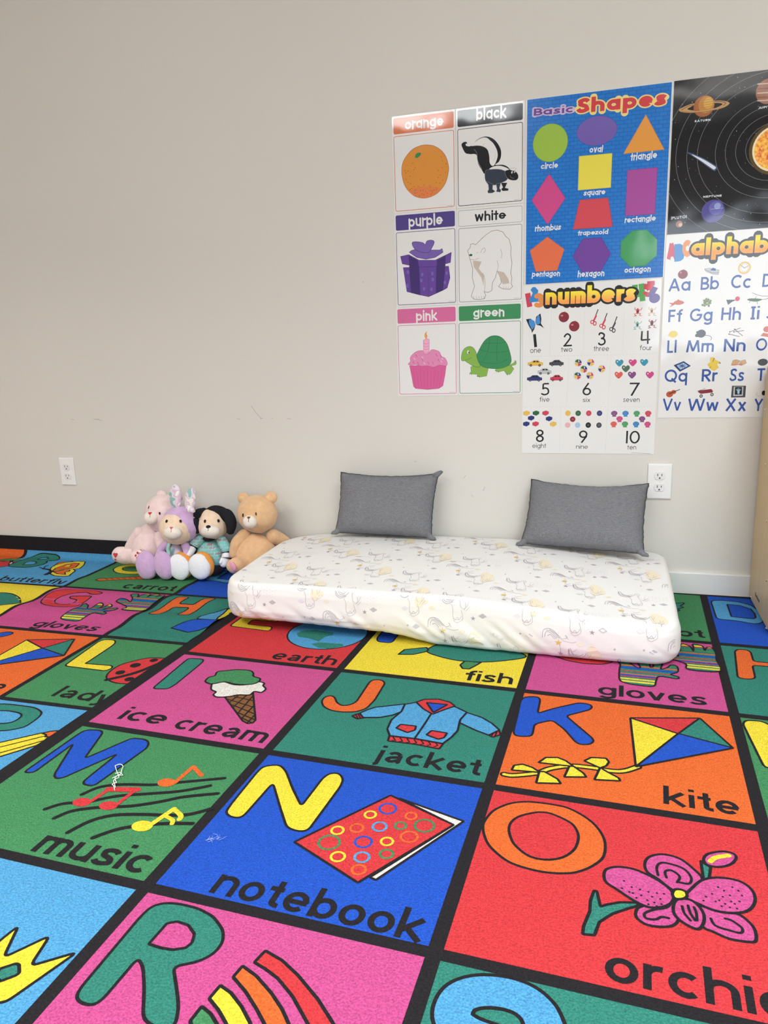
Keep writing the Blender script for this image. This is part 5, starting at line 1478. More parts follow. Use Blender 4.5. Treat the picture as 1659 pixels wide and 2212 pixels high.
  ('s','p_grey',[(.1281,.4872),(.1281,.4891)],.0006,False,False),
  ('s','p_grey',[(.128,.491),(.128,.4929)],.0006,False,False),
  ('s','p_grey',[(.128,.4948),(.128,.4967)],.0006,False,False),
  ('s','p_grey',[(.128,.4986),(.1279,.5006)],.0006,False,False),
  ('s','p_grey',[(.1279,.5025),(.1279,.5044)],.0006,False,False),
  ('s','p_grey',[(.1279,.5063),(.1278,.5082)],.0006,False,False),
  ('s','p_grey',[(.1278,.5101),(.1278,.5121)],.0006,False,False),
  ('s','p_grey',[(.1278,.514),(.1277,.5159)],.0006,False,False),
  ('s','p_grey',[(.1277,.5178),(.1277,.5197)],.0006,False,False),
  ('s','p_grey',[(.1277,.5217),(.1276,.5236)],.0006,False,False),
  ('s','p_grey',[(.1276,.5255),(.1276,.5274)],.0006,False,False),
  ('s','p_grey',[(.1276,.5294),(.1276,.5313)],.0006,False,False),
  ('s','p_grey',[(.1275,.5332),(.1275,.5351)],.0006,False,False),
  ('s','p_grey',[(.1275,.5371),(.1275,.539)],.0006,False,False),
  ('s','p_grey',[(.1274,.5409),(.1274,.5428)],.0006,False,False),
  ('s','p_grey',[(.1274,.5448),(.1274,.5467)],.0006,False,False),
  ('s','p_grey',[(.1273,.5486),(.1273,.5506)],.0006,False,False),
  ('s','p_grey',[(.1273,.5525),(.1273,.5544)],.0006,False,False),
  ('s','p_grey',[(.2813,.4031),(.2813,.405)],.0006,False,False),
  ('s','p_grey',[(.2812,.4068),(.2812,.4087)],.0006,False,False),
  ('s','p_grey',[(.2812,.4105),(.2811,.4124)],.0006,False,False),
  ('s','p_grey',[(.2811,.4143),(.2811,.4161)],.0006,False,False),
  ('s','p_grey',[(.281,.418),(.281,.4198)],.0006,False,False),
  ('s','p_grey',[(.2809,.4217),(.2809,.4236)],.0006,False,False),
  ('s','p_grey',[(.2809,.4254),(.2808,.4273)],.0006,False,False),
  ('s','p_grey',[(.2808,.4291),(.2808,.431)],.0006,False,False),
  ('s','p_grey',[(.2807,.4329),(.2807,.4347)],.0006,False,False),
  ('s','p_grey',[(.2807,.4366),(.2806,.4385)],.0006,False,False),
  ('s','p_grey',[(.2806,.4403),(.2806,.4422)],.0006,False,False),
  ('s','p_grey',[(.2805,.4441),(.2805,.4459)],.0006,False,False),
  ('s','p_grey',[(.2805,.4478),(.2804,.4497)],.0006,False,False),
  ('s','p_grey',[(.2804,.4515),(.2803,.4534)],.0006,False,False),
  ('s','p_grey',[(.2803,.4553),(.2803,.4571)],.0006,False,False),
  ('s','p_grey',[(.2802,.459),(.2802,.4609)],.0006,False,False),
  ('s','p_grey',[(.2802,.4628),(.2801,.4646)],.0006,False,False),
  ('s','p_grey',[(.2801,.4665),(.2801,.4684)],.0006,False,False),
  ('s','p_grey',[(.28,.4703),(.28,.4721)],.0006,False,False),
  ('s','p_grey',[(.28,.474),(.2799,.4759)],.0006,False,False),
  ('s','p_grey',[(.2799,.4778),(.2798,.4797)],.0006,False,False),
  ('s','p_grey',[(.2798,.4815),(.2798,.4834)],.0006,False,False),
  ('s','p_grey',[(.2797,.4853),(.2797,.4872)],.0006,False,False),
  ('s','p_grey',[(.2797,.4891),(.2796,.4909)],.0006,False,False),
  ('s','p_grey',[(.2796,.4928),(.2796,.4947)],.0006,False,False),
  ('s','p_grey',[(.2795,.4966),(.2795,.4985)],.0006,False,False),
  ('s','p_grey',[(.2794,.5004),(.2794,.5023)],.0006,False,False),
  ('s','p_grey',[(.2794,.5041),(.2793,.506)],.0006,False,False),
  ('s','p_grey',[(.2793,.5079),(.2793,.5098)],.0006,False,False),
  ('s','p_grey',[(.2792,.5117),(.2792,.5136)],.0006,False,False),
  ('s','p_grey',[(.2792,.5155),(.2791,.5174)],.0006,False,False),
  ('s','p_grey',[(.2791,.5193),(.2791,.5212)],.0006,False,False),
  ('s','p_grey',[(.279,.5231),(.279,.5249)],.0006,False,False),
  ('s','p_grey',[(.2789,.5268),(.2789,.5287)],.0006,False,False),
  ('s','p_grey',[(.2789,.5306),(.2788,.5325)],.0006,False,False),
  ('s','p_grey',[(.2788,.5344),(.2788,.5363)],.0006,False,False),
  ('s','p_grey',[(.2787,.5382),(.2787,.5401)],.0006,False,False),
  ('s','p_grey',[(.2787,.542),(.2786,.5439)],.0006,False,False),
  ('s','p_grey',[(.2786,.5458),(.2785,.5477)],.0006,False,False),
  ('s','p_grey',[(.2785,.5496),(.2785,.5515)],.0006,False,False),
  ('f','c_black',[(.0101,.1094),(.0248,.1078),(.0374,.116),(.0415,.1269),(.0377,.1421),(.03,.1548),(.0283,.1448),(.022,.1354),(.0172,.1259)],0,'ink',False),
  ('f','c_black',[(.0572,.0923),(.0605,.1093),(.0592,.1245),(.0697,.1408),(.0578,.1321),(.0453,.1286),(.0405,.1207),(.0434,.1024)],0,'ink',False),
  ('f','b_blue',[(.0217,.1107),(.0326,.1127),(.0396,.1222),(.0385,.1329),(.0314,.1434),(.026,.1355),(.0203,.123)],0,'ink',True),
  ('f','b_blue',[(.0465,.1026),(.0536,.0983),(.056,.1152),(.0561,.1244),(.0453,.127),(.0414,.1192)],0,'ink',True),
  ('e','apple',(.1332,.1071),(.0167,.0167),0,'ink',0),
  ('e','apple_hi',(.127,.1023),(.0043,.003),0,'ink',0),
  ('s','c_brown',[(.1345,.0935),(.1365,.0885)],.0012,True,False),
  ('e','apple',(.167,.1378),(.0166,.0167),0,'ink',0),
  ('e','apple_hi',(.1608,.133),(.0042,.003),0,'ink',0),
  ('s','c_brown',[(.1682,.1242),(.1702,.1192)],.0012,True,False),
  ('s','c_black',[(.2334,.1088),(.2409,.0882)],.0028,True,False),
  ('s','n_red',[(.2265,.1265),(.2355,.1074)],.0055,True,False),
  ('e','n_red',(.2235,.1264),(.006,.0066),0,'ink',0),
  ('e','paper',(.2235,.1264),(.0033,.0039),0,'ink',0),
  ('e','n_red',(.232,.1312),(.006,.0073),0,'ink',0),
  ('e','paper',(.232,.1312),(.0033,.0043),0,'ink',0),
  ('s','c_black',[(.262,.1219),(.2693,.1014)],.0028,True,False),
  ('s','n_red',[(.2551,.1396),(.264,.1205)],.0055,True,False),
  ('e','n_red',(.2522,.1395),(.0059,.0066),0,'ink',0),
  ('e','paper',(.2522,.1395),(.0032,.0039),0,'ink',0),
  ('e','n_red',(.2606,.1443),(.0059,.0073),0,'ink',0),
  ('e','paper',(.2606,.1443),(.0033,.0043),0,'ink',0),
  ('s','c_black',[(.2933,.1336),(.3006,.1131)],.0028,True,False),
  ('s','c_grey2',[(.2866,.1513),(.2953,.1322)],.0055,True,False),
  ('e','c_grey2',(.2836,.1512),(.0059,.0066),0,'ink',0),
  ('e','paper',(.2836,.1512),(.0033,.0039),0,'ink',0),
  ('e','c_grey2',(.292,.156),(.0059,.0072),0,'ink',0),
  ('e','paper',(.292,.156),(.0033,.0042),0,'ink',0),
  ('e','n_red',(.3633,.098),(.0046,.0089),0,'ink',0),
  ('e','c_black',(.364,.0995),(.002,.0044),0,'ink',0),
  ('s','n_red',[(.3597,.0949),(.3544,.0918),(.3557,.0868)],.0018,True,False),
  ('s','n_red',[(.3667,.0952),(.3732,.094),(.3759,.0883)],.0018,True,False),
  ('s','n_red',[(.3607,.1053),(.3536,.1073),(.3596,.1126),(.3524,.1132)],.0018,True,False),
  ('s','n_red',[(.3665,.1055),(.3723,.1063),(.3696,.1115),(.3769,.1133)],.0018,True,False),
  ('e','c_tan',(.4058,.0984),(.0045,.0088),0,'ink',0),
  ('e','c_black',(.4064,.0999),(.002,.0044),0,'ink',0),
  ('s','c_tan',[(.4022,.0953),(.3969,.0922),(.3982,.0872)],.0018,True,False),
  ('s','c_tan',[(.4091,.0956),(.4156,.0944),(.4182,.0887)],.0018,True,False),
  ('s','c_tan',[(.4032,.1056),(.3962,.1076),(.4021,.1129),(.395,.1135)],.0018,True,False),
  ('s','c_tan',[(.409,.1058),(.4147,.1067),(.4121,.1118),(.4193,.1136)],.0018,True,False),
  ('e','t_mint',(.3641,.1394),(.0046,.0089),0,'ink',0),
  ('e','c_black',(.3647,.1409),(.0021,.0044),0,'ink',0),
  ('s','t_mint',[(.3605,.1363),(.3552,.1331),(.3564,.1281)],.0018,True,False),
  ('s','t_mint',[(.3675,.1365),(.3741,.1353),(.3767,.1295)],.0018,True,False),
  ('s','t_mint',[(.3615,.1467),(.3543,.1488),(.3603,.154),(.3531,.1547)],.0018,True,False),
  ('s','t_mint',[(.3673,.1469),(.3731,.1477),(.3704,.1529),(.3777,.1547)],.0018,True,False),
  ('e','c_maroon',(.408,.1366),(.0046,.0089),0,'ink',0),
  ('e','c_black',(.4087,.1381),(.002,.0045),0,'ink',0),
  ('s','c_maroon',[(.4044,.1336),(.3992,.1304),(.4004,.1254)],.0018,True,False),
  ('s','c_maroon',[(.4113,.1338),(.4178,.1326),(.4204,.1268)],.0018,True,False),
  ('s','c_maroon',[(.4055,.1439),(.3984,.146),(.4044,.1512),(.3972,.1519)],.0018,True,False),
  ('s','c_maroon',[(.4112,.1441),(.417,.1449),(.4143,.1501),(.4216,.1519)],.0018,True,False),
  ('f','n_yellow',[(.0175,.2599),(.0174,.252),(.0279,.2501),(.0351,.2446),(.0514,.2444),(.0593,.2508),(.0672,.2532),(.0673,.2611),(.0579,.2621),(.0264,.262)],.0004,'c_black',False),
  ('f','c_black',[(.0326,.2508),(.0376,.2462),(.0433,.2461),(.0433,.2511)],0,'ink',False),
  ('f','c_black',[(.0458,.2511),(.0458,.2461),(.0508,.2469),(.0559,.2511)],0,'ink',False),
  ('e','c_black',(.0277,.2607),(.0041,.0041),0,'ink',0),
  ('e','c_grey',(.0277,.2607),(.0019,.0019),0,'ink',0),
  ('e','c_black',(.0566,.2614),(.0041,.0041),0,'ink',0),
  ('e','c_grey',(.0566,.2614),(.0019,.0019),0,'ink',0),
  ('f','c_grey2',[(.0888,.2606),(.0887,.2528),(.0984,.2509),(.1051,.2455),(.1204,.2452),(.1278,.2516),(.1352,.254),(.1354,.2618),(.1266,.2628),(.0971,.2627)],.0004,'c_black',False),
  ('f','c_black',[(.1028,.2516),(.1075,.2471),(.1128,.2469),(.1129,.2519)],0,'ink',False),
  ('f','c_black',[(.1152,.2519),(.1151,.247),(.1198,.2477),(.1246,.2519)],0,'ink',False),
  ('e','c_black',(.0983,.2615),(.004,.0041),0,'ink',0),
  ('e','c_grey',(.0983,.2615),(.0019,.0019),0,'ink',0),
  ('e','c_black',(.1254,.2622),(.004,.004),0,'ink',0),
  ('e','c_grey',(.1254,.2622),(.0019,.0018),0,'ink',0),
  ('f','p_grey',[(.0509,.2874),(.0508,.2795),(.0601,.2775),(.0666,.272),(.0812,.2717),(.0883,.2782),(.0954,.2805),(.0955,.2884),(.0871,.2894),(.0589,.2895)],.0004,'c_black',False),
  ('f','c_black',[(.0644,.2783),(.0688,.2737),(.0739,.2735),(.074,.2785)],0,'ink',False),
  ('f','c_black',[(.0762,.2785),(.0762,.2735),(.0807,.2742),(.0853,.2784)],0,'ink',False),
  ('e','c_black',(.06,.2882),(.0041,.0041),0,'ink',0),
  ('e','c_grey',(.06,.2882),(.0019,.0019),0,'ink',0),
  ('e','c_black',(.086,.2888),(.004,.0041),0,'ink',0),
  ('e','c_grey',(.086,.2888),(.0019,.0019),0,'ink',0),
  ('f','c_navy',[(.0155,.3098),(.0154,.3019),(.0258,.2999),(.0331,.2943),(.0495,.294),(.0575,.3005),(.0654,.3029),(.0655,.3108),(.056,.3119),(.0244,.3119)],.0004,'c_black',False),
  ('f','c_black',[(.0306,.3006),(.0356,.296),(.0413,.2958),(.0414,.3008)],0,'ink',False),
  ('f','c_black',[(.0439,.3009),(.0438,.2958),(.0489,.2965),(.054,.3008)],0,'ink',False),
  ('e','c_black',(.0256,.3107),(.0042,.0041),0,'ink',0),
  ('e','c_grey',(.0256,.3107),(.0019,.0019),0,'ink',0),
  ('e','c_black',(.0548,.3112),(.0041,.0041),0,'ink',0),
  ('e','c_grey',(.0548,.3112),(.0019,.0019),0,'ink',0),
  ('f','n_red',[(.0927,.3103),(.0925,.3025),(.1013,.3004),(.1073,.2949),(.121,.2945),(.1277,.3009),(.1343,.3033),(.1345,.3111),(.1266,.3122),(.1001,.3124)],.0004,'c_black',False),
  ('f','c_black',[(.1052,.3011),(.1094,.2965),(.1142,.2963),(.1142,.3013)],0,'ink',False),
  ('f','c_black',[(.1164,.3013),(.1163,.2963),(.1205,.297),(.1248,.3012)],0,'ink',False),
  ('e','c_black',(.1012,.3111),(.004,.0041),0,'ink',0),
  ('e','c_grey',(.1012,.3111),(.0018,.0019),0,'ink',0),
  ('e','c_black',(.1255,.3116),(.0041,.0041),0,'ink',0),
  ('e','c_grey',(.1255,.3116),(.0019,.0019),0,'ink',0),
  ('e','paper',(.1825,.2561),(.0122,.0124),.0003,'c_grey',0),
  ('f','n_red',[(.1825,.2561),(.193,.2597),(.1914,.2631),(.1886,.2656),(.1851,.267),(.1813,.2671)],0,'ink',False),
  ('f','n_yellow',[(.1825,.2561),(.1795,.2667),(.176,.2648),(.1734,.2619),(.1718,.2583),(.1715,.2544)],0,'ink',False),
  ('f','d_green',[(.1825,.2561),(.1719,.2525),(.1736,.2491),(.1763,.2466),(.1798,.2452),(.1836,.2451)],0,'ink',False),
  ('f','c_navy',[(.1825,.2561),(.1855,.2456),(.1889,.2474),(.1916,.2503),(.1931,.2539),(.1934,.2578)],0,'ink',False),
  ('e','paper',(.1848,.2518),(.0021,.0022),0,'ink',0),
  ('e','paper',(.2226,.2562),(.012,.0123),.0003,'c_grey',0),
  ('f','n_yellow',[(.2226,.2562),(.233,.2597),(.2314,.2631),(.2287,.2656),(.2252,.2671),(.2215,.2671)],0,'ink',False),
  ('f','c_navy',[(.2226,.2562),(.2196,.2667),(.2162,.2648),(.2135,.2619),(.212,.2583),(.2117,.2545)],0,'ink',False),
  ('f','n_yellow',[(.2226,.2562),(.2121,.2526),(.2137,.2493),(.2164,.2467),(.2199,.2453),(.2237,.2452)],0,'ink',False),
  ('f','n_red',[(.2226,.2562),(.2255,.2457),(.2289,.2475),(.2315,.2504),(.2331,.254),(.2334,.2579)],0,'ink',False),
  ('e','paper',(.2249,.2519),(.0021,.0022),0,'ink',0),
  ('e','paper',(.201,.2776),(.0121,.0124),.0003,'c_grey',0),
  ('f','n_red',[(.201,.2776),(.2115,.2811),(.2099,.2845),(.2071,.2871),(.2037,.2885),(.1998,.2886)],0,'ink',False),
  ('f','n_yellow',[(.201,.2776),(.198,.2882),(.1946,.2863),(.1919,.2834),(.1903,.2798),(.1901,.2759)],0,'ink',False),
  ('f','d_green',[(.201,.2776),(.1904,.274),(.1921,.2706),(.1948,.2681),(.1983,.2666),(.2021,.2666)],0,'ink',False),
  ('f','c_navy',[(.201,.2776),(.2039,.267),(.2074,.2689),(.21,.2718),(.2116,.2754),(.2119,.2793)],0,'ink',False),
  ('e','paper',(.2033,.2733),(.0021,.0022),0,'ink',0),
  ('e','paper',(.2581,.2773),(.012,.0123),.0003,'c_grey',0),
  ('f','n_yellow',[(.2581,.2773),(.2685,.2808),(.2669,.2842),(.2642,.2868),(.2608,.2882),(.257,.2883)],0,'ink',False),
  ('f','c_navy',[(.2581,.2773),(.2552,.2878),(.2518,.286),(.2492,.2831),(.2476,.2795),(.2473,.2756)],0,'ink',False),
  ('f','n_yellow',[(.2581,.2773),(.2477,.2738),(.2493,.2704),(.252,.2679),(.2554,.2665),(.2592,.2664)],0,'ink',False),
  ('f','n_red',[(.2581,.2773),(.261,.2668),(.2644,.2687),(.267,.2716),(.2686,.2751),(.2689,.279)],0,'ink',False),
  ('e','paper',(.2604,.2731),(.0021,.0021),0,'ink',0),
  ('e','paper',(.1813,.2986),(.0123,.0124),.0003,'c_grey',0),
  ('f','n_red',[(.1813,.2986),(.192,.3021),(.1903,.3055),(.1875,.3081),(.184,.3096),(.1802,.3097)],0,'ink',False),
  ('f','n_yellow',[(.1813,.2986),(.1783,.3092),(.1749,.3074),(.1722,.3045),(.1706,.3008),(.1704,.2969)],0,'ink',False),
  ('f','d_green',[(.1813,.2986),(.1707,.295),(.1724,.2916),(.1752,.289),(.1787,.2876),(.1825,.2875)],0,'ink',False),
  ('f','c_navy',[(.1813,.2986),(.1843,.2879),(.1878,.2898),(.1905,.2927),(.192,.2963),(.1923,.3002)],0,'ink',False),
  ('e','paper',(.1837,.2943),(.0021,.0021),0,'ink',0),
  ('e','paper',(.2213,.2988),(.0121,.0124),.0003,'c_grey',0),
  ('f','n_yellow',[(.2213,.2988),(.2318,.3023),(.2302,.3057),(.2274,.3083),(.224,.3097),(.2202,.3098)],0,'ink',False),
  ('f','c_navy',[(.2213,.2988),(.2183,.3094),(.2149,.3075),(.2122,.3046),(.2107,.301),(.2104,.2971)],0,'ink',False),
  ('f','n_yellow',[(.2213,.2988),(.2107,.2952),(.2124,.2918),(.2151,.2892),(.2186,.2878),(.2224,.2877)],0,'ink',False),
  ('f','n_red',[(.2213,.2988),(.2242,.2882),(.2277,.29),(.2303,.2929),(.2319,.2965),(.2322,.3004)],0,'ink',False),
  ('e','paper',(.2236,.2945),(.0021,.0021),0,'ink',0),
  ('f','h_teal',[(.3134,.2712),(.3049,.2646),(.3005,.2569),(.302,.2509),(.3073,.2492),(.3128,.253),(.3185,.2492),(.324,.252),(.3254,.2587),(.3209,.2653)],.0003,'c_grey',True),
  ('e','paper',(.3069,.2558),(.0021,.0019),0,'ink',0),
  ('f','h_pink',[(.355,.2713),(.3465,.2647),(.3421,.257),(.3437,.251),(.3489,.2493),(.3543,.2531),(.36,.2493),(.3654,.2522),(.3668,.2589),(.3624,.2654)],.0003,'c_grey',True),
  ('e','paper',(.3485,.256),(.0021,.0018),0,'ink',0),
  ('f','h_teal',[(.3901,.2715),(.3817,.265),(.3773,.2573),(.3788,.2513),(.3839,.2496),(.3893,.2534),(.395,.2496),(.4003,.2525),(.4018,.2591),(.3974,.2657)],.0003,'c_grey',True),
  ('e','paper',(.3836,.2563),(.0021,.0018),0,'ink',0),
  ('f','h_green',[(.3342,.29),(.3257,.2834),(.3213,.2757),(.3228,.2696),(.3281,.2679),(.3335,.2717),(.3393,.2679),(.3447,.2708),(.3461,.2775),(.3417,.2841)],.0003,'c_grey',True),
  ('e','paper',(.3277,.2746),(.0021,.0019),0,'ink',0),
  ('f','h_coral',[(.3127,.3104),(.3041,.3038),(.2997,.296),(.3013,.2899),(.3066,.2882),(.3121,.292),(.3179,.2882),(.3233,.291),(.3247,.2978),(.3202,.3044)],.0003,'c_grey',True),
  ('e','paper',(.3062,.295),(.0021,.0018),0,'ink',0),
  ('f','h_plum',[(.3542,.3109),(.3457,.3043),(.3412,.2966),(.3428,.2905),(.348,.2888),(.3535,.2926),(.3592,.2887),(.3646,.2916),(.366,.2983),(.3616,.3049)],.0003,'c_grey',True),
  ('e','paper',(.3477,.2955),(.0021,.0018),0,'ink',0),
  ('f','h_pink',[(.4093,.3117),(.4008,.3051),(.3964,.2974),(.3979,.2914),(.4031,.2897),(.4085,.2934),(.4141,.2896),(.4195,.2925),(.4209,.2992),(.4166,.3057)],.0003,'c_grey',True),
  ('e','paper',(.4028,.2964),(.002,.0018),0,'ink',0),
  ('f','n_yellow',[(.0036,.4176),(.0151,.4135),(.0258,.4171),(.0252,.4249),(.0153,.431),(.0037,.4267)],.0003,'c_grey',False),
  ('f','d_green',[(.0357,.4172),(.0471,.413),(.0577,.4167),(.0572,.4244),(.0474,.4305),(.0358,.4262)],.0003,'c_grey',False),
  ('f','n_red',[(.0679,.4174),(.0792,.4133),(.0897,.4169),(.0892,.4246),(.0795,.4307),(.068,.4264)],.0003,'c_grey',False),
  ('f','c_navy',[(.0195,.4339),(.031,.4298),(.0416,.4334),(.0411,.4411),(.0312,.4473),(.0196,.443)],.0003,'c_grey',False),
  ('f','c_navy',[(.0799,.4365),(.0912,.4323),(.1017,.4359),(.1012,.4437),(.0915,.4497),(.08,.4455)],.0003,'c_grey',False),
  ('f','c_navy',[(.0033,.454),(.0148,.4498),(.0255,.4534),(.0249,.4613),(.015,.4674),(.0033,.4632)],.0003,'c_grey',False),
  ('f','n_red',[(.0348,.4541),(.0463,.4499),(.0569,.4535),(.0564,.4613),(.0465,.4675),(.0349,.4632)],.0003,'c_grey',False),
  ('f','n_yellow',[(.0941,.4549),(.1054,.4508),(.1159,.4543),(.1154,.4621),(.1057,.4682),(.0943,.464)],.0003,'c_grey',False),
  ('e','n_yellow',(.1529,.4227),(.009,.0093),0,'ink',0),
  ('e','p_grey',(.151,.4208),(.0008,.0008),0,'ink',0),
  ('e','p_grey',(.1547,.4208),(.0008,.0008),0,'ink',0),
  ('e','p_grey',(.1511,.4246),(.0008,.0008),0,'ink',0),
  ('e','p_grey',(.1548,.4247),(.0008,.0008),0,'ink',0),
  ('e','d_green',(.1864,.423),(.009,.0092),0,'ink',0),
  ('e','p_grey',(.1845,.421),(.0008,.0008),0,'ink',0),
  ('e','p_grey',(.1883,.4211),(.0007,.0008),0,'ink',0),
  ('e','p_grey',(.1846,.4249),(.0008,.0007),0,'ink',0),
  ('e','p_grey',(.1884,.4249),(.0007,.0008),0,'ink',0),
  ('e','n_red',(.2207,.4232),(.0089,.0092),0,'ink',0),
  ('e','p_grey',(.2188,.4213),(.0007,.0007),0,'ink',0),
  ('e','p_grey',(.2225,.4213),(.0007,.0008),0,'ink',0),
  ('e','p_grey',(.2189,.4251),(.0007,.0008),0,'ink',0),
  ('e','p_grey',(.2226,.4251),(.0007,.0008),0,'ink',0),
  ('e','c_navy',(.2555,.4234),(.0089,.0091),0,'ink',0),
  ('e','p_grey',(.2536,.4215),(.0008,.0008),0,'ink',0),
  ('e','p_grey',(.2573,.4215),(.0008,.0008),0,'ink',0),
  ('e','p_grey',(.2538,.4253),(.0007,.0008),0,'ink',0),
  ('e','p_grey',(.2574,.4253),(.0008,.0008),0,'ink',0),
  ('e','c_maroon',(.1689,.443),(.009,.0092),0,'ink',0),
  ('e','p_grey',(.167,.441),(.0008,.0008),0,'ink',0),
  ('e','p_grey',(.1707,.441),(.0008,.0008),0,'ink',0),
  ('e','p_grey',(.1671,.4449),(.0008,.0008),0,'ink',0),
  ('e','p_grey',(.1708,.4449),(.0008,.0008),0,'ink',0),
  ('e','b_rose',(.1528,.4628),(.0091,.0093),0,'ink',0),
  ('e','p_grey',(.1509,.4609),(.0008,.0008),0,'ink',0),
  ('e','p_grey',(.1546,.4609),(.0008,.0008),0,'ink',0),
  ('e','p_grey',(.151,.4647),(.0008,.0008),0,'ink',0),
  ('e','p_grey',(.1547,.4647),(.0008,.0008),0,'ink',0),
  ('e','b_ice',(.1855,.4629),(.009,.0092),0,'ink',0),
  ('e','p_grey',(.1836,.4609),(.0008,.0008),0,'ink',0),
  ('e','p_grey',(.1874,.4609),(.0007,.0008),0,'ink',0),
  ('e','p_grey',(.1837,.4648),(.0008,.0008),0,'ink',0),
  ('e','p_grey',(.1874,.4648),(.0008,.0008),0,'ink',0),
  ('e','c_black',(.2202,.4629),(.0089,.0093),0,'ink',0),
  ('e','p_grey',(.2183,.461),(.0008,.0008),0,'ink',0),
  ('e','p_grey',(.222,.461),(.0007,.0008),0,'ink',0),
  ('e','p_grey',(.2184,.4648),(.0008,.0008),0,'ink',0),
  ('e','p_grey',(.2221,.4648),(.0008,.0008),0,'ink',0),
  ('e','c_grey2',(.2549,.4633),(.0088,.0092),0,'ink',0),
  ('e','p_grey',(.253,.4614),(.0008,.0008),0,'ink',0),
  ('e','p_grey',(.2567,.4614),(.0007,.0008),0,'ink',0),
  ('e','p_grey',(.2531,.4652),(.0008,.0008),0,'ink',0),
  ('e','p_grey',(.2568,.4652),(.0007,.0008),0,'ink',0),
  ('e','h_plum',(.3025,.4237),(.0102,.0081),0,'ink',0),
  ('f','h_plum',[(.2985,.4293),(.3069,.4294),(.3101,.435),(.2956,.435)],0,'ink',False),
  ('s','c_grey',[(.3027,.4303),(.2963,.4189)],.0005,True,False),
  ('s','c_grey',[(.3027,.4303),(.3023,.419)],.0005,True,False),
  ('s','c_grey',[(.3027,.4303),(.3084,.419)],.0005,True,False),
  ('e','n_sky',(.3382,.4239),(.0102,.0081),0,'ink',0),
  ('f','n_sky',[(.3342,.4295),(.3426,.4296),(.3458,.4352),(.3315,.4351)],0,'ink',False),
  ('s','c_grey',[(.3385,.4305),(.3321,.4192)],.0005,True,False),
  ('s','c_grey',[(.3385,.4305),(.3381,.4192)],.0005,True,False),
  ('s','c_grey',[(.3385,.4305),(.344,.4193)],.0005,True,False),
  ('e','s_green',(.3734,.4241),(.01,.0081),0,'ink',0),
  ('f','s_green',[(.3694,.4297),(.3777,.4298),(.3809,.4354),(.3667,.4353)],0,'ink',False),
  ('s','c_grey',[(.3736,.4307),(.3672,.4194)],.0005,True,False),
  ('s','c_grey',[(.3736,.4307),(.3732,.4195)],.0005,True,False),
  ('s','c_grey',[(.3736,.4307),(.3791,.4195)],.0005,True,False),
  ('e','n_red',(.4091,.4243),(.01,.0081),0,'ink',0),
  ('f','n_red',[(.4052,.4299),(.4135,.43),(.4167,.4356),(.4025,.4355)],0,'ink',False),
  ('s','c_grey',[(.4094,.4309),(.403,.4197)],.0005,True,False),
  ('s','c_grey',[(.4094,.4309),(.4089,.4197)],.0005,True,False),
  ('s','c_grey',[(.4094,.4309),(.4148,.4197)],.0005,True,False),
  ('e','h_pink',(.32,.4417),(.0102,.0082),0,'ink',0),
  ('f','h_pink',[(.316,.4473),(.3244,.4474),(.3276,.453),(.3131,.453)],0,'ink',False),
  ('s','c_grey',[(.3202,.4483),(.3138,.4369)],.0005,True,False),
  ('s','c_grey',[(.3202,.4483),(.3198,.437)],.0005,True,False),
  ('s','c_grey',[(.3202,.4483),(.3258,.437)],.0005,True,False),
  ('e','h_plum',(.391,.4423),(.01,.0081),0,'ink',0),
  ('f','h_plum',[(.3871,.4479),(.3954,.4479),(.3985,.4535),(.3843,.4535)],0,'ink',False),
  ('s','c_grey',[(.3913,.4488),(.3849,.4376)],.0005,True,False),
  ('s','c_grey',[(.3913,.4488),(.3908,.4376)],.0005,True,False),
  ('s','c_grey',[(.3913,.4488),(.3967,.4376)],.0005,True,False),
  ('e','h_coral',(.3019,.459),(.0102,.0082),0,'ink',0),
  ('f','h_coral',[(.2978,.4646),(.3063,.4646),(.3095,.4703),(.295,.4703)],0,'ink',False),
  ('s','c_grey',[(.3021,.4656),(.2957,.4542)],.0005,True,False),
  ('s','c_grey',[(.3021,.4656),(.3017,.4542)],.0005,True,False),
  ('s','c_grey',[(.3021,.4656),(.3078,.4542)],.0005,True,False),
  ('e','s_green',(.3377,.459),(.0102,.0082),0,'ink',0),
  ('f','s_green',[(.3337,.4647),(.3421,.4647),(.3453,.4704),(.3309,.4704)],0,'ink',False),
  ('s','c_grey',[(.338,.4656),(.3315,.4543)],.0005,True,False),
  ('s','c_grey',[(.338,.4656),(.3375,.4543)],.0005,True,False),
  ('s','c_grey',[(.338,.4656),(.3435,.4543)],.0005,True,False),
  ('e','n_sky',(.3727,.4594),(.0101,.0082),0,'ink',0),
  ('f','n_sky',[(.3687,.4651),(.3771,.4651),(.3803,.4707),(.366,.4707)],0,'ink',False),
  ('s','c_grey',[(.3729,.466),(.3665,.4547)],.0005,True,False),
  ('s','c_grey',[(.3729,.466),(.3725,.4547)],.0005,True,False),
  ('s','c_grey',[(.3729,.466),(.3784,.4547)],.0005,True,False),
  ('e','h_pink',(.4086,.4598),(.01,.0081),0,'ink',0),
  ('f','h_pink',[(.4047,.4654),(.4129,.4654),(.4161,.4711),(.4019,.4711)],0,'ink',False),
  ('s','c_grey',[(.4088,.4664),(.4025,.4551)],.0005,True,False),
  ('s','c_grey',[(.4088,.4664),(.4084,.4551)],.0005,True,False),
  ('s','c_grey',[(.4088,.4664),(.4143,.4552)],.0005,True,False),
  ('s','c_grey',[(.362,.5553),(.4219,.5579)],.001,False,False),
 ],
 'solar': [
  ('ring','orbit',(.2889,.2095),(.2726,.2344),.0008),
  ('ring','orbit',(.2889,.2095),(.2415,.2077),.0008),
  ('ring','orbit',(.2889,.2095),(.2119,.1822),.0008),
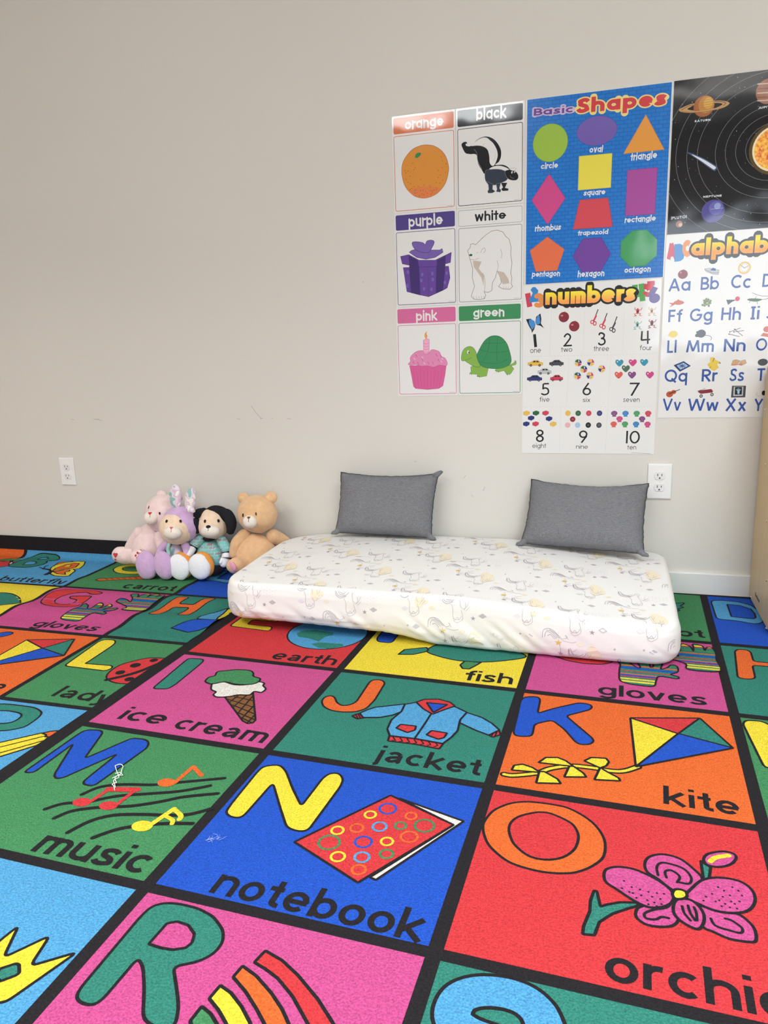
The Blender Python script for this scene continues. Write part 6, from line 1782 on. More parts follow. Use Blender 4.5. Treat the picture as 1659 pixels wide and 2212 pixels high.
  ('ring','orbit',(.2889,.2095),(.162,.1393),.0008),
  ('ring','orbit',(.2889,.2095),(.1345,.1157),.0008),
  ('ring','orbit',(.2889,.2095),(.1062,.0913),.0008),
  ('ring','orbit',(.2889,.2095),(.079,.0679),.0008),
  ('ring','orbit',(.2889,.2095),(.3109,.2653),.0008),
  ('e','star',(.2533,.2425),(.0009,.0009),0,'ink',0),
  ('e','star',(.253,.3682),(.0004,.0004),0,'ink',0),
  ('e','star',(.1057,.2221),(.0004,.0004),0,'ink',0),
  ('e','star',(.0559,.1332),(.0003,.0003),0,'ink',0),
  ('e','star',(.3008,.3833),(.0003,.0003),0,'ink',0),
  ('e','star',(.3321,.1728),(.0009,.0009),0,'ink',0),
  ('e','star',(.3643,.2662),(.0004,.0004),0,'ink',0),
  ('e','star',(.3473,.3583),(.0003,.0003),0,'ink',0),
  ('e','star',(.0368,.085),(.0004,.0004),0,'ink',0),
  ('e','star',(.3344,.3355),(.0006,.0006),0,'ink',0),
  ('e','star',(.2467,.3629),(.0004,.0004),0,'ink',0),
  ('e','star',(.3568,.2169),(.0003,.0003),0,'ink',0),
  ('e','star',(.256,.1225),(.0003,.0003),0,'ink',0),
  ('e','star',(.394,.1383),(.0004,.0004),0,'ink',0),
  ('e','star',(.2866,.0167),(.0003,.0003),0,'ink',0),
  ('e','star',(.2246,.3646),(.0009,.0009),0,'ink',0),
  ('e','star',(.0408,.0112),(.0003,.0003),0,'ink',0),
  ('e','star',(.1216,.3989),(.0003,.0003),0,'ink',0),
  ('e','star',(.263,.4216),(.0009,.0009),0,'ink',0),
  ('e','star',(.2353,.2452),(.0004,.0004),0,'ink',0),
  ('e','star',(.433,.1189),(.0003,.0003),0,'ink',0),
  ('e','star',(.1755,.0105),(.0009,.0009),0,'ink',0),
  ('e','star',(.4217,.0543),(.0004,.0004),0,'ink',0),
  ('e','star',(.3936,.0087),(.0009,.0009),0,'ink',0),
  ('e','star',(.4432,.0797),(.0004,.0004),0,'ink',0),
  ('e','star',(.2505,.0852),(.0004,.0004),0,'ink',0),
  ('e','star',(.235,.1675),(.0009,.0009),0,'ink',0),
  ('e','star',(.2358,.0947),(.0006,.0006),0,'ink',0),
  ('e','star',(.4802,.4193),(.0006,.0006),0,'ink',0),
  ('e','star',(.5538,.0124),(.0004,.0004),0,'ink',0),
  ('e','star',(.2212,.368),(.0003,.0003),0,'ink',0),
  ('e','star',(.0272,.0663),(.0009,.0009),0,'ink',0),
  ('e','star',(.1463,.3332),(.0006,.0006),0,'ink',0),
  ('e','star',(.4615,.1685),(.0003,.0003),0,'ink',0),
  ('e','star',(.0537,.2522),(.0004,.0004),0,'ink',0),
  ('e','star',(.0125,.1611),(.0009,.0009),0,'ink',0),
  ('e','star',(.0741,.2542),(.0004,.0004),0,'ink',0),
  ('e','star',(.4815,.0819),(.0004,.0004),0,'ink',0),
  ('e','star',(.1753,.1013),(.0004,.0004),0,'ink',0),
  ('e','star',(.4037,.0715),(.0004,.0004),0,'ink',0),
  ('e','star',(.3825,.1694),(.0009,.0009),0,'ink',0),
  ('e','star',(.3365,.1835),(.0003,.0003),0,'ink',0),
  ('e','star',(.0641,.2223),(.0006,.0006),0,'ink',0),
  ('e','star',(.1354,.3042),(.0006,.0006),0,'ink',0),
  ('e','star',(.2359,.3895),(.0009,.0009),0,'ink',0),
  ('e','star',(.1657,.0787),(.0003,.0003),0,'ink',0),
  ('e','star',(.0736,.2082),(.0003,.0003),0,'ink',0),
  ('e','star',(.1584,.3948),(.0004,.0004),0,'ink',0),
  ('e','star',(.4167,.0335),(.0009,.0009),0,'ink',0),
  ('e','star',(.2496,.0298),(.0004,.0004),0,'ink',0),
  ('e','star',(.1594,.2302),(.0004,.0004),0,'ink',0),
  ('e','star',(.0548,.063),(.0009,.0009),0,'ink',0),
  ('e','star',(.5443,.2839),(.0004,.0004),0,'ink',0),
  ('e','star',(.329,.3974),(.0009,.0009),0,'ink',0),
  ('e','star',(.5055,.3026),(.0003,.0003),0,'ink',0),
  ('e','star',(.0157,.275),(.0009,.0009),0,'ink',0),
  ('e','star',(.0411,.1365),(.0004,.0004),0,'ink',0),
  ('e','star',(.5546,.0361),(.0006,.0006),0,'ink',0),
  ('e','star',(.4101,.3875),(.0004,.0004),0,'ink',0),
  ('e','star',(.4411,.3938),(.0006,.0006),0,'ink',0),
  ('e','star',(.0508,.2056),(.0003,.0003),0,'ink',0),
  ('e','star',(.484,.1817),(.0003,.0003),0,'ink',0),
  ('e','star',(.4798,.248),(.0009,.0009),0,'ink',0),
  ('e','star',(.2129,.0093),(.0003,.0003),0,'ink',0),
  ('e','star',(.0482,.2764),(.0006,.0006),0,'ink',0),
  ('e','star',(.4888,.3142),(.0009,.0009),0,'ink',0),
  ('e','star',(.5188,.2997),(.0009,.0009),0,'ink',0),
  ('e','star',(.2467,.3611),(.0003,.0003),0,'ink',0),
  ('e','star',(.2898,.2232),(.0006,.0006),0,'ink',0),
  ('e','star',(.3353,.2089),(.0004,.0004),0,'ink',0),
  ('e','star',(.5315,.0521),(.0009,.0009),0,'ink',0),
  ('e','star',(.145,.0088),(.0006,.0006),0,'ink',0),
  ('e','star',(.0829,.2646),(.0004,.0004),0,'ink',0),
  ('e','star',(.4193,.1499),(.0009,.0009),0,'ink',0),
  ('e','star',(.2786,.1069),(.0009,.0009),0,'ink',0),
  ('e','star',(.3709,.0886),(.0009,.0009),0,'ink',0),
  ('e','star',(.4468,.3255),(.0004,.0004),0,'ink',0),
  ('e','star',(.489,.1678),(.0006,.0006),0,'ink',0),
  ('e','star',(.1197,.0613),(.0006,.0006),0,'ink',0),
  ('e','star',(.4652,.3656),(.0003,.0003),0,'ink',0),
  ('e','star',(.5275,.1219),(.0004,.0004),0,'ink',0),
  ('e','star',(.0662,.2048),(.0004,.0004),0,'ink',0),
  ('e','star',(.4618,.167),(.0009,.0009),0,'ink',0),
  ('e','star',(.3744,.3091),(.0009,.0009),0,'ink',0),
  ('e','star',(.1805,.357),(.0006,.0006),0,'ink',0),
  ('e','star',(.4849,.0217),(.0006,.0006),0,'ink',0),
  ('e','star',(.3184,.1356),(.0003,.0003),0,'ink',0),
  ('e','star',(.3572,.1766),(.0004,.0004),0,'ink',0),
  ('e','star',(.0176,.3574),(.0004,.0004),0,'ink',0),
  ('e','star',(.4334,.3435),(.0003,.0003),0,'ink',0),
  ('e','star',(.25,.2724),(.0006,.0006),0,'ink',0),
  ('e','star',(.5321,.2956),(.0004,.0004),0,'ink',0),
  ('e','star',(.4579,.1131),(.0003,.0003),0,'ink',0),
  ('e','star',(.42,.2318),(.0003,.0003),0,'ink',0),
  ('e','star',(.1027,.12),(.0006,.0006),0,'ink',0),
  ('e','star',(.3014,.4073),(.0004,.0004),0,'ink',0),
  ('e','star',(.2208,.3414),(.0004,.0004),0,'ink',0),
  ('e','star',(.0521,.4013),(.0009,.0009),0,'ink',0),
  ('e','star',(.0756,.1972),(.0003,.0003),0,'ink',0),
  ('e','star',(.2116,.2463),(.0006,.0006),0,'ink',0),
  ('e','star',(.2595,.2815),(.0004,.0004),0,'ink',0),
  ('e','star',(.0585,.373),(.0003,.0003),0,'ink',0),
  ('e','star',(.1215,.3874),(.0003,.0003),0,'ink',0),
  ('e','star',(.5425,.2327),(.0006,.0006),0,'ink',0),
  ('e','star',(.1483,.31),(.0003,.0003),0,'ink',0),
  ('e','star',(.196,.0393),(.0009,.0009),0,'ink',0),
  ('e','star',(.1925,.1835),(.0006,.0006),0,'ink',0),
  ('e','star',(.2726,.0161),(.0003,.0003),0,'ink',0),
  ('e','star',(.2403,.019),(.0006,.0006),0,'ink',0),
  ('e','star',(.3823,.3942),(.0009,.0009),0,'ink',0),
  ('e','star',(.0859,.224),(.0009,.0009),0,'ink',0),
  ('e','star',(.5251,.2138),(.0003,.0003),0,'ink',0),
  ('e','star',(.4216,.1912),(.0006,.0006),0,'ink',0),
  ('e','star',(.462,.2432),(.0004,.0004),0,'ink',0),
  ('e','star',(.2921,.3634),(.0006,.0006),0,'ink',0),
  ('e','star',(.1757,.1664),(.0004,.0004),0,'ink',0),
  ('e','star',(.1718,.0641),(.0006,.0006),0,'ink',0),
  ('e','star',(.3197,.0896),(.0003,.0003),0,'ink',0),
  ('e','star',(.2812,.2618),(.0003,.0003),0,'ink',0),
  ('e','star',(.3006,.0227),(.0009,.0009),0,'ink',0),
  ('e','star',(.3037,.4255),(.0003,.0003),0,'ink',0),
  ('e','star',(.2746,.2984),(.0003,.0003),0,'ink',0),
  ('e','star',(.5169,.1995),(.0009,.0009),0,'ink',0),
  ('e','star',(.1523,.2056),(.0004,.0004),0,'ink',0),
  ('e','star',(.1912,.3878),(.0009,.0009),0,'ink',0),
  ('e','star',(.2933,.0503),(.0009,.0009),0,'ink',0),
  ('e','star',(.3445,.3982),(.0004,.0004),0,'ink',0),
  ('e','star',(.3909,.4203),(.0003,.0003),0,'ink',0),
  ('e','star',(.111,.1008),(.0006,.0006),0,'ink',0),
  ('e','star',(.1815,.1554),(.0009,.0009),0,'ink',0),
  ('e','star',(.0618,.3154),(.0003,.0003),0,'ink',0),
  ('e','star',(.4734,.2696),(.0004,.0004),0,'ink',0),
  ('e','star',(.3905,.3783),(.0003,.0003),0,'ink',0),
  ('e','star',(.211,.1801),(.0004,.0004),0,'ink',0),
  ('e','star',(.3005,.372),(.0004,.0004),0,'ink',0),
  ('e','star',(.2958,.3666),(.0004,.0004),0,'ink',0),
  ('e','star',(.1322,.3196),(.0006,.0006),0,'ink',0),
  ('e','star',(.5014,.1386),(.0006,.0006),0,'ink',0),
  ('e','star',(.4947,.0869),(.0004,.0004),0,'ink',0),
  ('e','star',(.493,.0611),(.0004,.0004),0,'ink',0),
  ('e','star',(.077,.0415),(.0009,.0009),0,'ink',0),
  ('e','star',(.0575,.3585),(.0009,.0009),0,'ink',0),
  ('e','star',(.3033,.3043),(.0004,.0004),0,'ink',0),
  ('e','star',(.2259,.2959),(.0003,.0003),0,'ink',0),
  ('e','star',(.0569,.2468),(.0006,.0006),0,'ink',0),
  ('e','star',(.5062,.4165),(.0003,.0003),0,'ink',0),
  ('e','star',(.3923,.2744),(.0006,.0006),0,'ink',0),
  ('e','star',(.281,.2961),(.0004,.0004),0,'ink',0),
  ('e','star',(.4464,.2094),(.0003,.0003),0,'ink',0),
  ('e','star',(.0246,.239),(.0009,.0009),0,'ink',0),
  ('e','star',(.0848,.0826),(.0004,.0004),0,'ink',0),
  ('e','star',(.099,.0713),(.0006,.0006),0,'ink',0),
  ('e','star',(.5147,.0446),(.0003,.0003),0,'ink',0),
  ('e','star',(.0781,.2941),(.0003,.0003),0,'ink',0),
  ('e','star',(.4254,.1432),(.0009,.0009),0,'ink',0),
  ('e','star',(.239,.155),(.0004,.0004),0,'ink',0),
  ('e','star',(.3351,.0096),(.0003,.0003),0,'ink',0),
  ('e','star',(.4692,.0812),(.0009,.0009),0,'ink',0),
  ('e','star',(.2021,.1617),(.0004,.0004),0,'ink',0),
  ('e','star',(.3373,.0444),(.0003,.0003),0,'ink',0),
  ('e','star',(.1824,.0401),(.0009,.0009),0,'ink',0),
  ('e','star',(.3179,.0853),(.0006,.0006),0,'ink',0),
  ('e','star',(.4475,.114),(.0003,.0003),0,'ink',0),
  ('e','star',(.4142,.3354),(.0009,.0009),0,'ink',0),
  ('e','star',(.0774,.1445),(.0006,.0006),0,'ink',0),
  ('e','star',(.4268,.33),(.0009,.0009),0,'ink',0),
  ('e','star',(.118,.0827),(.0006,.0006),0,'ink',0),
  ('e','star',(.1702,.047),(.0006,.0006),0,'ink',0),
  ('e','star',(.5498,.3886),(.0003,.0003),0,'ink',0),
  ('e','star',(.1319,.4064),(.0006,.0006),0,'ink',0),
  ('e','star',(.1901,.2851),(.0004,.0004),0,'ink',0),
  ('e','star',(.2977,.17),(.0009,.0009),0,'ink',0),
  ('e','star',(.3579,.3027),(.0009,.0009),0,'ink',0),
  ('e','star',(.544,.0137),(.0003,.0003),0,'ink',0),
  ('e','star',(.4111,.1133),(.0009,.0009),0,'ink',0),
  ('e','star',(.2821,.3283),(.0009,.0009),0,'ink',0),
  ('e','star',(.0099,.1141),(.0006,.0006),0,'ink',0),
  ('e','star',(.503,.2383),(.0009,.0009),0,'ink',0),
  ('e','star',(.5369,.246),(.0003,.0003),0,'ink',0),
  ('e','star',(.3555,.3489),(.0003,.0003),0,'ink',0),
  ('e','star',(.3067,.2888),(.0003,.0003),0,'ink',0),
  ('e','star',(.2169,.4038),(.0009,.0009),0,'ink',0),
  ('e','star',(.2639,.076),(.0009,.0009),0,'ink',0),
  ('e','star',(.3026,.2581),(.0009,.0009),0,'ink',0),
  ('e','star',(.5248,.1832),(.0009,.0009),0,'ink',0),
  ('e','star',(.3334,.1597),(.0006,.0006),0,'ink',0),
  ('e','star',(.2703,.1189),(.0006,.0006),0,'ink',0),
  ('e','star',(.3696,.3225),(.0003,.0003),0,'ink',0),
  ('e','star',(.0117,.1084),(.0003,.0003),0,'ink',0),
  ('e','star',(.3528,.1782),(.0009,.0009),0,'ink',0),
  ('t','SATURN','star',(.064,.1192),(.1082,.1196),.0055,'cap','space',.17,None,None,0,'SATURN'),
  ('t','JUPITER','star',(.2365,.102),(.2805,.1016),.0054,'cap','space',.17,None,None,0,'JUPITER'),
  ('t','NEPTUNE','star',(.1,.334),(.1519,.3344),.0055,'cap','space',.17,None,None,0,'NEPTUNE'),
  ('t','(PLUTO)','star',(.0114,.3896),(.0562,.3883),.0077,'cap','space',.15,None,None,0,'(PLUTO)'),
  ('f','ringc',[(.0182,.08),(.0313,.0738),(.0465,.069),(.0596,.0672),(.1164,.0665),(.1404,.0692),(.1547,.0743),(.1572,.0793),(.1458,.0866),(.1223,.0915),(.0918,.0935),(.0588,.0932),(.0298,.0884)],.0004,'ringd',True),
  ('f','space',[(.0427,.0816),(.0513,.076),(.0643,.0721),(.1168,.0726),(.1343,.0756),(.1378,.0792),(.1262,.0844),(.1133,.0873),(.0696,.0878)],0,'ink',True),
  ('s','space',[(.025,.0818),(.0445,.0731),(.0598,.0705)],.0012,True,False),
  ('s','space',[(.1165,.0687),(.1384,.0718),(.1473,.0771),(.1348,.0843),(.1134,.0894)],.0012,True,False),
  ('e','sat1',(.0879,.078),(.0287,.0291),0,'ink',0),
  ('e','sat2',(.094,.0743),(.0215,.0229),0,'ink',0),
  ('e','sat3',(.0993,.0706),(.0131,.0152),0,'ink',0),
  ('s','sat4',[(.0637,.0612),(.0878,.0618),(.1128,.0603)],.0012,True,False),
  ('s','sat4',[(.0641,.0677),(.0882,.0683),(.1132,.0668)],.0012,True,False),
  ('s','sat4',[(.0644,.0742),(.0886,.0748),(.1136,.0733)],.0012,True,False),
  ('s','sat4',[(.0648,.0808),(.089,.0813),(.114,.0798)],.0012,True,False),
  ('s','ringc',[(.0229,.0838),(.0476,.0897),(.083,.0915),(.1178,.0888),(.1391,.0837)],.004,True,False),
  ('s','ringd',[(.0275,.0864),(.0588,.0921),(.0918,.0931),(.1222,.0908)],.001,True,False),
  ('e','jup1',(.2606,.0572),(.0341,.034),0,'ink',0),
  ('s','jup2',[(.2301,.0352),(.257,.0367),(.2861,.0376)],.0034,True,False),
  ('s','jup3',[(.231,.0479),(.2579,.0493),(.2871,.0503)],.0034,True,False),
  ('s','jup2',[(.2318,.0595),(.2587,.061),(.288,.0619)],.0034,True,False),
  ('s','jup3',[(.2326,.0712),(.2596,.0727),(.2888,.0735)],.0034,True,False),
  ('s','jup2',[(.2332,.0798),(.2602,.0812),(.2895,.082)],.0034,True,False),
  ('e','nep1',(.1303,.3745),(.0327,.0328),0,'ink',0),
  ('e','nep2',(.1376,.366),(.0197,.0197),0,'ink',0),
  ('e','nep3',(.1418,.3607),(.0094,.0091),0,'ink',0),
  ('s','star',[(.1233,.3683),(.1411,.3681),(.1589,.3677)],.0006,True,False),
  ('s','nep4',[(.1389,.3877),(.1512,.3871),(.1589,.3858)],.0025,True,False),
  ('e','jup1',(.0358,.4048),(.0099,.0098),0,'ink',0),
  ('e','jup2',(.0394,.4072),(.0057,.0056),0,'ink',0),
  ('f','comet1',[(.0467,.1997),(.0902,.2194),(.1293,.2453),(.1341,.2524),(.1302,.2598),(.1212,.2572),(.0863,.2301)],0,'ink',True),
  ('f','comet2',[(.0606,.2077),(.095,.2254),(.1272,.2473),(.1308,.2521),(.1266,.2561),(.121,.2534),(.0908,.2306)],0,'ink',True),
  ('e','corona',(.2889,.2135),(.07,.072),0,'ink',0),
  ('e','corona2',(.2889,.2135),(.061,.063),0,'ink',0),
  ('e','sun',(.2889,.2135),(.0555,.0575),0,'ink',0),
  ('e','jup2',(.36,.33),(.012,.012),0,'ink',0),
  ('e','nep2',(.47,.3),(.026,.026),0,'ink',0),
  ('e','jup3',(.42,.13),(.014,.014),0,'ink',0),
 ],
 'alpha': [
  ('t','A','n_red',(.006,.0732),(.0347,.0705),.049,'cap','futura',.24,None,None,0,'A'),
  ('t','B','n_sky',(.027,.0812),(.0518,.0801),.0522,'cap','futura',.24,None,None,0,'B'),
  ('t','C','n_orange',(.0495,.0696),(.0749,.0685),.0502,'cap','futura',.24,None,None,0,'C'),
  ('t','alphabet','grad',(.074,.0664),(.2912,.0699),.0363,'x','futura',.185,.0062,'c_black',0,'alphab'),
  ('t','Aa','a_blue',(.0145,.1696),(.0778,.1701),.0392,'cap','futura',.115,None,None,0,'Aa'),
  ('t','Bb','a_blue',(.1076,.1698),(.1601,.1703),.0385,'cap','futura',.115,None,None,0,'Bb'),
  ('t','Cc','a_blue',(.1938,.1694),(.2513,.1711),.0396,'cap','futura',.115,None,None,0,'Cc'),
  ('t','Dd','a_blue',(.282,.1701),(.3387,.1718),.0387,'cap','futura',.115,None,None,0,'Dd'),
  ('t','Ff','a_blue',(.0177,.2638),(.0582,.264),.0379,'cap','futura',.115,None,None,0,'Ff'),
  ('t','Gg','a_blue',(.0812,.2644),(.1469,.2649),.0392,'cap','futura',.115,None,None,0,'Gg'),
  ('t','Hh','a_blue',(.1721,.2638),(.2284,.265),.0378,'cap','futura',.115,None,None,0,'Hh'),
  ('t','Ii','a_blue',(.256,.2648),(.2804,.265),.0382,'cap','futura',.115,None,None,0,'Ii'),
  ('t','Jj','a_blue',(.302,.2645),(.324,.2654),.0366,'cap','futura',.115,None,None,0,'Jj'),
  ('t','Ll','a_blue',(.0189,.3596),(.0466,.3595),.0391,'cap','futura',.115,None,None,0,'Ll'),
  ('t','Mm','a_blue',(.0761,.3593),(.1568,.36),.0383,'cap','futura',.115,None,None,0,'Mm'),
  ('t','Nn','a_blue',(.1857,.3603),(.248,.3607),.0387,'cap','futura',.115,None,None,0,'Nn'),
  ('t','Oo','a_blue',(.2772,.3602),(.3336,.3613),.0379,'cap','futura',.115,None,None,0,'Oo'),
  ('t','Qq','a_blue',(.0152,.4513),(.0834,.4517),.0392,'cap','futura',.115,None,None,0,'Qq'),
  ('t','Rr','a_blue',(.1265,.4519),(.1734,.452),.0387,'cap','futura',.115,None,None,0,'Rr'),
  ('t','Ss','a_blue',(.208,.452),(.2499,.4528),.0388,'cap','futura',.115,None,None,0,'Ss'),
  ('t','Tt','a_blue',(.2869,.4529),(.328,.4529),.0388,'cap','futura',.115,None,None,0,'Tt'),
  ('t','Vv','a_blue',(.0136,.5433),(.0691,.5437),.0384,'cap','futura',.115,None,None,0,'Vv'),
  ('t','Ww','a_blue',(.0904,.5444),(.1808,.5451),.0386,'cap','futura',.115,None,None,0,'Ww'),
  ('t','Xx','a_blue',(.2016,.5461),(.2626,.5465),.039,'cap','futura',.115,None,None,0,'Xx'),
  ('t','Yy','a_blue',(.2846,.5467),(.335,.547),.0381,'cap','futura',.115,None,None,0,'Yy'),
  ('e','apple',(.0541,.1201),(.0144,.0137),0,'ink',0),
  ('e','apple_hi',(.0477,.1144),(.0036,.0027),0,'ink',0),
  ('s','c_brown',[(.0546,.1096),(.0564,.1045)],.0012,True,False),
  ('f','p_grey',[(.1154,.1074),(.1304,.1056),(.1579,.1129),(.1568,.1271),(.1416,.125),(.121,.116)],.0006,'c_grey2',False),
  ('f','a_blue',[(.1321,.1127),(.1392,.1054),(.1481,.1085),(.1485,.115)],0,'ink',False),
  ('s','c_grey2',[(.1168,.1093),(.1363,.1195),(.1564,.1219)],.001,True,False),
  ('e','n_yellow',(.229,.1109),(.0177,.018),.0003,'c_gold',0),
  ('e','paper',(.229,.1109),(.0135,.0136),0,'ink',0),
  ('s','c_black',[(.2197,.1037),(.229,.1114),(.2395,.1061)],.0012,False,False),
  ('e','c_grey2',(.2398,.1115),(.0008,.001),0,'ink',0),
  ('e','c_grey2',(.2387,.1168),(.0008,.0011),0,'ink',0),
  ('e','c_grey2',(.2351,.1206),(.0007,.001),0,'ink',0),
  ('e','c_grey2',(.2297,.1217),(.0008,.001),0,'ink',0),
  ('e','c_grey2',(.2242,.1199),(.0008,.0011),0,'ink',0),
  ('e','c_grey2',(.22,.1158),(.0007,.001),0,'ink',0),
  ('e','c_grey2',(.2182,.1102),(.0007,.0011),0,'ink',0),
  ('e','c_grey2',(.2193,.1049),(.0007,.0011),0,'ink',0),
  ('e','c_grey2',(.223,.1012),(.0007,.001),0,'ink',0),
  ('e','c_grey2',(.2283,.1001),(.0007,.001),0,'ink',0),
  ('e','c_grey2',(.2338,.1018),(.0007,.0011),0,'ink',0),
  ('e','c_grey2',(.238,.106),(.0007,.0011),0,'ink',0),
  ('f','fish',[(.031,.2037),(.0437,.1977),(.0568,.2009),(.0622,.2065),(.0521,.2114),(.0391,.2108)],0,'ink',True),
  ('f','fish',[(.0337,.2052),(.0167,.2044),(.0261,.2102),(.02,.218),(.0365,.2094)],0,'ink',False),
  ('f','fish',[(.0411,.1989),(.0435,.1942),(.0516,.2007)],0,'ink',False),
  ('e','grape',(.1339,.2136),(.0033,.0035),0,'ink',0),
  ('e','grape',(.1271,.2017),(.0033,.0034),0,'ink',0),
  ('e','grape2',(.1286,.2144),(.0033,.0035),0,'ink',0),
  ('e','grape',(.1249,.2086),(.0034,.0034),0,'ink',0),
  ('e','grape2',(.1203,.202),(.0033,.0034),0,'ink',0),
  ('e','grape2',(.1214,.2083),(.0033,.0035),0,'ink',0),
  ('e','grape2',(.1389,.204),(.0033,.0035),0,'ink',0),
  ('e','grape2',(.1228,.2112),(.0033,.0035),0,'ink',0),
  ('e','grape2',(.1165,.2154),(.0034,.0035),0,'ink',0),
  ('e','grape',(.1238,.2086),(.0033,.0034),0,'ink',0),
  ('e','grape',(.1304,.2137),(.0033,.0035),0,'ink',0),
  ('e','grape2',(.1383,.2108),(.0033,.0034),0,'ink',0),
  ('e','grape',(.1356,.2105),(.0033,.0035),0,'ink',0),
  ('e','grape2',(.1263,.1977),(.0033,.0034),0,'ink',0),
  ('e','grape2',(.1297,.2052),(.0033,.0034),0,'ink',0),
  ('e','grape2',(.1348,.219),(.0033,.0034),0,'ink',0),
  ('e','grape2',(.1254,.2066),(.0033,.0035),0,'ink',0),
  ('e','grape2',(.1352,.2076),(.0033,.0034),0,'ink',0),
  ('e','grape2',(.1243,.2047),(.0033,.0035),0,'ink',0),
  ('e','grape2',(.1226,.2177),(.0033,.0034),0,'ink',0),
  ('e','grape2',(.1238,.2105),(.0033,.0035),0,'ink',0),
  ('e','grape2',(.1328,.2005),(.0033,.0034),0,'ink',0),
  ('s','c_brown',[(.1311,.2044),(.1331,.1953)],.001,True,False),
  ('f','c_grey2',[(.1839,.203),(.2052,.2035),(.2116,.2056),(.2018,.2091),(.1899,.2185)],0,'ink',False),
  ('e','n_red',(.2155,.2013),(.0067,.0071),0,'ink',0),
  ('f','lizard',[(.2432,.2053),(.2509,.2022),(.2706,.2032),(.2856,.2065),(.2713,.2123),(.2539,.2102)],0,'ink',True),
  ('s','lizard',[(.2807,.2063),(.2977,.2058),(.302,.1982),(.2824,.196),(.2648,.1899),(.2559,.1856)],.0012,True,False),
  ('s','lizard',[(.2515,.2101),(.2493,.2152)],.0012,True,False),
  ('s','lizard',[(.2712,.211),(.2731,.2202)],.0012,True,False),
  ('s','lizard',[(.2645,.2029),(.2678,.1978)],.0012,True,False),
  ('e','lemon',(.0348,.3017),(.0131,.0109),0,'ink',0),
  ('e','lemon',(.0223,.3048),(.0032,.0033),0,'ink',0),
  ('e','c_grey2',(.1176,.3027),(.0134,.0124),0,'ink',0),
  ('e','c_grey2',(.1063,.3077),(.0067,.0054),0,'ink',0),
  ('e','c_grey2',(.1058,.2982),(.0036,.0038),0,'ink',0),
  ('s','c_grey2',[(.1295,.3085),(.1424,.3103),(.1484,.3172),(.1457,.3239)],.0014,True,False),
  ('s','c_grey2',[(.2001,.3003),(.2295,.2894)],.0016,False,False),
  ('e','c_black',(.2001,.3003),(.0015,.0021),0,'ink',0),
  ('s','c_grey2',[(.2115,.3007),(.2401,.2977)],.0016,False,False),
  ('e','c_black',(.2115,.3007),(.0015,.0021),0,'ink',0),
  ('s','c_grey2',[(.2135,.2928),(.2374,.3136)],.0016,False,False),
  ('e','c_black',(.2135,.2928),(.0015,.0021),0,'ink',0),
  ('s','c_grey2',[(.198,.3069),(.2287,.3154)],.0016,False,False),
  ('e','c_black',(.198,.3069),(.0015,.0021),0,'ink',0),
  ('e','fish',(.3043,.2961),(.0098,.009),0,'ink',0),
  ('f','fish',[(.2884,.3154),(.2952,.3063),(.3101,.3095),(.3184,.3217)],0,'ink',False),
  ('f','c_navy',[(.0406,.3989),(.0703,.3866),(.0925,.402),(.0606,.4196)],0,'ink',False),
  ('f','b_ice',[(.0499,.3999),(.07,.3913),(.0842,.4021),(.0624,.4132)],0,'ink',False),
  ('s','c_navy',[(.0566,.4012),(.0765,.4017)],.0018,False,False),
  ('s','c_navy',[(.0592,.3966),(.0739,.4063)],.0018,False,False),
  ('s','c_navy',[(.0662,.3948),(.0669,.4081)],.0018,False,False),
  ('s','c_navy',[(.0734,.3969),(.0597,.406)],.0018,False,False),
  ('f','lemon',[(.1478,.3809),(.1514,.3761),(.1605,.3791),(.1635,.3854),(.1785,.3926),(.177,.3975),(.1675,.3964),(.1751,.4089),(.1617,.4196),(.1537,.4153),(.1431,.4027),(.1423,.3972),(.1502,.3919)],.0004,'c_gold',False),
  ('s','c_black',[(.1598,.3791),(.1561,.3907)],.0014,True,False),
  ('s','c_black',[(.1519,.4062),(.1482,.4102)],.0012,True,False),
  ('s','c_black',[(.1767,.3926),(.1787,.3967)],.0018,True,False),
  ('f','bread',[(.2105,.4029),(.2146,.3881),(.2233,.3856),(.2362,.39),(.2269,.402)],.0006,'c_brown',False),
  ('f','bread',[(.2318,.4007),(.2387,.3901),(.2498,.3863),(.2543,.3972),(.2397,.405)],.0006,'c_brown',False),
  ('s','n_red',[(.2143,.403),(.2294,.4015),(.2418,.3996)],.0016,True,False),
  ('e','c_grey2',(.3003,.3957),(.0144,.0107),0,'ink',0),
  ('e','violin',(.0332,.491),(.0106,.0096),0,'ink',0),
  ('e','violin',(.0448,.4841),(.008,.0068),0,'ink',0),
  ('s','c_black',[(.0318,.4896),(.063,.476)],.0022,True,False),
  ('f','apple',[(.1174,.4846),(.1198,.4802),(.1573,.476),(.1628,.483),(.1605,.4872),(.1269,.4909)],0,'ink',False),
  ('s','c_black',[(.116,.4823),(.1313,.477),(.139,.4738)],.001,True,False),
  ('e','c_black',(.1281,.4979),(.0049,.0053),0,'ink',0),
  ('e','p_grey',(.1281,.4979),(.0029,.003),0,'ink',0),
  ('e','c_black',(.1601,.4935),(.0049,.0053),0,'ink',0),
  ('e','p_grey',(.1601,.4935),(.0029,.0031),0,'ink',0),
  ('f','c_grey2',[(.2171,.4667),(.2577,.4674),(.2576,.5036),(.2164,.5037)],0,'ink',False),
  ('f','p_grey',[(.2224,.4696),(.2503,.47),(.2505,.4986),(.2225,.4991)],0,'ink',False),
  ('f','c_black',[(.2263,.4707),(.2466,.4711),(.2472,.4947),(.2266,.495)],0,'ink',False),
  ('s','b_ice',[(.2371,.4882),(.2306,.4785)],.0016,False,False),
  ('s','b_ice',[(.2371,.4882),(.2335,.4769)],.0016,False,False),
  ('s','b_ice',[(.2371,.4882),(.2365,.4753)],.0016,False,False),
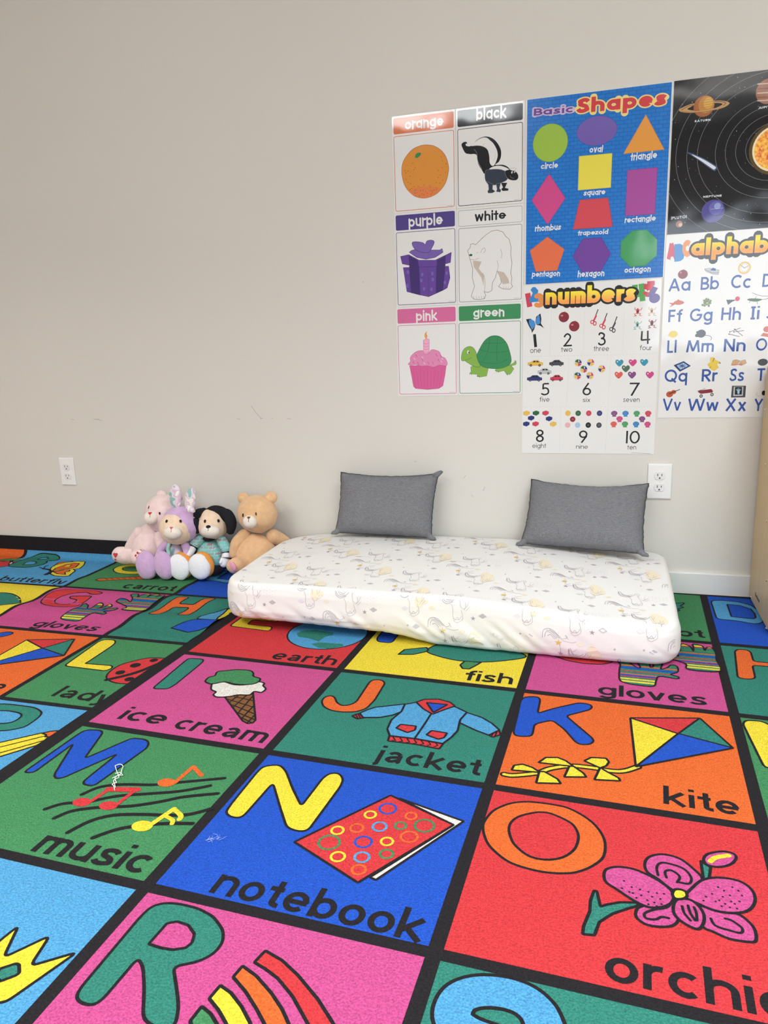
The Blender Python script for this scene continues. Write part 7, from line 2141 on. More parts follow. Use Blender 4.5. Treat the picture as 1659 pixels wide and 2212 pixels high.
  ('s','b_ice',[(.2371,.4882),(.2396,.477)],.0016,False,False),
  ('s','b_ice',[(.2371,.4882),(.2428,.4787)],.0016,False,False),
  ('e','b_ice',(.2371,.4882),(.0035,.005),0,'ink',0),
  ('s','c_grey',[(.2908,.4898),(.2887,.4958),(.2965,.5),(.3038,.4973)],.0006,True,False),
  ('e','c_black',(.3096,.4906),(.0055,.0077),0,'ink',0),
 ],
}

# ------------------------------------------------------------------ the room
WALL_X0, WALL_X1, FRONT = -3.75, 2.6, -5.6
wall_mat = paint('wall_paint', rgb(216, 213, 207), 170.0, 0.16, 0.55)
trim_mat = paint('trim_paint', rgb(226, 226, 224), 60.0, 0.03, 0.35)
ceil_mat = paint('ceiling_paint', rgb(232, 230, 226), 90.0, 0.1)
scuff_mat = plain('scuff', rgb(164, 160, 155), 0.8)
floor_mat = paint('floor_vinyl', rgb(150, 140, 126), 20.0, 0.05, 0.4)

bm = bmesh.new()
box(bm, WALL_X0, 0, 0, WALL_X1, 0.12, CEIL)
SCUFFS = [[(-2.012, .607), (-1.992, .605), (-1.972, .602)], [(-1.996, .604), (-1.985, .609)], [(-1.296, .655), (-1.278, .628), (-1.258, .606)],
          [(-1.262, .605), (-1.250, .608)], [(-1.152, .606), (-1.134, .604)], [(-1.215, .607), (-1.21, .607)], [(-1.36, .606), (-1.345, .604)], [(-.832, 1.08), (-.828, 1.086)],
          [(-.452, .330), (-.446, .322)], [(-.66, .45), (-.652, .446)], [(-.41, .345), (-.402, .36)], [(-.48, .39), (-.47, .40)], [(-2.12, .606), (-2.105, .605)]]
for s in SCUFFS:
    for q in ribbon(s, 0.0015):
        f = bm.faces.new([bm.verts.new((p.x, -0.0004, p.y)) for p in q])
        f.material_index = 1
struct(obj('wall_back', bm, [wall_mat, scuff_mat]))
bm = bmesh.new(); box(bm, WALL_X0 - .12, FRONT, 0, WALL_X0, .12, CEIL); struct(obj('wall_left', bm, wall_mat))
bm = bmesh.new(); box(bm, WALL_X1, FRONT, 0, WALL_X1 + .12, .12, CEIL); struct(obj('wall_right', bm, wall_mat))
bm = bmesh.new(); box(bm, WALL_X0 - .12, FRONT - .12, 0, WALL_X1 + .12, FRONT, CEIL); struct(obj('wall_front', bm, wall_mat))
bm = bmesh.new(); box(bm, WALL_X0 - .12, FRONT - .12, -.1, WALL_X1 + .12, .12, 0); struct(obj('floor', bm, floor_mat))
bm = bmesh.new(); box(bm, WALL_X0 - .12, FRONT - .12, CEIL, WALL_X1 + .12, .12, CEIL + .1); struct(obj('ceiling', bm, ceil_mat))
bm = bmesh.new()
vs = box(bm, WALL_X0, -.013, 0, WALL_X1, 0, .083)
es = [e for e in bm.edges if all(v.co.z > .08 and v.co.y < -.01 for v in e.verts)]
bmesh.ops.bevel(bm, geom=es, offset=.004, segments=3, profile=.5, affect='EDGES')
struct(obj('baseboard_back', bm, trim_mat))
pane_mat = plain('daylight_pane', rgb(235, 240, 250), .1)
pane_mat.node_tree.nodes['Principled BSDF'].inputs['Emission Color'].default_value = (.82, .91, 1, 1)
pane_mat.node_tree.nodes['Principled BSDF'].inputs['Emission Strength'].default_value = 2.5
bm = bmesh.new()
for (a, b, c, d) in ((.28, .66, .35, 2.04), (2.05, .66, 2.12, 2.04), (.28, .66, 2.12, .725), (.28, 1.975, 2.12, 2.04), (1.18, .66, 1.22, 2.04)):
    box(bm, a, FRONT - .01, b, c, FRONT + .035, d)
wf = struct(obj('window_1', bm, trim_mat))
bm = bmesh.new(); box(bm, .35, FRONT + .002, .725, 2.05, FRONT + .012, 1.975); obj('pane', bm, pane_mat, wf)

frame_mat = plain('light_frame_white', rgb(235, 235, 235), .4)
diff_mat = plain('light_diffuser', rgb(250, 250, 250), .6)
diff_mat.node_tree.nodes['Principled BSDF'].inputs['Emission Color'].default_value = (1, .97, .92, 1)
diff_mat.node_tree.nodes['Principled BSDF'].inputs['Emission Strength'].default_value = 4.0
for i, (x, y, sx, sy, watts, colour) in enumerate(PANELS):
    t = thing('ceiling_light', ['white ceiling light panel over the plush toys', 'white ceiling light panel above the wooden shelf unit', 'white ceiling light panel behind the camera, over the left rug', 'white ceiling light panel behind the camera, over the right rug'][i], 'ceiling light', (x, y, CEIL), 'ceiling light panels')
    bm = bmesh.new()
    for (a, b, c, d) in ((-sx / 2 - .03, -sy / 2 - .03, sx / 2 + .03, -sy / 2), (-sx / 2 - .03, sy / 2, sx / 2 + .03, sy / 2 + .03), (-sx / 2 - .03, -sy / 2, -sx / 2, sy / 2), (sx / 2, -sy / 2, sx / 2 + .03, sy / 2)):
        box(bm, x + a, y + b, CEIL - .03, x + c, y + d, CEIL)
    obj('frame', bm, frame_mat, t, base=t.location)
    bm = bmesh.new(); box(bm, x - sx / 2, y - sy / 2, CEIL - .02, x + sx / 2, y + sy / 2, CEIL - .005); obj('diffuser', bm, diff_mat, t, base=t.location)

# ------------------------------------------------------------------ alphabet rugs
CW, CH = .4883, .4291            # one square of the rug
TILE = dict(zip('ABCDEFGHIJKLMNOPQRST', ['orange', 'sky', 'green', 'blue', 'red', 'yellow', 'pink', 'teal', 'pink', 'teal', 'orange', 'green', 'green', 'blue', 'red', 'sky', 'sky', 'pink', 'teal', 'yellow']))
LETTER_BOX = {'E': [(.026, .022), (.165, .022), (.172, .03), (.172, .052), (.165, .058), (.075, .058), (.072, .062), (.072, .1), (.078, .104), (.155, .104), (.16, .11), (.16, .134), (.154, .140), (.078, .140), (.074, .144), (.075, .176), (.08, .180), (.163, .182), (.171, .2), (.170, .212), (.163, .217), (.045, .209), (.033, .208), (.027, .2)],
              'F': [(.026, .022), (.168, .022), (.176, .03), (.176, .052), (.168, .058), (.088, .058), (.082, .064), (.082, .1), (.088, .104), (.15, .104), (.156, .11), (.156, .134), (.15, .14), (.088, .14), (.082, .146), (.082, .205), (.076, .217), (.045, .217), (.035, .21), (.028, .19)]}
GLOVE_BANDS = [('teal', .7), ('yellow', .9), ('red', .5), ('teal', 1.5), ('green', 1.0), ('teal', .8), ('orange', .55), ('teal', .5), ('blue', .9), ('teal', .9), ('red', .45), ('teal', 1.1), ('orange', .5), ('blue', .7), ('red', .4), ('teal', .7), ('yellow', .7), ('teal', .5), ('yellow', .8), ('teal', 1.1)]

def clip_band(P, y0, y1):
    for sgn, lim in ((1, y0), (-1, y1)):
        out = []
        for i in range(len(P)):
            a, b = P[i], P[(i + 1) % len(P)]
            ia, ib = sgn * (a[1] - lim) >= 0, sgn * (b[1] - lim) >= 0
            if ia: out.append(a)
            if ia != ib:
                t = (lim - a[1]) / (b[1] - a[1])
                out.append((a[0] + (b[0] - a[0]) * t, lim))
        P = out
        if len(P) < 3: return []
    return P

def draw_tile(cv, L, ox, oy, kx, ky):
    dx = {'B': -.058, 'L': -.009, 'C': -.030}.get(L, 0)
    T = lambda p: (ox + (p[0] + dx) * kx, oy + p[1] * ky)
    TT = lambda P: [T(p) for p in P]
    for n, o in enumerate(MOTIFS.get(L, [])):
        k = o[0]
        if n == 0 and L in 'LP':           # the letter itself
            dl = .026
            cv.fill(fillet([(x + dl * kx, y) for x, y in TT(o[2])], .011), o[1], o[3] * 1.45)
        elif L == 'P' and n == 1: cv.fill(fillet([(x + .026 * kx, y) for x, y in TT(o[2])], .011), o[1], o[3] * 1.45)
        elif k == 'f' and n == 0 and not o[4]: cv.fill(fillet(TT(o[2]), .011), o[1], o[3] * 1.45)
        elif k == 'f' and not o[4]: cv.fill(fillet(TT(o[2]), .0025), o[1], o[3] * 1.45)
        elif k == 'f': cv.fill(TT(o[2]), o[1], o[3] * 1.45, 'black', o[4])
        elif k == 's': cv.stroke(TT(o[2]), o[1], o[3] * (1.25 if o[1] == 'black' else 1), o[4], out=o[5] * 1.4)
        elif k == 'e': cv.ellipse(T(o[2]), o[3][0] * kx, o[3][1] * ky, o[1], o[4] * 1.4, 'black', o[5])
        elif k == 'L': cv.fill(fillet(TT(LETTER_BOX[o[2]]), .008), o[1], .005)
        elif k == 'w':
            ex = max(0.0, o[3][0] + dx - .463) * kx if L not in 'OL' else 0.0
            a, b = T(o[2]), T(o[3])
            a = (a[0] - ex * .6, a[1]); b = (b[0] - ex, b[1])
            cv.text(o[1], a, b, {'x': .0440, 'xr': .0440, 'asc': .0615, 'ascr': .0615}[o[5]] * ky, o[5], 'black', 'arial', .118, None, None, 0.0, o[6])
        elif k == 'g':
            P = TT(curve(o[1], 4, True))
            cv.fill(P, 'teal')
            y0 = min(p[1] for p in P); y1 = max(p[1] for p in P)
            tot = sum(w for _, w in GLOVE_BANDS); acc = 0.0
            polys = {}
            for c, w in GLOVE_BANDS:
                q = clip_band(P, y0 + (y1 - y0) * acc / tot, y0 + (y1 - y0) * (acc + w) / tot)
                acc += w
                if q: polys.setdefault(c, []).append(q)
            top = [cv.add(ps, c) for c, ps in polys.items()]
            cv.add(ribbon(P, .0045, True), 'black')

def draw_rug(cv, xs, ys, letters_rows, half_x, half_y):
    for r in range(len(ys) - 1):
        for c in range(4):
            L = letters_rows[r][c]
            cv.fill([(xs[c] + half_x, ys[r] + half_y), (xs[c + 1] - half_x, ys[r] + half_y), (xs[c + 1] - half_x, ys[r + 1] - half_y), (xs[c] + half_x, ys[r + 1] - half_y)], TILE.get(L, 'red'))
    for r in range(len(ys) - 1):
        for c in range(4):
            L = letters_rows[r][c]
            if L in TILE:
                draw_tile(cv, L, xs[c], ys[r], (xs[c + 1] - xs[c]) / CW, (ys[r + 1] - ys[r]) / CH)

ROWS = ['ABCD', 'EFGH', 'IJKL', 'MNOP', 'QRST', 'UVWX']
TILE.update({'U': 'red', 'V': 'green', 'W': 'orange', 'X': 'blue'})

def slab(me_parts, cv_mesh, cut, name, label, loc):
    pass

# right rug: flat, a corner of it runs under the mattress
TH = -.0341
RO = Vector((-1.158, -.8275, 0))
RUX = Vector((math.cos(TH), math.sin(TH), 0)); RUY = Vector((math.sin(TH), -math.cos(TH), 0))
TOP = .0095
cv = Canvas(rug_mat)
xs = [i * CW for i in range(5)]
ys = [(j - 2) * CH for j in range(7)]
draw_rug(cv, xs, ys, ROWS, .0115, .0105)
place = lambda x, y, h: RO + RUX * x + RUY * y + Vector((0, 0, TOP + .0002 + h))
me, mats = cv.mesh(place, .00012, 'alphabet_rug')
bm = bmesh.new(); bm.from_mesh(me)
mats = mats + [rug_mat('black')]
E0, E1, F0, F1 = -.030, 4 * CW + .030, ys[0] - .02, ys[-1] + .03
cs = [(E0, F0), (E1, F0), (E1, F1), (E0, F1)]
W4 = [RO + RUX * a + RUY * b for a, b in cs]
W4 = clip_band([(p.x, p.y) for p in W4], -9, -.0145)
lo = [bm.verts.new((x, y, .0006)) for x, y in W4]
hi = [bm.verts.new((x, y, TOP)) for x, y in W4]
fs = [bm.faces.new(hi[::-1]), bm.faces.new(lo)] + [bm.faces.new((lo[(i + 1) % len(lo)], lo[i], hi[i], hi[(i + 1) % len(lo)])) for i in range(len(lo))]
for f in fs: f.material_index = len(mats) - 1
bmesh.ops.bisect_plane(bm, geom=bm.verts[:] + bm.edges[:] + bm.faces[:], plane_co=(0, -.01451, 0), plane_no=(0, 1, 0), clear_outer=True)
bmesh.ops.recalc_face_normals(bm, faces=[f for f in bm.faces if f.material_index == len(mats) - 1])
rug = obj('alphabet_rug', bm, mats, base=RO)
tag(rug, 'flat bright alphabet rug under the white mattress, with ice cream, jacket, kite and notebook squares', 'rug', 'alphabet rugs')

# left rug: same design, rippled and turned up against the baseboard
LXS = [-2.905, -2.43, -1.952, -1.475, -.99]
LYS = [-.371, 0, .405, .825, 1.235, 1.645, 2.055]
cv = Canvas(rug_mat)
draw_rug(cv, LXS, LYS, ROWS, .0085, .0085)
me, mats = cv.mesh(lambda x, y, h: Vector((x, -y, h + .0002)), .00014, 'alphabet_rug')
bm = bmesh.new(); bm.from_mesh(me)
mats = mats + [rug_mat('black')]
vs = box(bm, -2.935, -2.08, -.007, -.96, .4245, 0)
for f in {f for v in vs for f in v.link_faces}: f.material_index = len(mats) - 1
bmesh.ops.triangulate(bm, faces=bm.faces[:])
# cut where the right rug's border covers it
edge_n = RUX
edge_co = RO + RUX * (-.0302)
edge_co = Vector((edge_co.x, edge_co.y + .365, 0))            # same line, in the drawing's own y (y + .365 above the A/E line)
bmesh.ops.bisect_plane(bm, geom=bm.verts[:] + bm.edges[:] + bm.faces[:], plane_co=edge_co, plane_no=edge_n, clear_outer=True)
ymax = .4245
cuts = [-1.6 + .022 * i for i in range(int((1.6 + .31) / .022))] + [.319 + .0047 * i for i in range(1, 11)]
for c in cuts:
    bmesh.ops.bisect_plane(bm, geom=bm.verts[:] + bm.edges[:] + bm.faces[:], plane_co=(0, c, 0), plane_no=(0, 1, 0))
BEND, BR = .319, .030
def left_path(s):                 # s: distance from the A/E line towards the wall -> (y, z, ny, nz)
    if s <= BEND:
        rip = 0.0
        if -.40 < s < .02:
            rip = .0042 * (1 - math.cos(2 * PI * (s + .365 * 0 - .02) / .172)) * min(1, (s + .40) / .08) * min(1, (.02 - s) / .06)
        if .015 < s < .155:
            rip += .0018 * (1 - math.cos(2 * PI * (s - .015) / .14))
        return -.365 + s, .0095 + rip, 0.0, 1.0
    a = (s - BEND) / BR
    if a <= PI / 2:
        return -.365 + BEND + BR * math.sin(a), .0095 + BR - BR * math.cos(a), -math.sin(a), math.cos(a)
    d = s - BEND - BR * PI / 2
    return -.365 + BEND + BR, .0095 + BR + d, -1.0, 0.0
for v in bm.verts:
    x, s, h = v.co
    y, z, ny, nz = left_path(s)
    if h < -.001: z_off = -.0085 if s <= BEND else -.0005; v.co = Vector((x, y + ny * -.0015, max(z + nz * z_off, .0005)))
    else: v.co = Vector((x, y + ny * h, z + nz * h))
rug2 = obj('alphabet_rug', bm, mats, base=(-1.95, -.8, 0))
tag(rug2, 'rippled alphabet rug under the plush toys, with butterfly, ladybug and pencil squares', 'rug', 'alphabet rugs')

# ------------------------------------------------------------------ posters
def draw_poster(cv, ops):
    for o in ops:
        k = o[0]
        if k == 'f': cv.fill(o[2], o[1], o[3], o[4], o[5])
        elif k == 's': cv.stroke(o[2], o[1], o[3], o[4], o[5])
        elif k == 'e': cv.ellipse(o[2], o[3][0], o[3][1], o[1], o[4], o[5])
        elif k == 'ring': cv.add(ribbon(arc(o[2][0], o[2][1], o[3][0], o[3][1], 0, 360, 90)[:-1], o[4], True), o[1])
        elif k == 'r':
            P = rounded_rect(o[2][0], o[2][1], o[2][2], o[2][3], o[3]); cv.fill(P, o[1], o[4], o[5])
        elif k == 't': cv.text(o[1], o[3], o[4], o[5], o[6], o[2], o[7], o[8], o[9], o[10], o[11], o[12])
POSTER_INFO = {
 'orange': ('colour_card', 'laminated card headed orange with a dotted orange fruit', 'card'), 'black': ('colour_card', 'laminated card headed black with a cartoon skunk', 'card'),
 'purple': ('colour_card', 'laminated card headed purple with a wrapped gift box', 'card'), 'white': ('colour_card', 'laminated card headed white with a polar bear', 'card'),
 'pink': ('colour_card', 'laminated card headed pink with a birthday cupcake', 'card'), 'green': ('colour_card', 'laminated card headed green with a turtle', 'card'),
 'shapes': ('shapes_poster', 'blue Basic Shapes wall poster with ten coloured shapes', 'poster'), 'numbers': ('numbers_poster', 'white numbers wall poster counting one to ten', 'poster'),
 'solar': ('solar_system_poster', 'black solar system wall poster with Saturn and the sun', 'poster'), 'alpha': ('alphabet_poster', 'white alphabet wall poster with blue letters and small pictures', 'poster')}
BASE_INK = {'shapes': 'paper', 'solar': 'space'}
for key, (ox, oz, w, h) in POSTER_RECTS.items():
    cv = Canvas(ink_mat)
    base = BASE_INK.get(key, 'paper')
    if key == 'shapes': cv.fill(rounded_rect(.003, .0012, w - .003, h - .0012, .001), 's_blue')
    elif key == 'solar': cv.fill([(0.0, 0.0), (0.0015, 0), (.0015, h), (0, h)], 'paper')
    draw_poster(cv, POSTERS[key])
    cv.fill([(-.0001, -.0001), (0, -.0001), (0, 0)], base)
    me, mats = cv.mesh(lambda x, y, hh: Vector((ox + x, -.0014 - hh, oz - y)), .00005, 'poster')
    bm = bmesh.new(); bm.from_mesh(me)
    # keep the print inside the sheet
    for co, no in (((ox, 0, 0), (-1, 0, 0)), ((ox + w, 0, 0), (1, 0, 0)), ((0, 0, oz), (0, 0, 1)), ((0, 0, oz - h), (0, 0, -1))):
        bmesh.ops.bisect_plane(bm, geom=bm.verts[:] + bm.edges[:] + bm.faces[:], plane_co=co, plane_no=no, clear_outer=True)
    vs = box(bm, ox, -.0013, oz - h, ox + w, -.0003, oz)
    mats = mats + [ink_mat(base)]
    for f in {f for v in vs for f in v.link_faces}: f.material_index = len(mats) - 1
    nm, lab, cat = POSTER_INFO[key]
    o = obj(nm, bm, mats, base=(ox, -.0013, oz))
    tag(o, lab + ' on the wall', cat, 'colour cards' if cat == 'card' else 'learning posters')

# ------------------------------------------------------------------ wall outlets
plate_mat = plain('outlet_plastic', rgb(236, 236, 236), .3)
slot_mat = plain('outlet_slot', rgb(40, 40, 42), .6)
seam_mat = plain('outlet_face', rgb(228, 228, 230), .35)
screw_mat = plain('screw_metal', rgb(196, 190, 178), .25, 1.0)
def outlet(cx, cz, w, h, label):
    t = thing('wall_outlet', label, 'outlet', (cx, 0, cz), 'wall outlets')
    bm = bmesh.new()
    vs = box(bm, cx - w / 2, -.0065, cz - h / 2, cx + w / 2, -.0005, cz + h / 2)
    es = [e for e in bm.edges if all(v.co.y < -.006 for v in e.verts)]
    bmesh.ops.bevel(bm, geom=es, offset=.0045, segments=3, profile=.6, affect='EDGES')
    obj('plate', bm, plate_mat, t, base=t.location)
    for s in (1, -1):
        zc = cz + s * .0195
        P = [(x, z) for x, z in arc(0, 0, .0172, .0172, 0, 360, 40)[:-1]]
        P = [(x, max(-.0135, min(.0135, z))) for x, z in P]
        bm = bmesh.new()
        a = [bm.verts.new((cx + x, -.0045, zc + z)) for x, z in P]; b = [bm.verts.new((cx + x, -.0082, zc + z)) for x, z in P]
        c = [bm.verts.new((cx + x * .95, -.0088, zc + z * .95)) for x, z in P]
        n = len(P)
        for i in range(n):
            j = (i + 1) % n
            bm.faces.new((a[i], a[j], b[j], b[i])); bm.faces.new((b[i], b[j], c[j], c[i]))
        bm.faces.new(c)
        bmesh.ops.recalc_face_normals(bm, faces=bm.faces[:])
        r = obj('receptacle', bm, seam_mat, t, base=t.location)
        for sx, hh in ((-.0064, .0042), (.0064, .0034)):
            bm = bmesh.new(); box(bm, cx + sx - .0011, -.0091, zc + .003 - hh, cx + sx + .0011, -.0080, zc + .003 + hh); obj('slot', bm, slot_mat, r, base=t.location)
        bm = bmesh.new()
        P2 = arc(0, -.0075, .0026, .0026, 0, 180, 10) + [(-.0026, -.0095), (.0026, -.0095)]
        vv = [bm.verts.new((cx + x, -.0091, zc + z)) for x, z in P2]; bm.faces.new(vv)
        ww = [bm.verts.new((cx + x, -.0080, zc + z)) for x, z in P2]
        for i in range(len(vv)): bm.faces.new((vv[i], vv[(i + 1) % len(vv)], ww[(i + 1) % len(vv)], ww[i]))
        bmesh.ops.recalc_face_normals(bm, faces=bm.faces[:])
        obj('ground_hole', bm, slot_mat, r, base=t.location)
    bm = bmesh.new()
    bmesh.ops.create_uvsphere(bm, u_segments=12, v_segments=8, radius=.0024)
    for v in bm.verts: v.co = Vector((cx + v.co.x, -.0066 + v.co.y * .4, cz + v.co.z))
    obj('screw', bm, seam_mat, t, base=t.location, smooth=True)
outlet(.1805, .3915, .0765, .1185, 'white double outlet above the mattress, partly behind a grey pillow')
outlet(-2.168, .3875, .0715, .116, 'white double outlet on the bare wall above the butterfly square')

# ------------------------------------------------------------------ mattress in its fitted sheet
MX0, MX1, MY0, MY1 = -1.142, .208, -.632, -.022
RC = .078
def smooth01(a, b, x):
    t = max(0.0, min(1.0, (x - a) / (b - a)))
    return t * t * (3 - 2 * t)
def mat_top(x, y):
    f = .162 - .038 * smooth01(-.45, .22, x)
    bk = .182 - .024 * smooth01(-.35, .15, x) - .014 * smooth01(-.75, -1.15, x)
    t = smooth01(MY0, -.16, y)
    return f + (bk - f) * t + .0015 * noise.noise(Vector((x * 5, y * 7, 0)))
def mat_low(x, y):                    # lowest point of the side: the left front lifts off the rug
    fr = smooth01(-.25, -.50, y)
    return 0.0128 + fr * (.022 * smooth01(-.42, -.62, x) * smooth01(-1.3, -1.0, x) + .012 * smooth01(-.5, -1.1, x))
hx, hy = (MX1 - MX0) / 2, (MY1 - MY0) / 2
mcx, mcy = (MX1 + MX0) / 2, (MY1 + MY0) / 2
def outline(d):
    """rounded rectangle inset by d, always the same number of points"""
    r = max(RC - d, .012)
    ax, ay = hx - d, hy - d
    P = []
    nx, ny, nc = 90, 40, 16
    r4 = max(.10 - d, .012)
    r3 = max(.15 - d, .012)
    cs = [(ax - r, -ay + r, -90, r), (ax - r, ay - r, 0, r), (-ax + r3, ay - r3, 90, r3), (-ax + r4, -ay + r4, 180, r4)]
    for i, (cx, cy, a, r) in enumerate(cs):
        for k in range(nc):
            t = math.radians(a + 90 * k / nc)
            P.append((cx + r * math.cos(t), cy + r * math.sin(t)))
        t = math.radians(a + 90)
        p = (cx + r * math.cos(t), cy + r * math.sin(t))
        cx2, cy2, a2, r2 = cs[(i + 1) % 4]
        t2 = math.radians(a2)
        q = (cx2 + r2 * math.cos(t2), cy2 + r2 * math.sin(t2))
        m = ny if i % 2 == 0 else nx
        for k in range(m):
            P.append((p[0] + (q[0] - p[0]) * k / m, p[1] + (q[1] - p[1]) * k / m))
    return P
RT, RB = .021, .024
rings = []                              # (inset, height fraction rule)
prof = [(hy * .985, 't'), (hy * .8, 't'), (hy * .6, 't'), (hy * .42, 't'), (hy * .3, 't'), (.07, 't'), (.052, 't')]
for k in range(0, 9):
    a = k / 8 * PI / 2
    prof.append((RT - RT * math.sin(a), ('c', RT * (1 - math.cos(a)))))
for k in range(1, 12):
    prof.append((0.0, ('s', k / 12)))
for k in range(0, 7):
    a = k / 6 * PI / 2
    prof.append((RB - RB * math.cos(a), ('b', RB * (1 - math.sin(a)))))
prof += [(.08, ('b', 0)), (.18, ('b', 0)), (hy * .985, ('b', 0))]
bm = bmesh.new()
for d, rule in prof:
    ring = []
    for x, y in outline(d):
        X, Y = mcx + x, mcy + y
        zt, zl = mat_top(X, Y), mat_low(X, Y)
        if rule == 't': z = zt; off = 0
        elif rule[0] == 'c': z = zt - rule[1]; off = rule[1] / RT * .3
        elif rule[0] == 's': z = (zt - RT) + (zl + RB - zt + RT) * rule[1]; off = 1
        else: z = zl + rule[1]; off = .6 if rule[1] > 0 else 0
        # outward direction of this ring point
        n = Vector((x / hx, y / hy, 0)); e = 8
        n = Vector((math.copysign(abs(n.x) ** e, n.x), math.copysign(abs(n.y) ** e, n.y), 0))
        if n.length > 1e-6: n.normalize()
        if off:
            bul = .006 * math.sin(PI * max(0, min(1, (z - zl) / (zt - zl))))
            if Y < mcy:                # pulled creases run down and to the right along the front
                ph = X * 1.0 + (z - .07) * 1.25
                am = .0075 * smooth01(-.05, -.35, X) * smooth01(-1.14, -1.0, X) * smooth01(.125, .06, z)
                am += .002 * smooth01(.115, .05, z)
                wv = noise.noise(Vector((ph * 17, z * 3, 1.7))) + .6 * noise.noise(Vector((ph * 41, z * 4, 5.1)))
                bul += am * (1.2 - 2.2 * abs(wv))
            bul += .0016 * noise.noise(Vector((X * 14, Y * 14, z * 22)))
            X += n.x * bul * off; Y += n.y * bul * off
        else:
            z += .0009 * noise.noise(Vector((X * 9 + Y * 14, Y * 22 - X * 4, 3)))
        Y -= .024 * smooth01(-.65, .05, X) * smooth01(-.2, -.6, Y)
        ring.append(bm.verts.new((X, Y, z)))
    rings.append(ring)
for a, b in zip(rings, rings[1:]):
    n = len(a)
    for i in range(n):
        bm.faces.new((a[i], b[i], b[(i + 1) % n], a[(i + 1) % n]))
bm.faces.new(rings[0]); bm.faces.new(rings[-1][::-1])
bmesh.ops.recalc_face_normals(bm, faces=bm.faces[:])
bm.normal_update()
bvh = BVHTree.FromBMesh(bm)
sheet_mat = cloth('sheet_cotton', rgb(229, 228, 227), 260.0, .985, 1.01, .10)
PRINT = {'pr_grey': rgb(186, 182, 188), 'pr_dark': rgb(166, 160, 170), 'pr_gold': rgb(220, 186, 104), 'pr_sand': rgb(231, 221, 198), 'pr_pale': rgb(218, 217, 224), 'pr_rose': rgb(196, 172, 176)}
def print_mat(c):
    k = 'sheet_' + c
    if k not in MATS:
        MATS[k] = plain(k, PRINT[c], .9, 0, .1)
    return MATS[k]
def on_sheet(x, b):
    """x along the mattress, b down the sheet from the back edge, over the front fold and down the side"""
    lim = -MY0 - .022 + .024 * smooth01(-.65, .05, x)
    if b < lim:
        h = bvh.ray_cast(Vector((x, -b, .5)), Vector((0, 0, -1)))
    else:
        z = mat_top(x, MY0 + .022) - .006 - (b - lim) * .98
        h = bvh.ray_cast(Vector((x, -1.2, z)), Vector((0, 1, 0)))
    if h[0] is None: return None
    return h[0] + h[1] * .0006
cv = Canvas(print_mat)
def pen(P, ox, oy, s, c, w, flip=1):
    cv.stroke([(ox + flip * p[0] * s, oy + p[1] * s) for p in P], c, w, True, False, False)
def pony_a(ox, oy, s, blob):
    w = .0011
    if blob:
        for k in range(9):
            cv.ellipse((ox + s * (.80 + .16 * math.cos(k * 2.4) * (k / 9)), oy + s * (.30 + .34 * math.sin(k * 2.4) * (k / 9))), s * .17, s * .24, 'pr_sand', n=14)
    for P in ([(0, .02), (.02, .22), (.14, .36), (.34, .36), (.5, .24), (.55, .12)], [(.04, .0), (.12, .2), (.3, .28), (.46, .18)], [(.06, .08), (.16, .30), (.36, .32)], [(-.02, .05), (.02, .32), (.2, .44), (.42, .36)]):
        pen(P, ox, oy, s, 'pr_dark', w * 1.1)
    for P in ([(.34, .44), (.42, .62), (.42, .86), (.5, 1.0)], [(.42, .92), (.5, .98), (.66, .95), (.72, .84)], [(.44, 1.0), (.56, 1.08), (.74, .98), (.76, .84), (.7, .62)],
              [(.58, .1), (.64, .3), (.68, .5), (.78, .58), (.9, .5), (.96, .36)], [(.8, .64), (.86, .5), (.84, .36)], [(.86, .66), (.98, .52)], [(.62, .34), (.7, .16), (.6, .06)], [(.5, .98), (.58, .9), (.64, 1.0)]):
        pen(P, ox, oy, s, 'pr_grey', w)
def pony_c(ox, oy, s):
    w = .0011
    for P in ([(0, .34), (.02, .1), (.16, 0), (.34, .04), (.52, .2), (.62, .3)], [(.08, .3), (.12, .12), (.3, .16), (.46, .32)], [(.16, .26), (.26, .2), (.4, .34)], [(.12, .06), (.3, .1), (.5, .28)], [(.22, .02), (.42, .14), (.56, .3)]):
        pen(P, ox, oy, s, 'pr_dark', w * 1.1)
    for P in ([(.52, .4), (.6, .7), (.56, .95), (.74, .88)], [(.6, .92), (.72, 1.02), (.92, .96)], [(.62, .32), (.8, .24), (.74, .16), (.84, .3)], [(.62, .36), (.9, .4), (1.1, .36)], [(.9, .66), (.98, .72), (1.12, .62)], [(.82, .82), (1.0, .84), (1.16, .8)]):
        pen(P, ox, oy, s, 'pr_grey', w)
def star5(ox, oy, r, c):
    P = [(ox + (r if k % 2 == 0 else r * .38) * math.sin(k * PI / 5), oy - (r if k % 2 == 0 else r * .38) * math.cos(k * PI / 5)) for k in range(10)]
    cv.fill(P, c)
def diamond(ox, oy, a, c):
    cv.fill([(ox - a, oy), (ox, oy - a * .62), (ox + a, oy), (ox, oy + a * .62)], c)
random.seed(7)
PX, PB = .322, .158
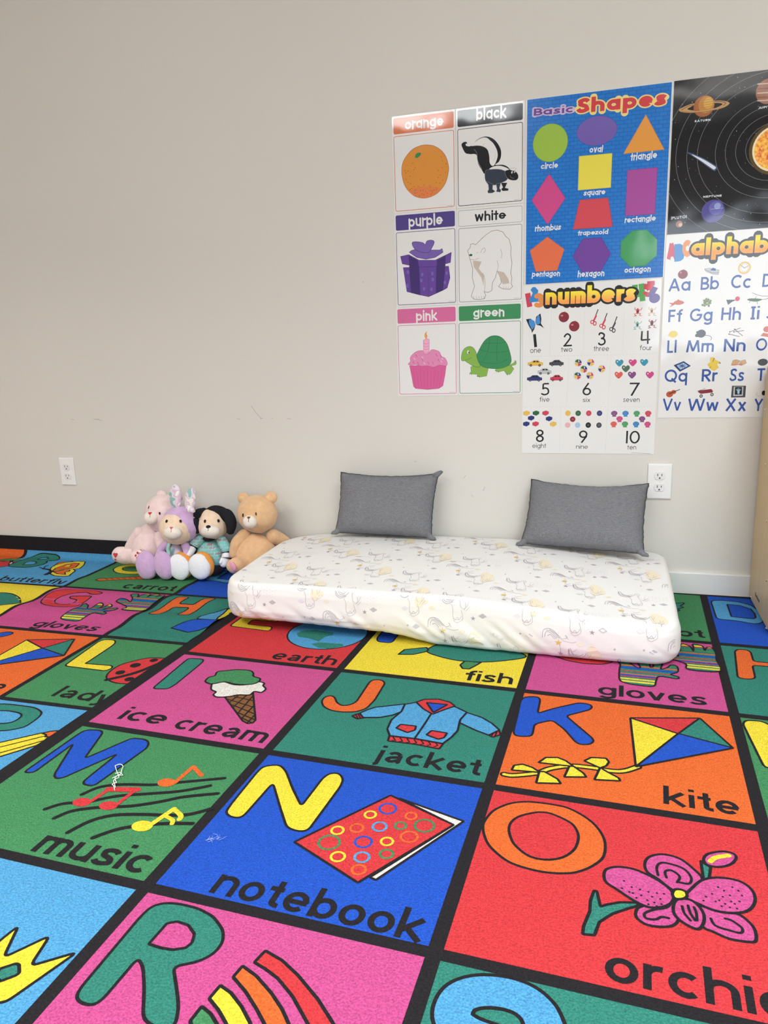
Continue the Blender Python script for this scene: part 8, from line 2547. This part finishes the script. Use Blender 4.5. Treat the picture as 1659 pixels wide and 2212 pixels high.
for r in range(-1, 5):
    for c in range(-1, 6):
        x = -1.02 + c * PX + (.161 if r % 2 else 0) - .02
        b = .615 - .035 - (3 - r) * PB
        if r == 4: b = .615 + .103
        pony_a(x, b, .082, True); pony_a(x + .128, b + .012, .082, False)
        pony_c(x + .04 + .05, b + .089, .082)
        star5(x - .028, b - .012, .0105, 'pr_gold'); star5(x + .008 - .03, b + .022, .0085, 'pr_dark')
        star5(x + .22, b + .085, .0075, 'pr_dark')
        diamond(x - .075, b + .076, .0120, 'pr_grey'); diamond(x + .100, b + .062, .010, 'pr_sand'); diamond(x + .02, b + .066, .011, 'pr_pale'); diamond(x + .215, b - .02, .011, 'pr_grey'); diamond(x + .19, b + .125, .010, 'pr_sand')
        for k in range(26):
            i, j = k % 7, k // 7
            cv.ellipse((x + .20 + i * .0095, b + .028 + j * .0095 + (i % 2) * .0045), .0021 - .0003 * j, .0021 - .0003 * j, 'pr_pale', n=6)
        cv.ellipse((x + .118, b - .015), .003, .003, 'pr_grey', n=6); cv.ellipse((x + .03, b + .115), .003, .003, 'pr_grey', n=6)
sheet_mats = [sheet_mat]
LIMB = -MY0 - .02 + .135
for polys, colour, lay in cv.items:
    m = print_mat(colour)
    if m not in sheet_mats: sheet_mats.append(m)
    k = sheet_mats.index(m)
    for q in union(polys):
        if any(p[0] < MX0 + .012 or p[0] > MX1 - .012 or p[1] < .04 or p[1] > LIMB for p in q): continue
        pts = [on_sheet(p[0], p[1]) for p in q]
        if any(p is None for p in pts): continue
        if max((pts[i] - pts[i - 1]).length for i in range(len(pts))) > .03: continue
        up = [p + Vector((0, -.4, 1)).normalized() * .00006 * lay for p in pts]
        vv = [bm.verts.new(p) for p in up]
        f = bm.faces.new(vv); f.material_index = k
        f.normal_update()
        if f.normal.dot(Vector((0, -.5, 1))) < 0: f.normal_flip()
mt = obj('crib_mattress', bm, sheet_mats, base=(mcx, mcy, 0), smooth=True)
tag(mt, 'low white crib mattress in a unicorn print fitted sheet lying on the rug', 'mattress')

# ------------------------------------------------------------------ pillows
def linen():
    m, nt, p = nodes_of('grey_linen')
    p.inputs['Roughness'].default_value = .9
    p.inputs['Specular IOR Level'].default_value = .15
    a = noise_tex(nt, obj_coord(nt, (90, 90, 900)), 1.0, 3.0, .6)
    b = noise_tex(nt, obj_coord(nt, (900, 900, 90)), 1.0, 3.0, .6)
    mx = N(nt, 'ShaderNodeMath', operation='ADD'); nt.links.new(a, mx.inputs[0]); nt.links.new(b, mx.inputs[1])
    hf = N(nt, 'ShaderNodeMath', operation='MULTIPLY'); nt.links.new(mx.outputs[0], hf.inputs[0]); hf.inputs[1].default_value = .5
    vary(nt, p, rgb(118, 119, 124), hf.outputs[0], .50, 1.55)
    bump(nt, p, hf.outputs[0], .3, .001)
    return m
linen_mat = linen()
seam_dark = cloth('pillow_seam', rgb(78, 79, 84), 500.0)
def pillow(label, bl, br, tl, tr, thick, seed, ears, sag):
    """bl, br, tl, tr: the four corner points of the cover"""
    bl, br, tl, tr = map(Vector, (bl, br, tl, tr))
    ux = ((br - bl) + (tr - tl)).normalized(); uz = ((tl - bl) + (tr - br)).normalized()
    nrm = ux.cross(uz).normalized()
    if nrm.y > 0: nrm = -nrm
    base = (bl + br) / 2
    t = thing('throw_pillow', label, 'pillow', base, 'grey throw pillows')
    NU, NV = 44, 32
    def pos(u, v, side):
        uu, vv = u, v
        inx = 1 - .045 * (1 - v ** 2) ** 1.0 * abs(u) ** 3
        inz = 1 - (sag if v > 0 else .02) * (1 - u ** 2) ** 1.0 * abs(v) ** 3
        s, q = (u * inx + 1) / 2, (v * inz + 1) / 2
        p = bl * (1 - s) * (1 - q) + br * s * (1 - q) + tl * (1 - s) * q + tr * s * q
        th = max(0.0, (1 - u ** 4) * (1 - v ** 4)) ** .62 * thick / 2
        th += .0025 * noise.noise(Vector((u * 3 + seed, v * 3, seed))) * (1 - u * u) * (1 - v * v) * 4 * .5
        wig = .0022 * noise.noise(Vector((u * 9, v * 9, seed * 3.1)))
        return p + nrm * (th * side) + (ux + uz) * wig
    bm = bmesh.new()
    G = {}
    for side in (1, -1):
        for i in range(NU + 1):
            for j in range(NV + 1):
                edge = i in (0, NU) or j in (0, NV)
                if edge and side == -1: continue
                u = -1 + 2 * i / NU; v = -1 + 2 * j / NV
                u = math.sin(u * PI / 2) * .35 + u * .65; v = math.sin(v * PI / 2) * .35 + v * .65
                G[(side, i, j)] = bm.verts.new(pos(u, v, side))
    g = lambda s, i, j: G.get((s, i, j)) or G[(1, i, j)]
    for side in (1, -1):
        for i in range(NU):
            for j in range(NV):
                q = (g(side, i, j), g(side, i + 1, j), g(side, i + 1, j + 1), g(side, i, j + 1))
                bm.faces.new(q if side == 1 else q[::-1])
    bmesh.ops.recalc_face_normals(bm, faces=bm.faces[:])
    obj('cover', bm, linen_mat, t, True, base)
    bm = bmesh.new()
    ring = [pos(-1 + 2 * k / 40, -1, 0) for k in range(40)] + [pos(1, -1 + 2 * k / 30, 0) for k in range(30)] + [pos(1 - 2 * k / 40, 1, 0) for k in range(40)] + [pos(-1, 1 - 2 * k / 30, 0) for k in range(31)]
    tube(bm, ring, .0022, 6)
    obj('seam', bm, seam_dark, t, True, base)
    for (u, v) in ears:                 # stitched corner tips
        p = pos(u, v, 0); bm = bmesh.new()
        d = (ux * u + uz * v * .4).normalized()
        tube(bm, [p - d * .016 - uz * v * .006, p, p + d * .012 + Vector((0, 0, .002)), p + d * .017], [.012, .009, .006, .002], 10)
        obj('corner_tip', bm, linen_mat, t, True, base)
    return t
pillow('grey linen pillow leaning on the bare wall at the toy end of the mattress', (-.942, -.098, .195), (-.577, -.104, .191), (-.928, -.048, .412), (-.561, -.046, .413), .100, 1.3, [(-1, -1), (1, -1), (1, 1)], .12)
pillow('grey linen pillow leaning on the wall in front of the outlet', (-.262, -.120, .189), (.133, -.165, .183), (-.236, -.040, .398), (.145, -.050, .392), .098, 4.7, [(-1, -1), (1, -1)], .165)

# ------------------------------------------------------------------ wooden shelf unit at the right
def wood(name, c):
    m, nt, p = nodes_of(name)
    p.inputs['Roughness'].default_value = .38
    p.inputs['Specular IOR Level'].default_value = .4
    f = noise_tex(nt, obj_coord(nt, (60, 60, 3)), 1.0, 4.0, .6)
    vary(nt, p, c, f, .95, 1.04)
    return m
birch = wood('birch_plywood', rgb(214, 186, 142))
birch_edge = wood('birch_edge', rgb(196, 158, 118))
chrome = plain('screw_chrome', rgb(214, 208, 196), .2, 1.0)
logo_mat = plain('stamped_mark', rgb(92, 84, 76), .6)
SX, SY0, SY1, SH = .4755, -.372, -.0145, .766
cab = thing('shelf_unit', 'pale birch shelf unit with rounded corners standing against the wall by the alphabet poster', 'shelf', (SX + .5, (SY0 + SY1) / 2, .0140))
cb = cab.location.copy()
def side_panel(x):
    bm = bmesh.new()
    P = rounded_rect(SY0, .0140, SY1, SH, .022, 6)
    a = [bm.verts.new((x, y, z)) for y, z in P]; b = [bm.verts.new((x + .018, y, z)) for y, z in P]
    bm.faces.new(a); bm.faces.new(b[::-1])
    side = []
    for i in range(len(P)):
        f = bm.faces.new((a[i], b[i], b[(i + 1) % len(P)], a[(i + 1) % len(P)])); f.material_index = 1
    bmesh.ops.recalc_face_normals(bm, faces=bm.faces[:])
    es = [e for e in bm.edges if len(e.link_faces) == 2 and e.link_faces[0].material_index != e.link_faces[1].material_index]
    bmesh.ops.bevel(bm, geom=es, offset=.003, segments=3, profile=.5, affect='EDGES')
    return obj('side_panel', bm, [birch, birch_edge], cab, base=cb)
sp = side_panel(SX)
for (px, py) in ((1653, 884), (1654, 1003), (1656, 1125), (1656, 1253), (1622, 1290), (1655, 1358)):
    d = CAM_R * ((px - 829.5) / FOCAL_PX) - CAM_U * ((py - 1106.0) / FOCAL_PX) + CAM_F
    p = CAM_POS + d * ((SX - CAM_POS.x) / d.x)
    bm = bmesh.new()
    bmesh.ops.create_uvsphere(bm, u_segments=14, v_segments=8, radius=.0052)
    for v in bm.verts: v.co = Vector((SX + v.co.x * .5 - .0003, p.y + v.co.y, p.z + v.co.z))
    sc = obj('screw', bm, chrome, sp, True, cb)
    bm = bmesh.new(); box(bm, SX - .0034, p.y - .0009, p.z - .0022, SX - .0026, p.y + .0009, p.z + .0022)
bm = bmesh.new()
yy, zz = -.115, .052
for k, (w2, h2) in enumerate([(.010, .013), (.006, .008), (.006, .008), (.004, .012), (.006, .008), (.007, .008), (.006, .008), (.006, .008)]):
    box(bm, SX - .0006, yy - w2, zz - .002 - k * .0002, SX + .001, yy, zz + h2 - .004)
    yy -= w2 + .0025
obj('stamped_mark', bm, logo_mat, sp, base=cb)
side_panel(SX + 1.0)
for z in (.075, .30, .525, .735):
    bm = bmesh.new(); box(bm, SX + .0185, SY0 + .012, z, SX + .9995, SY1 - .014, z + .018, .002); obj('shelf_board', bm, birch, cab, base=cb)
bm = bmesh.new(); box(bm, SX + .0185, SY1 - .0135, .03, SX + .9995, SY1 - .004, SH - .01); obj('back_panel', bm, birch, cab, base=cb)

# ------------------------------------------------------------------ plush toys
def blob(name, c, r, mat, parent, base, rot=(0, 0, 0), wob=.05, seed=0.0, seg=28, squash=None, taper=0.0, freq=2.2):
    """a stuffed shape: an ellipsoid with soft dents; taper > 0 narrows it upwards"""
    bm = bmesh.new()
    bmesh.ops.create_uvsphere(bm, u_segments=seg, v_segments=int(seg * .7), radius=1.0)
    R = Matrix.Rotation(rot[2], 3, 'Z') @ Matrix.Rotation(rot[1], 3, 'Y') @ Matrix.Rotation(rot[0], 3, 'X')
    c = Vector(c)
    for v in bm.verts:
        p = v.co.copy()
        k = 1 + wob * noise.noise(p * freq + Vector((seed, seed * 1.7, -seed))) + wob * .35 * noise.noise(p * 6 + Vector((seed, 3, seed)))
        q = p * k
        q.x *= 1 - taper * q.z; q.y *= 1 - taper * q.z
        v.co = c + R @ Vector((q.x * r[0], q.y * r[1], q.z * r[2]))
        if v.co.z < .0125: v.co.z = .0125 + (v.co.z - .0125) * .004
        if v.co.y > -.0205 and v.co.z < .09: v.co.y = -.0205
        if v.co.y > -.003: v.co.y = -.003
    return obj(name, bm, mat, parent, True, base)
def limb(name, pts, rad, mat, parent, base, seed=0.0):
    """a stuffed limb that follows pts"""
    bm = bmesh.new()
    P = []; Rr = []
    m = len(pts)
    V3 = [Vector(p) for p in pts]
    for i in range(m - 1):
        a, b, c, d = V3[max(i - 1, 0)], V3[i], V3[i + 1], V3[min(i + 2, m - 1)]
        for k in range(6):
            t = k / 6
            P.append(.5 * (2 * b + (c - a) * t + (2 * a - 5 * b + 4 * c - d) * t * t + (3 * b - a - 3 * c + d) * t ** 3))
            Rr.append(rad[i] + (rad[i + 1] - rad[i]) * t)
    P.append(V3[-1]); Rr.append(rad[-1])
    d0 = (P[0] - P[1]).normalized(); d1 = (P[-1] - P[-2]).normalized()
    pre = [P[0] + d0 * Rr[0] * math.sin(a) for a in (1.5, 1.2, .8, .4)]; prr = [Rr[0] * math.cos(a) for a in (1.5, 1.2, .8, .4)]
    post = [P[-1] + d1 * Rr[-1] * math.sin(a) for a in (.4, .8, 1.2, 1.5)]; por = [Rr[-1] * math.cos(a) for a in (.4, .8, 1.2, 1.5)]
    tube(bm, pre + P + post, prr + Rr + por, 16)
    bmesh.ops.recalc_face_normals(bm, faces=bm.faces[:])
    for v in bm.verts:
        v.co += .0025 * Vector((noise.noise(v.co * 30 + Vector((seed, 0, 0))), noise.noise(v.co * 30 + Vector((0, seed, 0))), noise.noise(v.co * 30 + Vector((0, 0, seed)))))
        if v.co.z < .0125: v.co.z = .0125 + (v.co.z - .0125) * .004
        if v.co.y > -.0205 and v.co.z < .09: v.co.y = -.0205
        if v.co.y > -.003: v.co.y = -.003
    return obj(name, bm, mat, parent, True, base)
def decal(name, centre, shape, head_c, mat, parent, base, lift=.002, thick=.0015):
    """a small stitched patch facing the room; shape is a list of (x, z) offsets in metres in the plane facing the viewer"""
    c = Vector(centre)
    n = (CAM_POS - c); n.z *= .3; n.normalize()
    if head_c is not None:
        n = (c - Vector(head_c)).normalized()
    ux = Vector((0, 0, 1)).cross(n).normalized() * -1
    ux = Vector((0, 0, 1)).cross(n).normalized(); uz = n.cross(ux).normalized()
    bm = bmesh.new()
    a = [bm.verts.new(c + ux * x + uz * z + n * lift) for x, z in shape]
    b = [bm.verts.new(c + ux * x * 1.08 + uz * z * 1.08 - n * thick) for x, z in shape]
    bm.faces.new(a)
    for i in range(len(a)): bm.faces.new((a[i], b[i], b[(i + 1) % len(a)], a[(i + 1) % len(a)]))
    bmesh.ops.recalc_face_normals(bm, faces=bm.faces[:])
    return obj(name, bm, mat, parent, False, base)
def surf(c, r, px, py):
    """where a sight line through the photograph first meets the ellipsoid c, r"""
    d = (CAM_R * ((px - 829.5) / FOCAL_PX) - CAM_U * ((py - 1106.0) / FOCAL_PX) + CAM_F).normalized()
    S = lambda v: Vector((v.x / r[0], v.y / r[1], v.z / r[2]))
    o, e = S(CAM_POS - Vector(c)), S(d)
    A, B, Cc = e.dot(e), o.dot(e), o.dot(o) - 1
    q = B * B - A * Cc
    t = (-B - math.sqrt(max(q, 0))) / A
    return CAM_POS + d * t
oval = lambda a, b, n=16: [(a * math.cos(2 * PI * k / n), b * math.sin(2 * PI * k / n)) for k in range(n)]
heart = lambda s: [(0, -s), (-.8 * s, 0), (-.95 * s, .45 * s), (-.6 * s, .85 * s), (-.2 * s, .75 * s), (0, .4 * s), (.2 * s, .75 * s), (.6 * s, .85 * s), (.95 * s, .45 * s), (.8 * s, 0)]

tan_fur = fur('tan_plush', rgb(226, 184, 142)); tan_dark = fur('tan_ear_plush', rgb(228, 190, 146))
pink_fur = fur('pink_plush', rgb(236, 212, 212)); cream_fur = fur('cream_plush', rgb(236, 228, 218)); lilac_fur = fur('lilac_plush', rgb(206, 172, 214))
pad_pink = fur('pad_pink', rgb(232, 164, 186)); face_fur = fur('peach_plush', rgb(238, 212, 186)); white_cloth = cloth('white_felt', rgb(232, 234, 240), 300.0)
black_felt = cloth('black_felt', rgb(34, 34, 40), 300.0); thread_dark = cloth('dark_thread', rgb(44, 40, 40), 300.0); thread_brown = cloth('brown_thread', rgb(104, 74, 56), 300.0)
red_felt = cloth('red_felt', rgb(202, 60, 72), 300.0); orange_trim = cloth('orange_trim', rgb(226, 152, 74), 300.0); navy_cloth = cloth('dark_trousers', rgb(58, 50, 66), 300.0)
rose_thread = cloth('rose_thread', rgb(206, 96, 110), 300.0)
def satin_print(name, base_c, cols, scale, thr):
    m, nt, p = nodes_of(name)
    p.inputs['Roughness'].default_value = .45
    v = obj_coord(nt)
    vo = N(nt, 'ShaderNodeTexNoise'); vo.inputs['Scale'].default_value = scale; vo.inputs['Detail'].default_value = 1.0
    nt.links.new(v, vo.inputs['Vector'])
    cr = N(nt, 'ShaderNodeValToRGB'); cr.color_ramp.interpolation = 'CONSTANT'
    e = cr.color_ramp.elements
    e[0].position = 0; e[0].color = cols[0]; e[1].position = thr[0]; e[1].color = base_c
    for t, c in zip(thr[1:], cols[1:]): e.new(t).color = c
    nt.links.new(vo.outputs['Fac'], cr.inputs['Fac']); nt.links.new(cr.outputs['Color'], p.inputs['Base Color'])
    return m
ear_print = satin_print('leaf_print_satin', rgb(226, 214, 226), [rgb(140, 190, 186), rgb(212, 186, 208), rgb(238, 234, 230)], 34.0, [.40, .54, .60])
bodice = satin_print('lilac_satin', rgb(214, 202, 224), [rgb(160, 204, 204), rgb(196, 180, 214)], 26.0, [.40, .60])
def shirt_material():
    m, nt, p = nodes_of('teal_shirt')
    p.inputs['Roughness'].default_value = .8
    v = obj_coord(nt)
    br = N(nt, 'ShaderNodeTexBrick')
    br.inputs['Color1'].default_value = rgb(206, 36, 66); br.inputs['Color2'].default_value = rgb(126, 190, 190)
    br.inputs['Mortar'].default_value = rgb(134, 200, 198); br.inputs['Scale'].default_value = 34.0
    br.inputs['Mortar Size'].default_value = .075; br.inputs['Bias'].default_value = .35; br.inputs['Brick Width'].default_value = .8; br.inputs['Row Height'].default_value = .38
    sp = N(nt, 'ShaderNodeSeparateXYZ'); cb = N(nt, 'ShaderNodeCombineXYZ')
    nt.links.new(v, sp.inputs[0]); nt.links.new(sp.outputs['X'], cb.inputs['X']); nt.links.new(sp.outputs['Z'], cb.inputs['Y'])
    nt.links.new(cb.outputs[0], br.inputs['Vector'])
    vo = N(nt, 'ShaderNodeTexVoronoi'); vo.inputs['Scale'].default_value = 120.0; nt.links.new(v, vo.inputs['Vector'])
    lt = N(nt, 'ShaderNodeMath', operation='LESS_THAN'); lt.inputs[1].default_value = .17; nt.links.new(vo.outputs['Distance'], lt.inputs[0])
    mx = N(nt, 'ShaderNodeMixRGB'); nt.links.new(lt.outputs[0], mx.inputs['Fac']); nt.links.new(br.outputs['Color'], mx.inputs['Color1']); mx.inputs['Color2'].default_value = rgb(224, 240, 236)
    nt.links.new(mx.outputs['Color'], p.inputs['Base Color'])
    return m
shirt = shirt_material()

def face(head_c, head_r, t, base, muzzle_px, muzzle_r, muzzle_mat, nose_px, nose_shape, nose_mat, eyes, eye_mat, mouth_mat, nose_name='nose'):
    mp = surf(head_c, head_r, *muzzle_px)
    mz = blob('muzzle', mp, muzzle_r, muzzle_mat, t, base, wob=.02)
    npnt = surf(mp, (muzzle_r[0] * 1.0, muzzle_r[1] * 1.0, muzzle_r[2] * 1.0), *nose_px)
    decal('nose', npnt, nose_shape, mp, nose_mat, t, base, .0022)
    lo = surf(mp, muzzle_r, nose_px[0] - .5, nose_px[1] + 9)
    mid = surf(mp, muzzle_r, nose_px[0], nose_px[1] + 4)
    bm = bmesh.new(); tube(bm, [npnt, mid, lo], .0011, 6); obj('mouth', bm, mouth_mat, t, False, base)
    for (ex, ey, a, b) in eyes:
        e = surf(head_c, head_r, ex, ey)
        decal('eye', e, oval(a, b), head_c, eye_mat, t, base, .0025)

# --- tan teddy bear at the right of the row, half behind the mattress
hc = at(556, 1110, -.115); hr = (.078, .068, .072)
bc = at(553, 1196, -.115); base = Vector((bc.x, bc.y, .0115))
t = thing('teddy_bear', 'tan teddy bear with a cream muzzle tucked behind the corner of the mattress', 'plush toy', base, 'plush toys along the wall')
blob('body', (bc.x, bc.y, .092), (.090, .075, .092), tan_fur, t, base, wob=.06, seed=2.0, taper=.14)
blob('head', hc, hr, tan_fur, t, base, wob=.04, seed=5.0)
for (px, py, rz) in ((527, 1077, .25), (585, 1075, -.2)):
    e = at(px, py, -.10); ear = blob('ear', e, (.026, .014, .023), tan_fur, t, base, rot=(0, rz, 0), seed=px)
    blob('inner_ear', e + Vector((-.002, -.010, -.002)), (.017, .006, .014), tan_dark, ear, base, rot=(0, rz, 0), seed=px)
face(hc, hr, t, base, (540, 1127), (.027, .022, .024), cream_fur, (537, 1119), [(-.006, .004), (0, .005), (.006, .004), (.003, -.002), (0, -.004), (-.003, -.002)], thread_brown,
     [(525, 1113, .0016, .006), (553, 1110, .0020, .006)], thread_dark, thread_brown)
limb('arm', [at(527, 1158, -.13), at(510, 1175, -.15), at(505, 1197, -.16)], [.026, .022, .017], tan_fur, t, base, 1)
a = limb('arm', [at(590, 1158, -.10), at(613, 1170, -.07), at(630, 1186, -.052)], [.028, .026, .020], tan_fur, t, base, 2)
l = limb('leg', [at(545, 1212, -.15), at(522, 1220, -.19), at(508, 1222, -.225)], [.034, .034, .031], tan_fur, t, base, 3)
fp = at(503, 1225, -.248)
blob('foot_pad', fp, (.020, .010, .022), pad_pink, l, base, rot=(.2, 0, -.5), seed=3)
limb('leg', [Vector((bc.x + .020, -.15, .045)), Vector((bc.x + .030, -.19, .044)), Vector((bc.x + .034, -.225, .044))], [.034, .034, .030], tan_fur, t, base, 4)

# --- pale pink bear at the left end of the row
hc = at(355, 1110, -.095); hr = (.078, .068, .078)
bc = at(318, 1187, -.100); base = Vector((bc.x, bc.y, .0115))
t = thing('teddy_bear', 'pale pink bear with heart patterned feet sitting leftmost in the row of plush toys', 'plush toy', base, 'plush toys along the wall')
blob('body', (bc.x + .012, bc.y, .098), (.074, .066, .098), pink_fur, t, base, wob=.06, seed=3.3, taper=.16)
blob('head', hc, hr, pink_fur, t, base, wob=.04, seed=6.1)
for (px, py) in ((349, 1070), (384, 1074)): blob('ear', at(px, py, -.085), (.022, .013, .020), pink_fur, t, base, seed=px)
face(hc, hr, t, base, (326, 1119), (.030, .024, .027), cream_fur, (324, 1109), heart(.0068), red_felt, [(345, 1109, .0030, .0055), (322, 1096, .0016, .006)], thread_dark, rose_thread)
limb('arm', [at(302, 1152, -.12), at(288, 1172, -.12), at(278, 1190, -.12)], [.026, .025, .020], pink_fur, t, base, 5)
limb('arm', [at(345, 1160, -.13), at(352, 1185, -.15), at(346, 1203, -.16)], [.024, .022, .018], pink_fur, t, base, 6)
l = limb('leg', [at(298, 1198, -.12), at(276, 1200, -.125), at(260, 1198, -.13)], [.036, .036, .033], pink_fur, t, base, 7)
p = surf(at(260, 1198, -.13), (.036, .034, .034), 249, 1199); decal('heart_patch', p, heart(.0095), at(260, 1198, -.13), red_felt, l, base, .002)
p = surf(at(260, 1198, -.13), (.036, .034, .034), 249, 1209); decal('heart_patch', p, heart(.004), at(260, 1198, -.13), red_felt, l, base, .002)
l = limb('leg', [at(312, 1205, -.13), at(303, 1204, -.17), at(300, 1203, -.19)], [.036, .035, .033], pink_fur, t, base, 8)
fc = at(299, 1204, -.205)
pad = blob('foot_pad', fc, (.024, .012, .031), cream_fur, l, base, rot=(-.15, .35, -.2), seed=4)
for k, (px, py) in enumerate(((304, 1189), (297, 1194), (293, 1200), (290, 1208), (302, 1196), (296, 1205))):
    q = surf(fc, (.025, .014, .031), px, py); decal('flower_patch', q, oval(.0035, .0045, 9), fc, red_felt, l, base, .002)

# --- plush rabbit with a lilac hood and tall printed ears
hc = at(384, 1137, -.175); hr = (.067, .058, .064)
bc = at(380, 1194, -.155); base = Vector((bc.x, bc.y, .0115))
t = thing('plush_rabbit', 'lilac plush toy with tall leaf print rabbit ears and big lilac slippers', 'plush toy', base, 'plush toys along the wall')
blob('body', (bc.x, bc.y, .075), (.044, .036, .064), bodice, t, base, wob=.05, seed=1.1, taper=.12)
hood = blob('hood', hc + Vector((.006, .016, .006)), (.075, .058, .071), lilac_fur, t, base, wob=.03, seed=2.2)
blob('head', hc + Vector((-.004, -.004, -.006)), hr, face_fur, t, base, wob=.03, seed=4.4)
hc2 = hc + Vector((-.004, -.004, -.006))
face(hc2, hr, t, base, (373, 1151), (.036, .024, .025), cream_fur, (370, 1141), [(-.006, .004), (0, .005), (.006, .004), (.003, -.002), (0, -.004), (-.003, -.002)], rose_thread, [(360, 1126, .0042, .0058), (390, 1126, .0042, .0058)], thread_dark, rose_thread)
for (px, py, w2, h2, rz) in ((379, 1073, .026, .046, .04), (411, 1080, .023, .046, .22)):
    e = at(px, py, -.168)
    blob('ear', e, (w2, .010, h2), ear_print, t, base, rot=(-.05, rz, 0), wob=.10, seed=px * .1)
bow = blob('bow', at(411, 1100, -.20), (.020, .012, .013), ear_print, t, base, rot=(0, .5, 0), wob=.12, seed=2.9)
limb('arm', [at(360, 1176, -.175), at(348, 1188, -.19), at(342, 1205, -.20)], [.016, .016, .014], lilac_fur, t, base, 9)
limb('arm', [at(400, 1178, -.17), at(404, 1190, -.18), at(404, 1204, -.185)], [.016, .015, .013], lilac_fur, t, base, 10)
tie = limb('ribbon_tie', [at(366, 1174, -.200), at(363, 1186, -.203), at(365, 1196, -.205)], [.006, .008, .007], cloth('mint_ribbon', rgb(160, 206, 200), 300.0), t, base, 1)
for (px, py, w2, h2, rz, sd) in ((317, 1221, .046, .056, -.12, 1.0), (354, 1221, .041, .056, -.30, 2.0)):
    c = at(px, py, -.218); c.z = max(c.z, .0115 + h2 * .93)
    l = limb('leg', [bc + Vector((0, -.02, -.03)), (bc + c) / 2 + Vector((0, .01, -.02)), c + Vector((0, .018, -.01))], [.018, .018, .020], lilac_fur, t, base, sd)
    blob('slipper', c, (w2, .026, h2), lilac_fur, l, base, rot=(-.12, rz, 0), wob=.06, seed=sd)

# --- plush puppy in a teal printed shirt
hc = at(459, 1132, -.125); hr = (.062, .056, .060)
bc = at(455, 1190, -.125); base = Vector((bc.x, bc.y, .0115))
t = thing('plush_puppy', 'plush toy in a teal printed shirt with black ears and white shoes', 'plush toy', base, 'plush toys along the wall')
blob('trousers', (bc.x, bc.y, .048), (.056, .050, .038), navy_cloth, t, base, wob=.05, seed=2.1)
blob('shirt', (bc.x, bc.y, .092), (.060, .048, .060), shirt, t, base, wob=.05, seed=1.4, taper=.16)
blob('collar', at(452, 1163, -.142), (.026, .022, .010), black_felt, t, base, wob=.02)
blob('head', hc, hr, face_fur, t, base, wob=.03, seed=7.4)
blob('cap_patch', hc + Vector((.010, .016, .010)), (.060, .050, .060), black_felt, t, base, wob=.02, seed=1.2)
face(hc, hr, t, base, (455, 1147), (.038, .026, .024), cream_fur, (450, 1138), oval(.009, .0065), black_felt, [(443, 1126, .0042, .0062), (472, 1125, .0042, .0062)], thread_dark, thread_brown)
limb('ear', [at(440, 1104, -.125), at(428, 1112, -.150), at(424, 1130, -.160), at(425, 1146, -.160)], [.014, .020, .022, .014], black_felt, t, base, 3)
limb('ear', [at(478, 1106, -.115), at(492, 1112, -.135), at(499, 1130, -.145), at(498, 1147, -.145)], [.014, .020, .022, .014], black_felt, t, base, 4)
for side, sl, hand in ((0, [at(432, 1166, -.14), at(422, 1174, -.15)], [at(418, 1181, -.157), at(409, 1193, -.175), at(403, 1203, -.185)]),
                       (1, [at(480, 1170, -.14), at(488, 1185, -.15)], [at(489, 1194, -.153), at(488, 1206, -.160), at(484, 1216, -.165)])):
    a = limb('arm', hand, [.014, .018, .017], white_cloth, t, base, side + 1)
    limb('sleeve', sl, [.021, .020], shirt, t, base, side)
    limb('wristband', [sl[1] + (hand[0] - sl[1]) * .4, hand[0]], [.017, .016], black_felt, a, base, side)
    if side: limb('thumb', [at(480, 1208, -.172), at(477, 1214, -.18)], [.008, .007], white_cloth, a, base, 3)
for (px, py, w2, h2, rz, sd) in ((387, 1225, .045, .050, -.45, 1.0), (431, 1224, .044, .050, -.42, 2.0)):
    c = at(px, py, -.212); c.z = max(c.z, .0115 + h2 * .93)
    l = limb('leg', [Vector((bc.x - (.02 if sd < 1.5 else -.02), bc.y - .02, .045)), (bc + c) / 2 + Vector((0, -.01, -.03)), c + Vector((.006, .022, -.006))], [.016, .016, .018], navy_cloth, t, base, sd)
    s = blob('shoe', c + Vector((.007, .014, .004)), (w2 * 1.02, .024, h2 * 1.02), orange_trim, l, base, rot=(-.15, rz, .12), wob=.04, seed=sd)
    blob('sole', c, (w2, .020, h2), white_cloth, l, base, rot=(-.15, rz, .12), wob=.04, seed=sd)

# ------------------------------------------------------------------ small litter on the rug
white_yarn = plain('white_string', rgb(236, 234, 230), .9)
SP = [(-.923, -1.472), (-.934, -1.460), (-.941, -1.452), (-.938, -1.440), (-.946, -1.431), (-.962, -1.415), (-.973, -1.402), (-.965, -1.397), (-.955, -1.401), (-.948, -1.416), (-.941, -1.430), (-.946, -1.438), (-.940, -1.449), (-.930, -1.458), (-.936, -1.464), (-.928, -1.470), (-.918, -1.481)]
bm = bmesh.new()
tube(bm, [(x, y, .0125 + .002 * abs(math.sin(i * .5))) for i, (x, y) in enumerate(curve(SP, 4))], .0008, 6)
tube(bm, [(-.955, -1.428, .013), (-.945, -1.424, .0145), (-.935, -1.430, .013), (-.944, -1.434, .0135), (-.95, -1.445, .013)], .0007, 6)
tag(obj('string', bm, white_yarn, base=(-.945, -1.44, .0115)), 'small knotted white string lying on the blue letter M', 'string')
bm = bmesh.new()
random.seed(21)
for k in range(12):
    a = random.uniform(0, PI); x = -.652 + random.gauss(0, .006); y = -1.567 + random.gauss(0, .004); L = random.uniform(.004, .010)
    tube(bm, [(x - L * math.cos(a), y - L * math.sin(a), .0122), (x, y, .0128), (x + L * math.cos(a + .5), y + L * math.sin(a + .5), .0122)], .0002, 4)
tag(obj('lint', bm, plain('lint_fibre', rgb(176, 196, 232), .95), base=(-.652, -1.567, .0115)), 'faint tuft of white lint on the blue notebook square', 'lint')
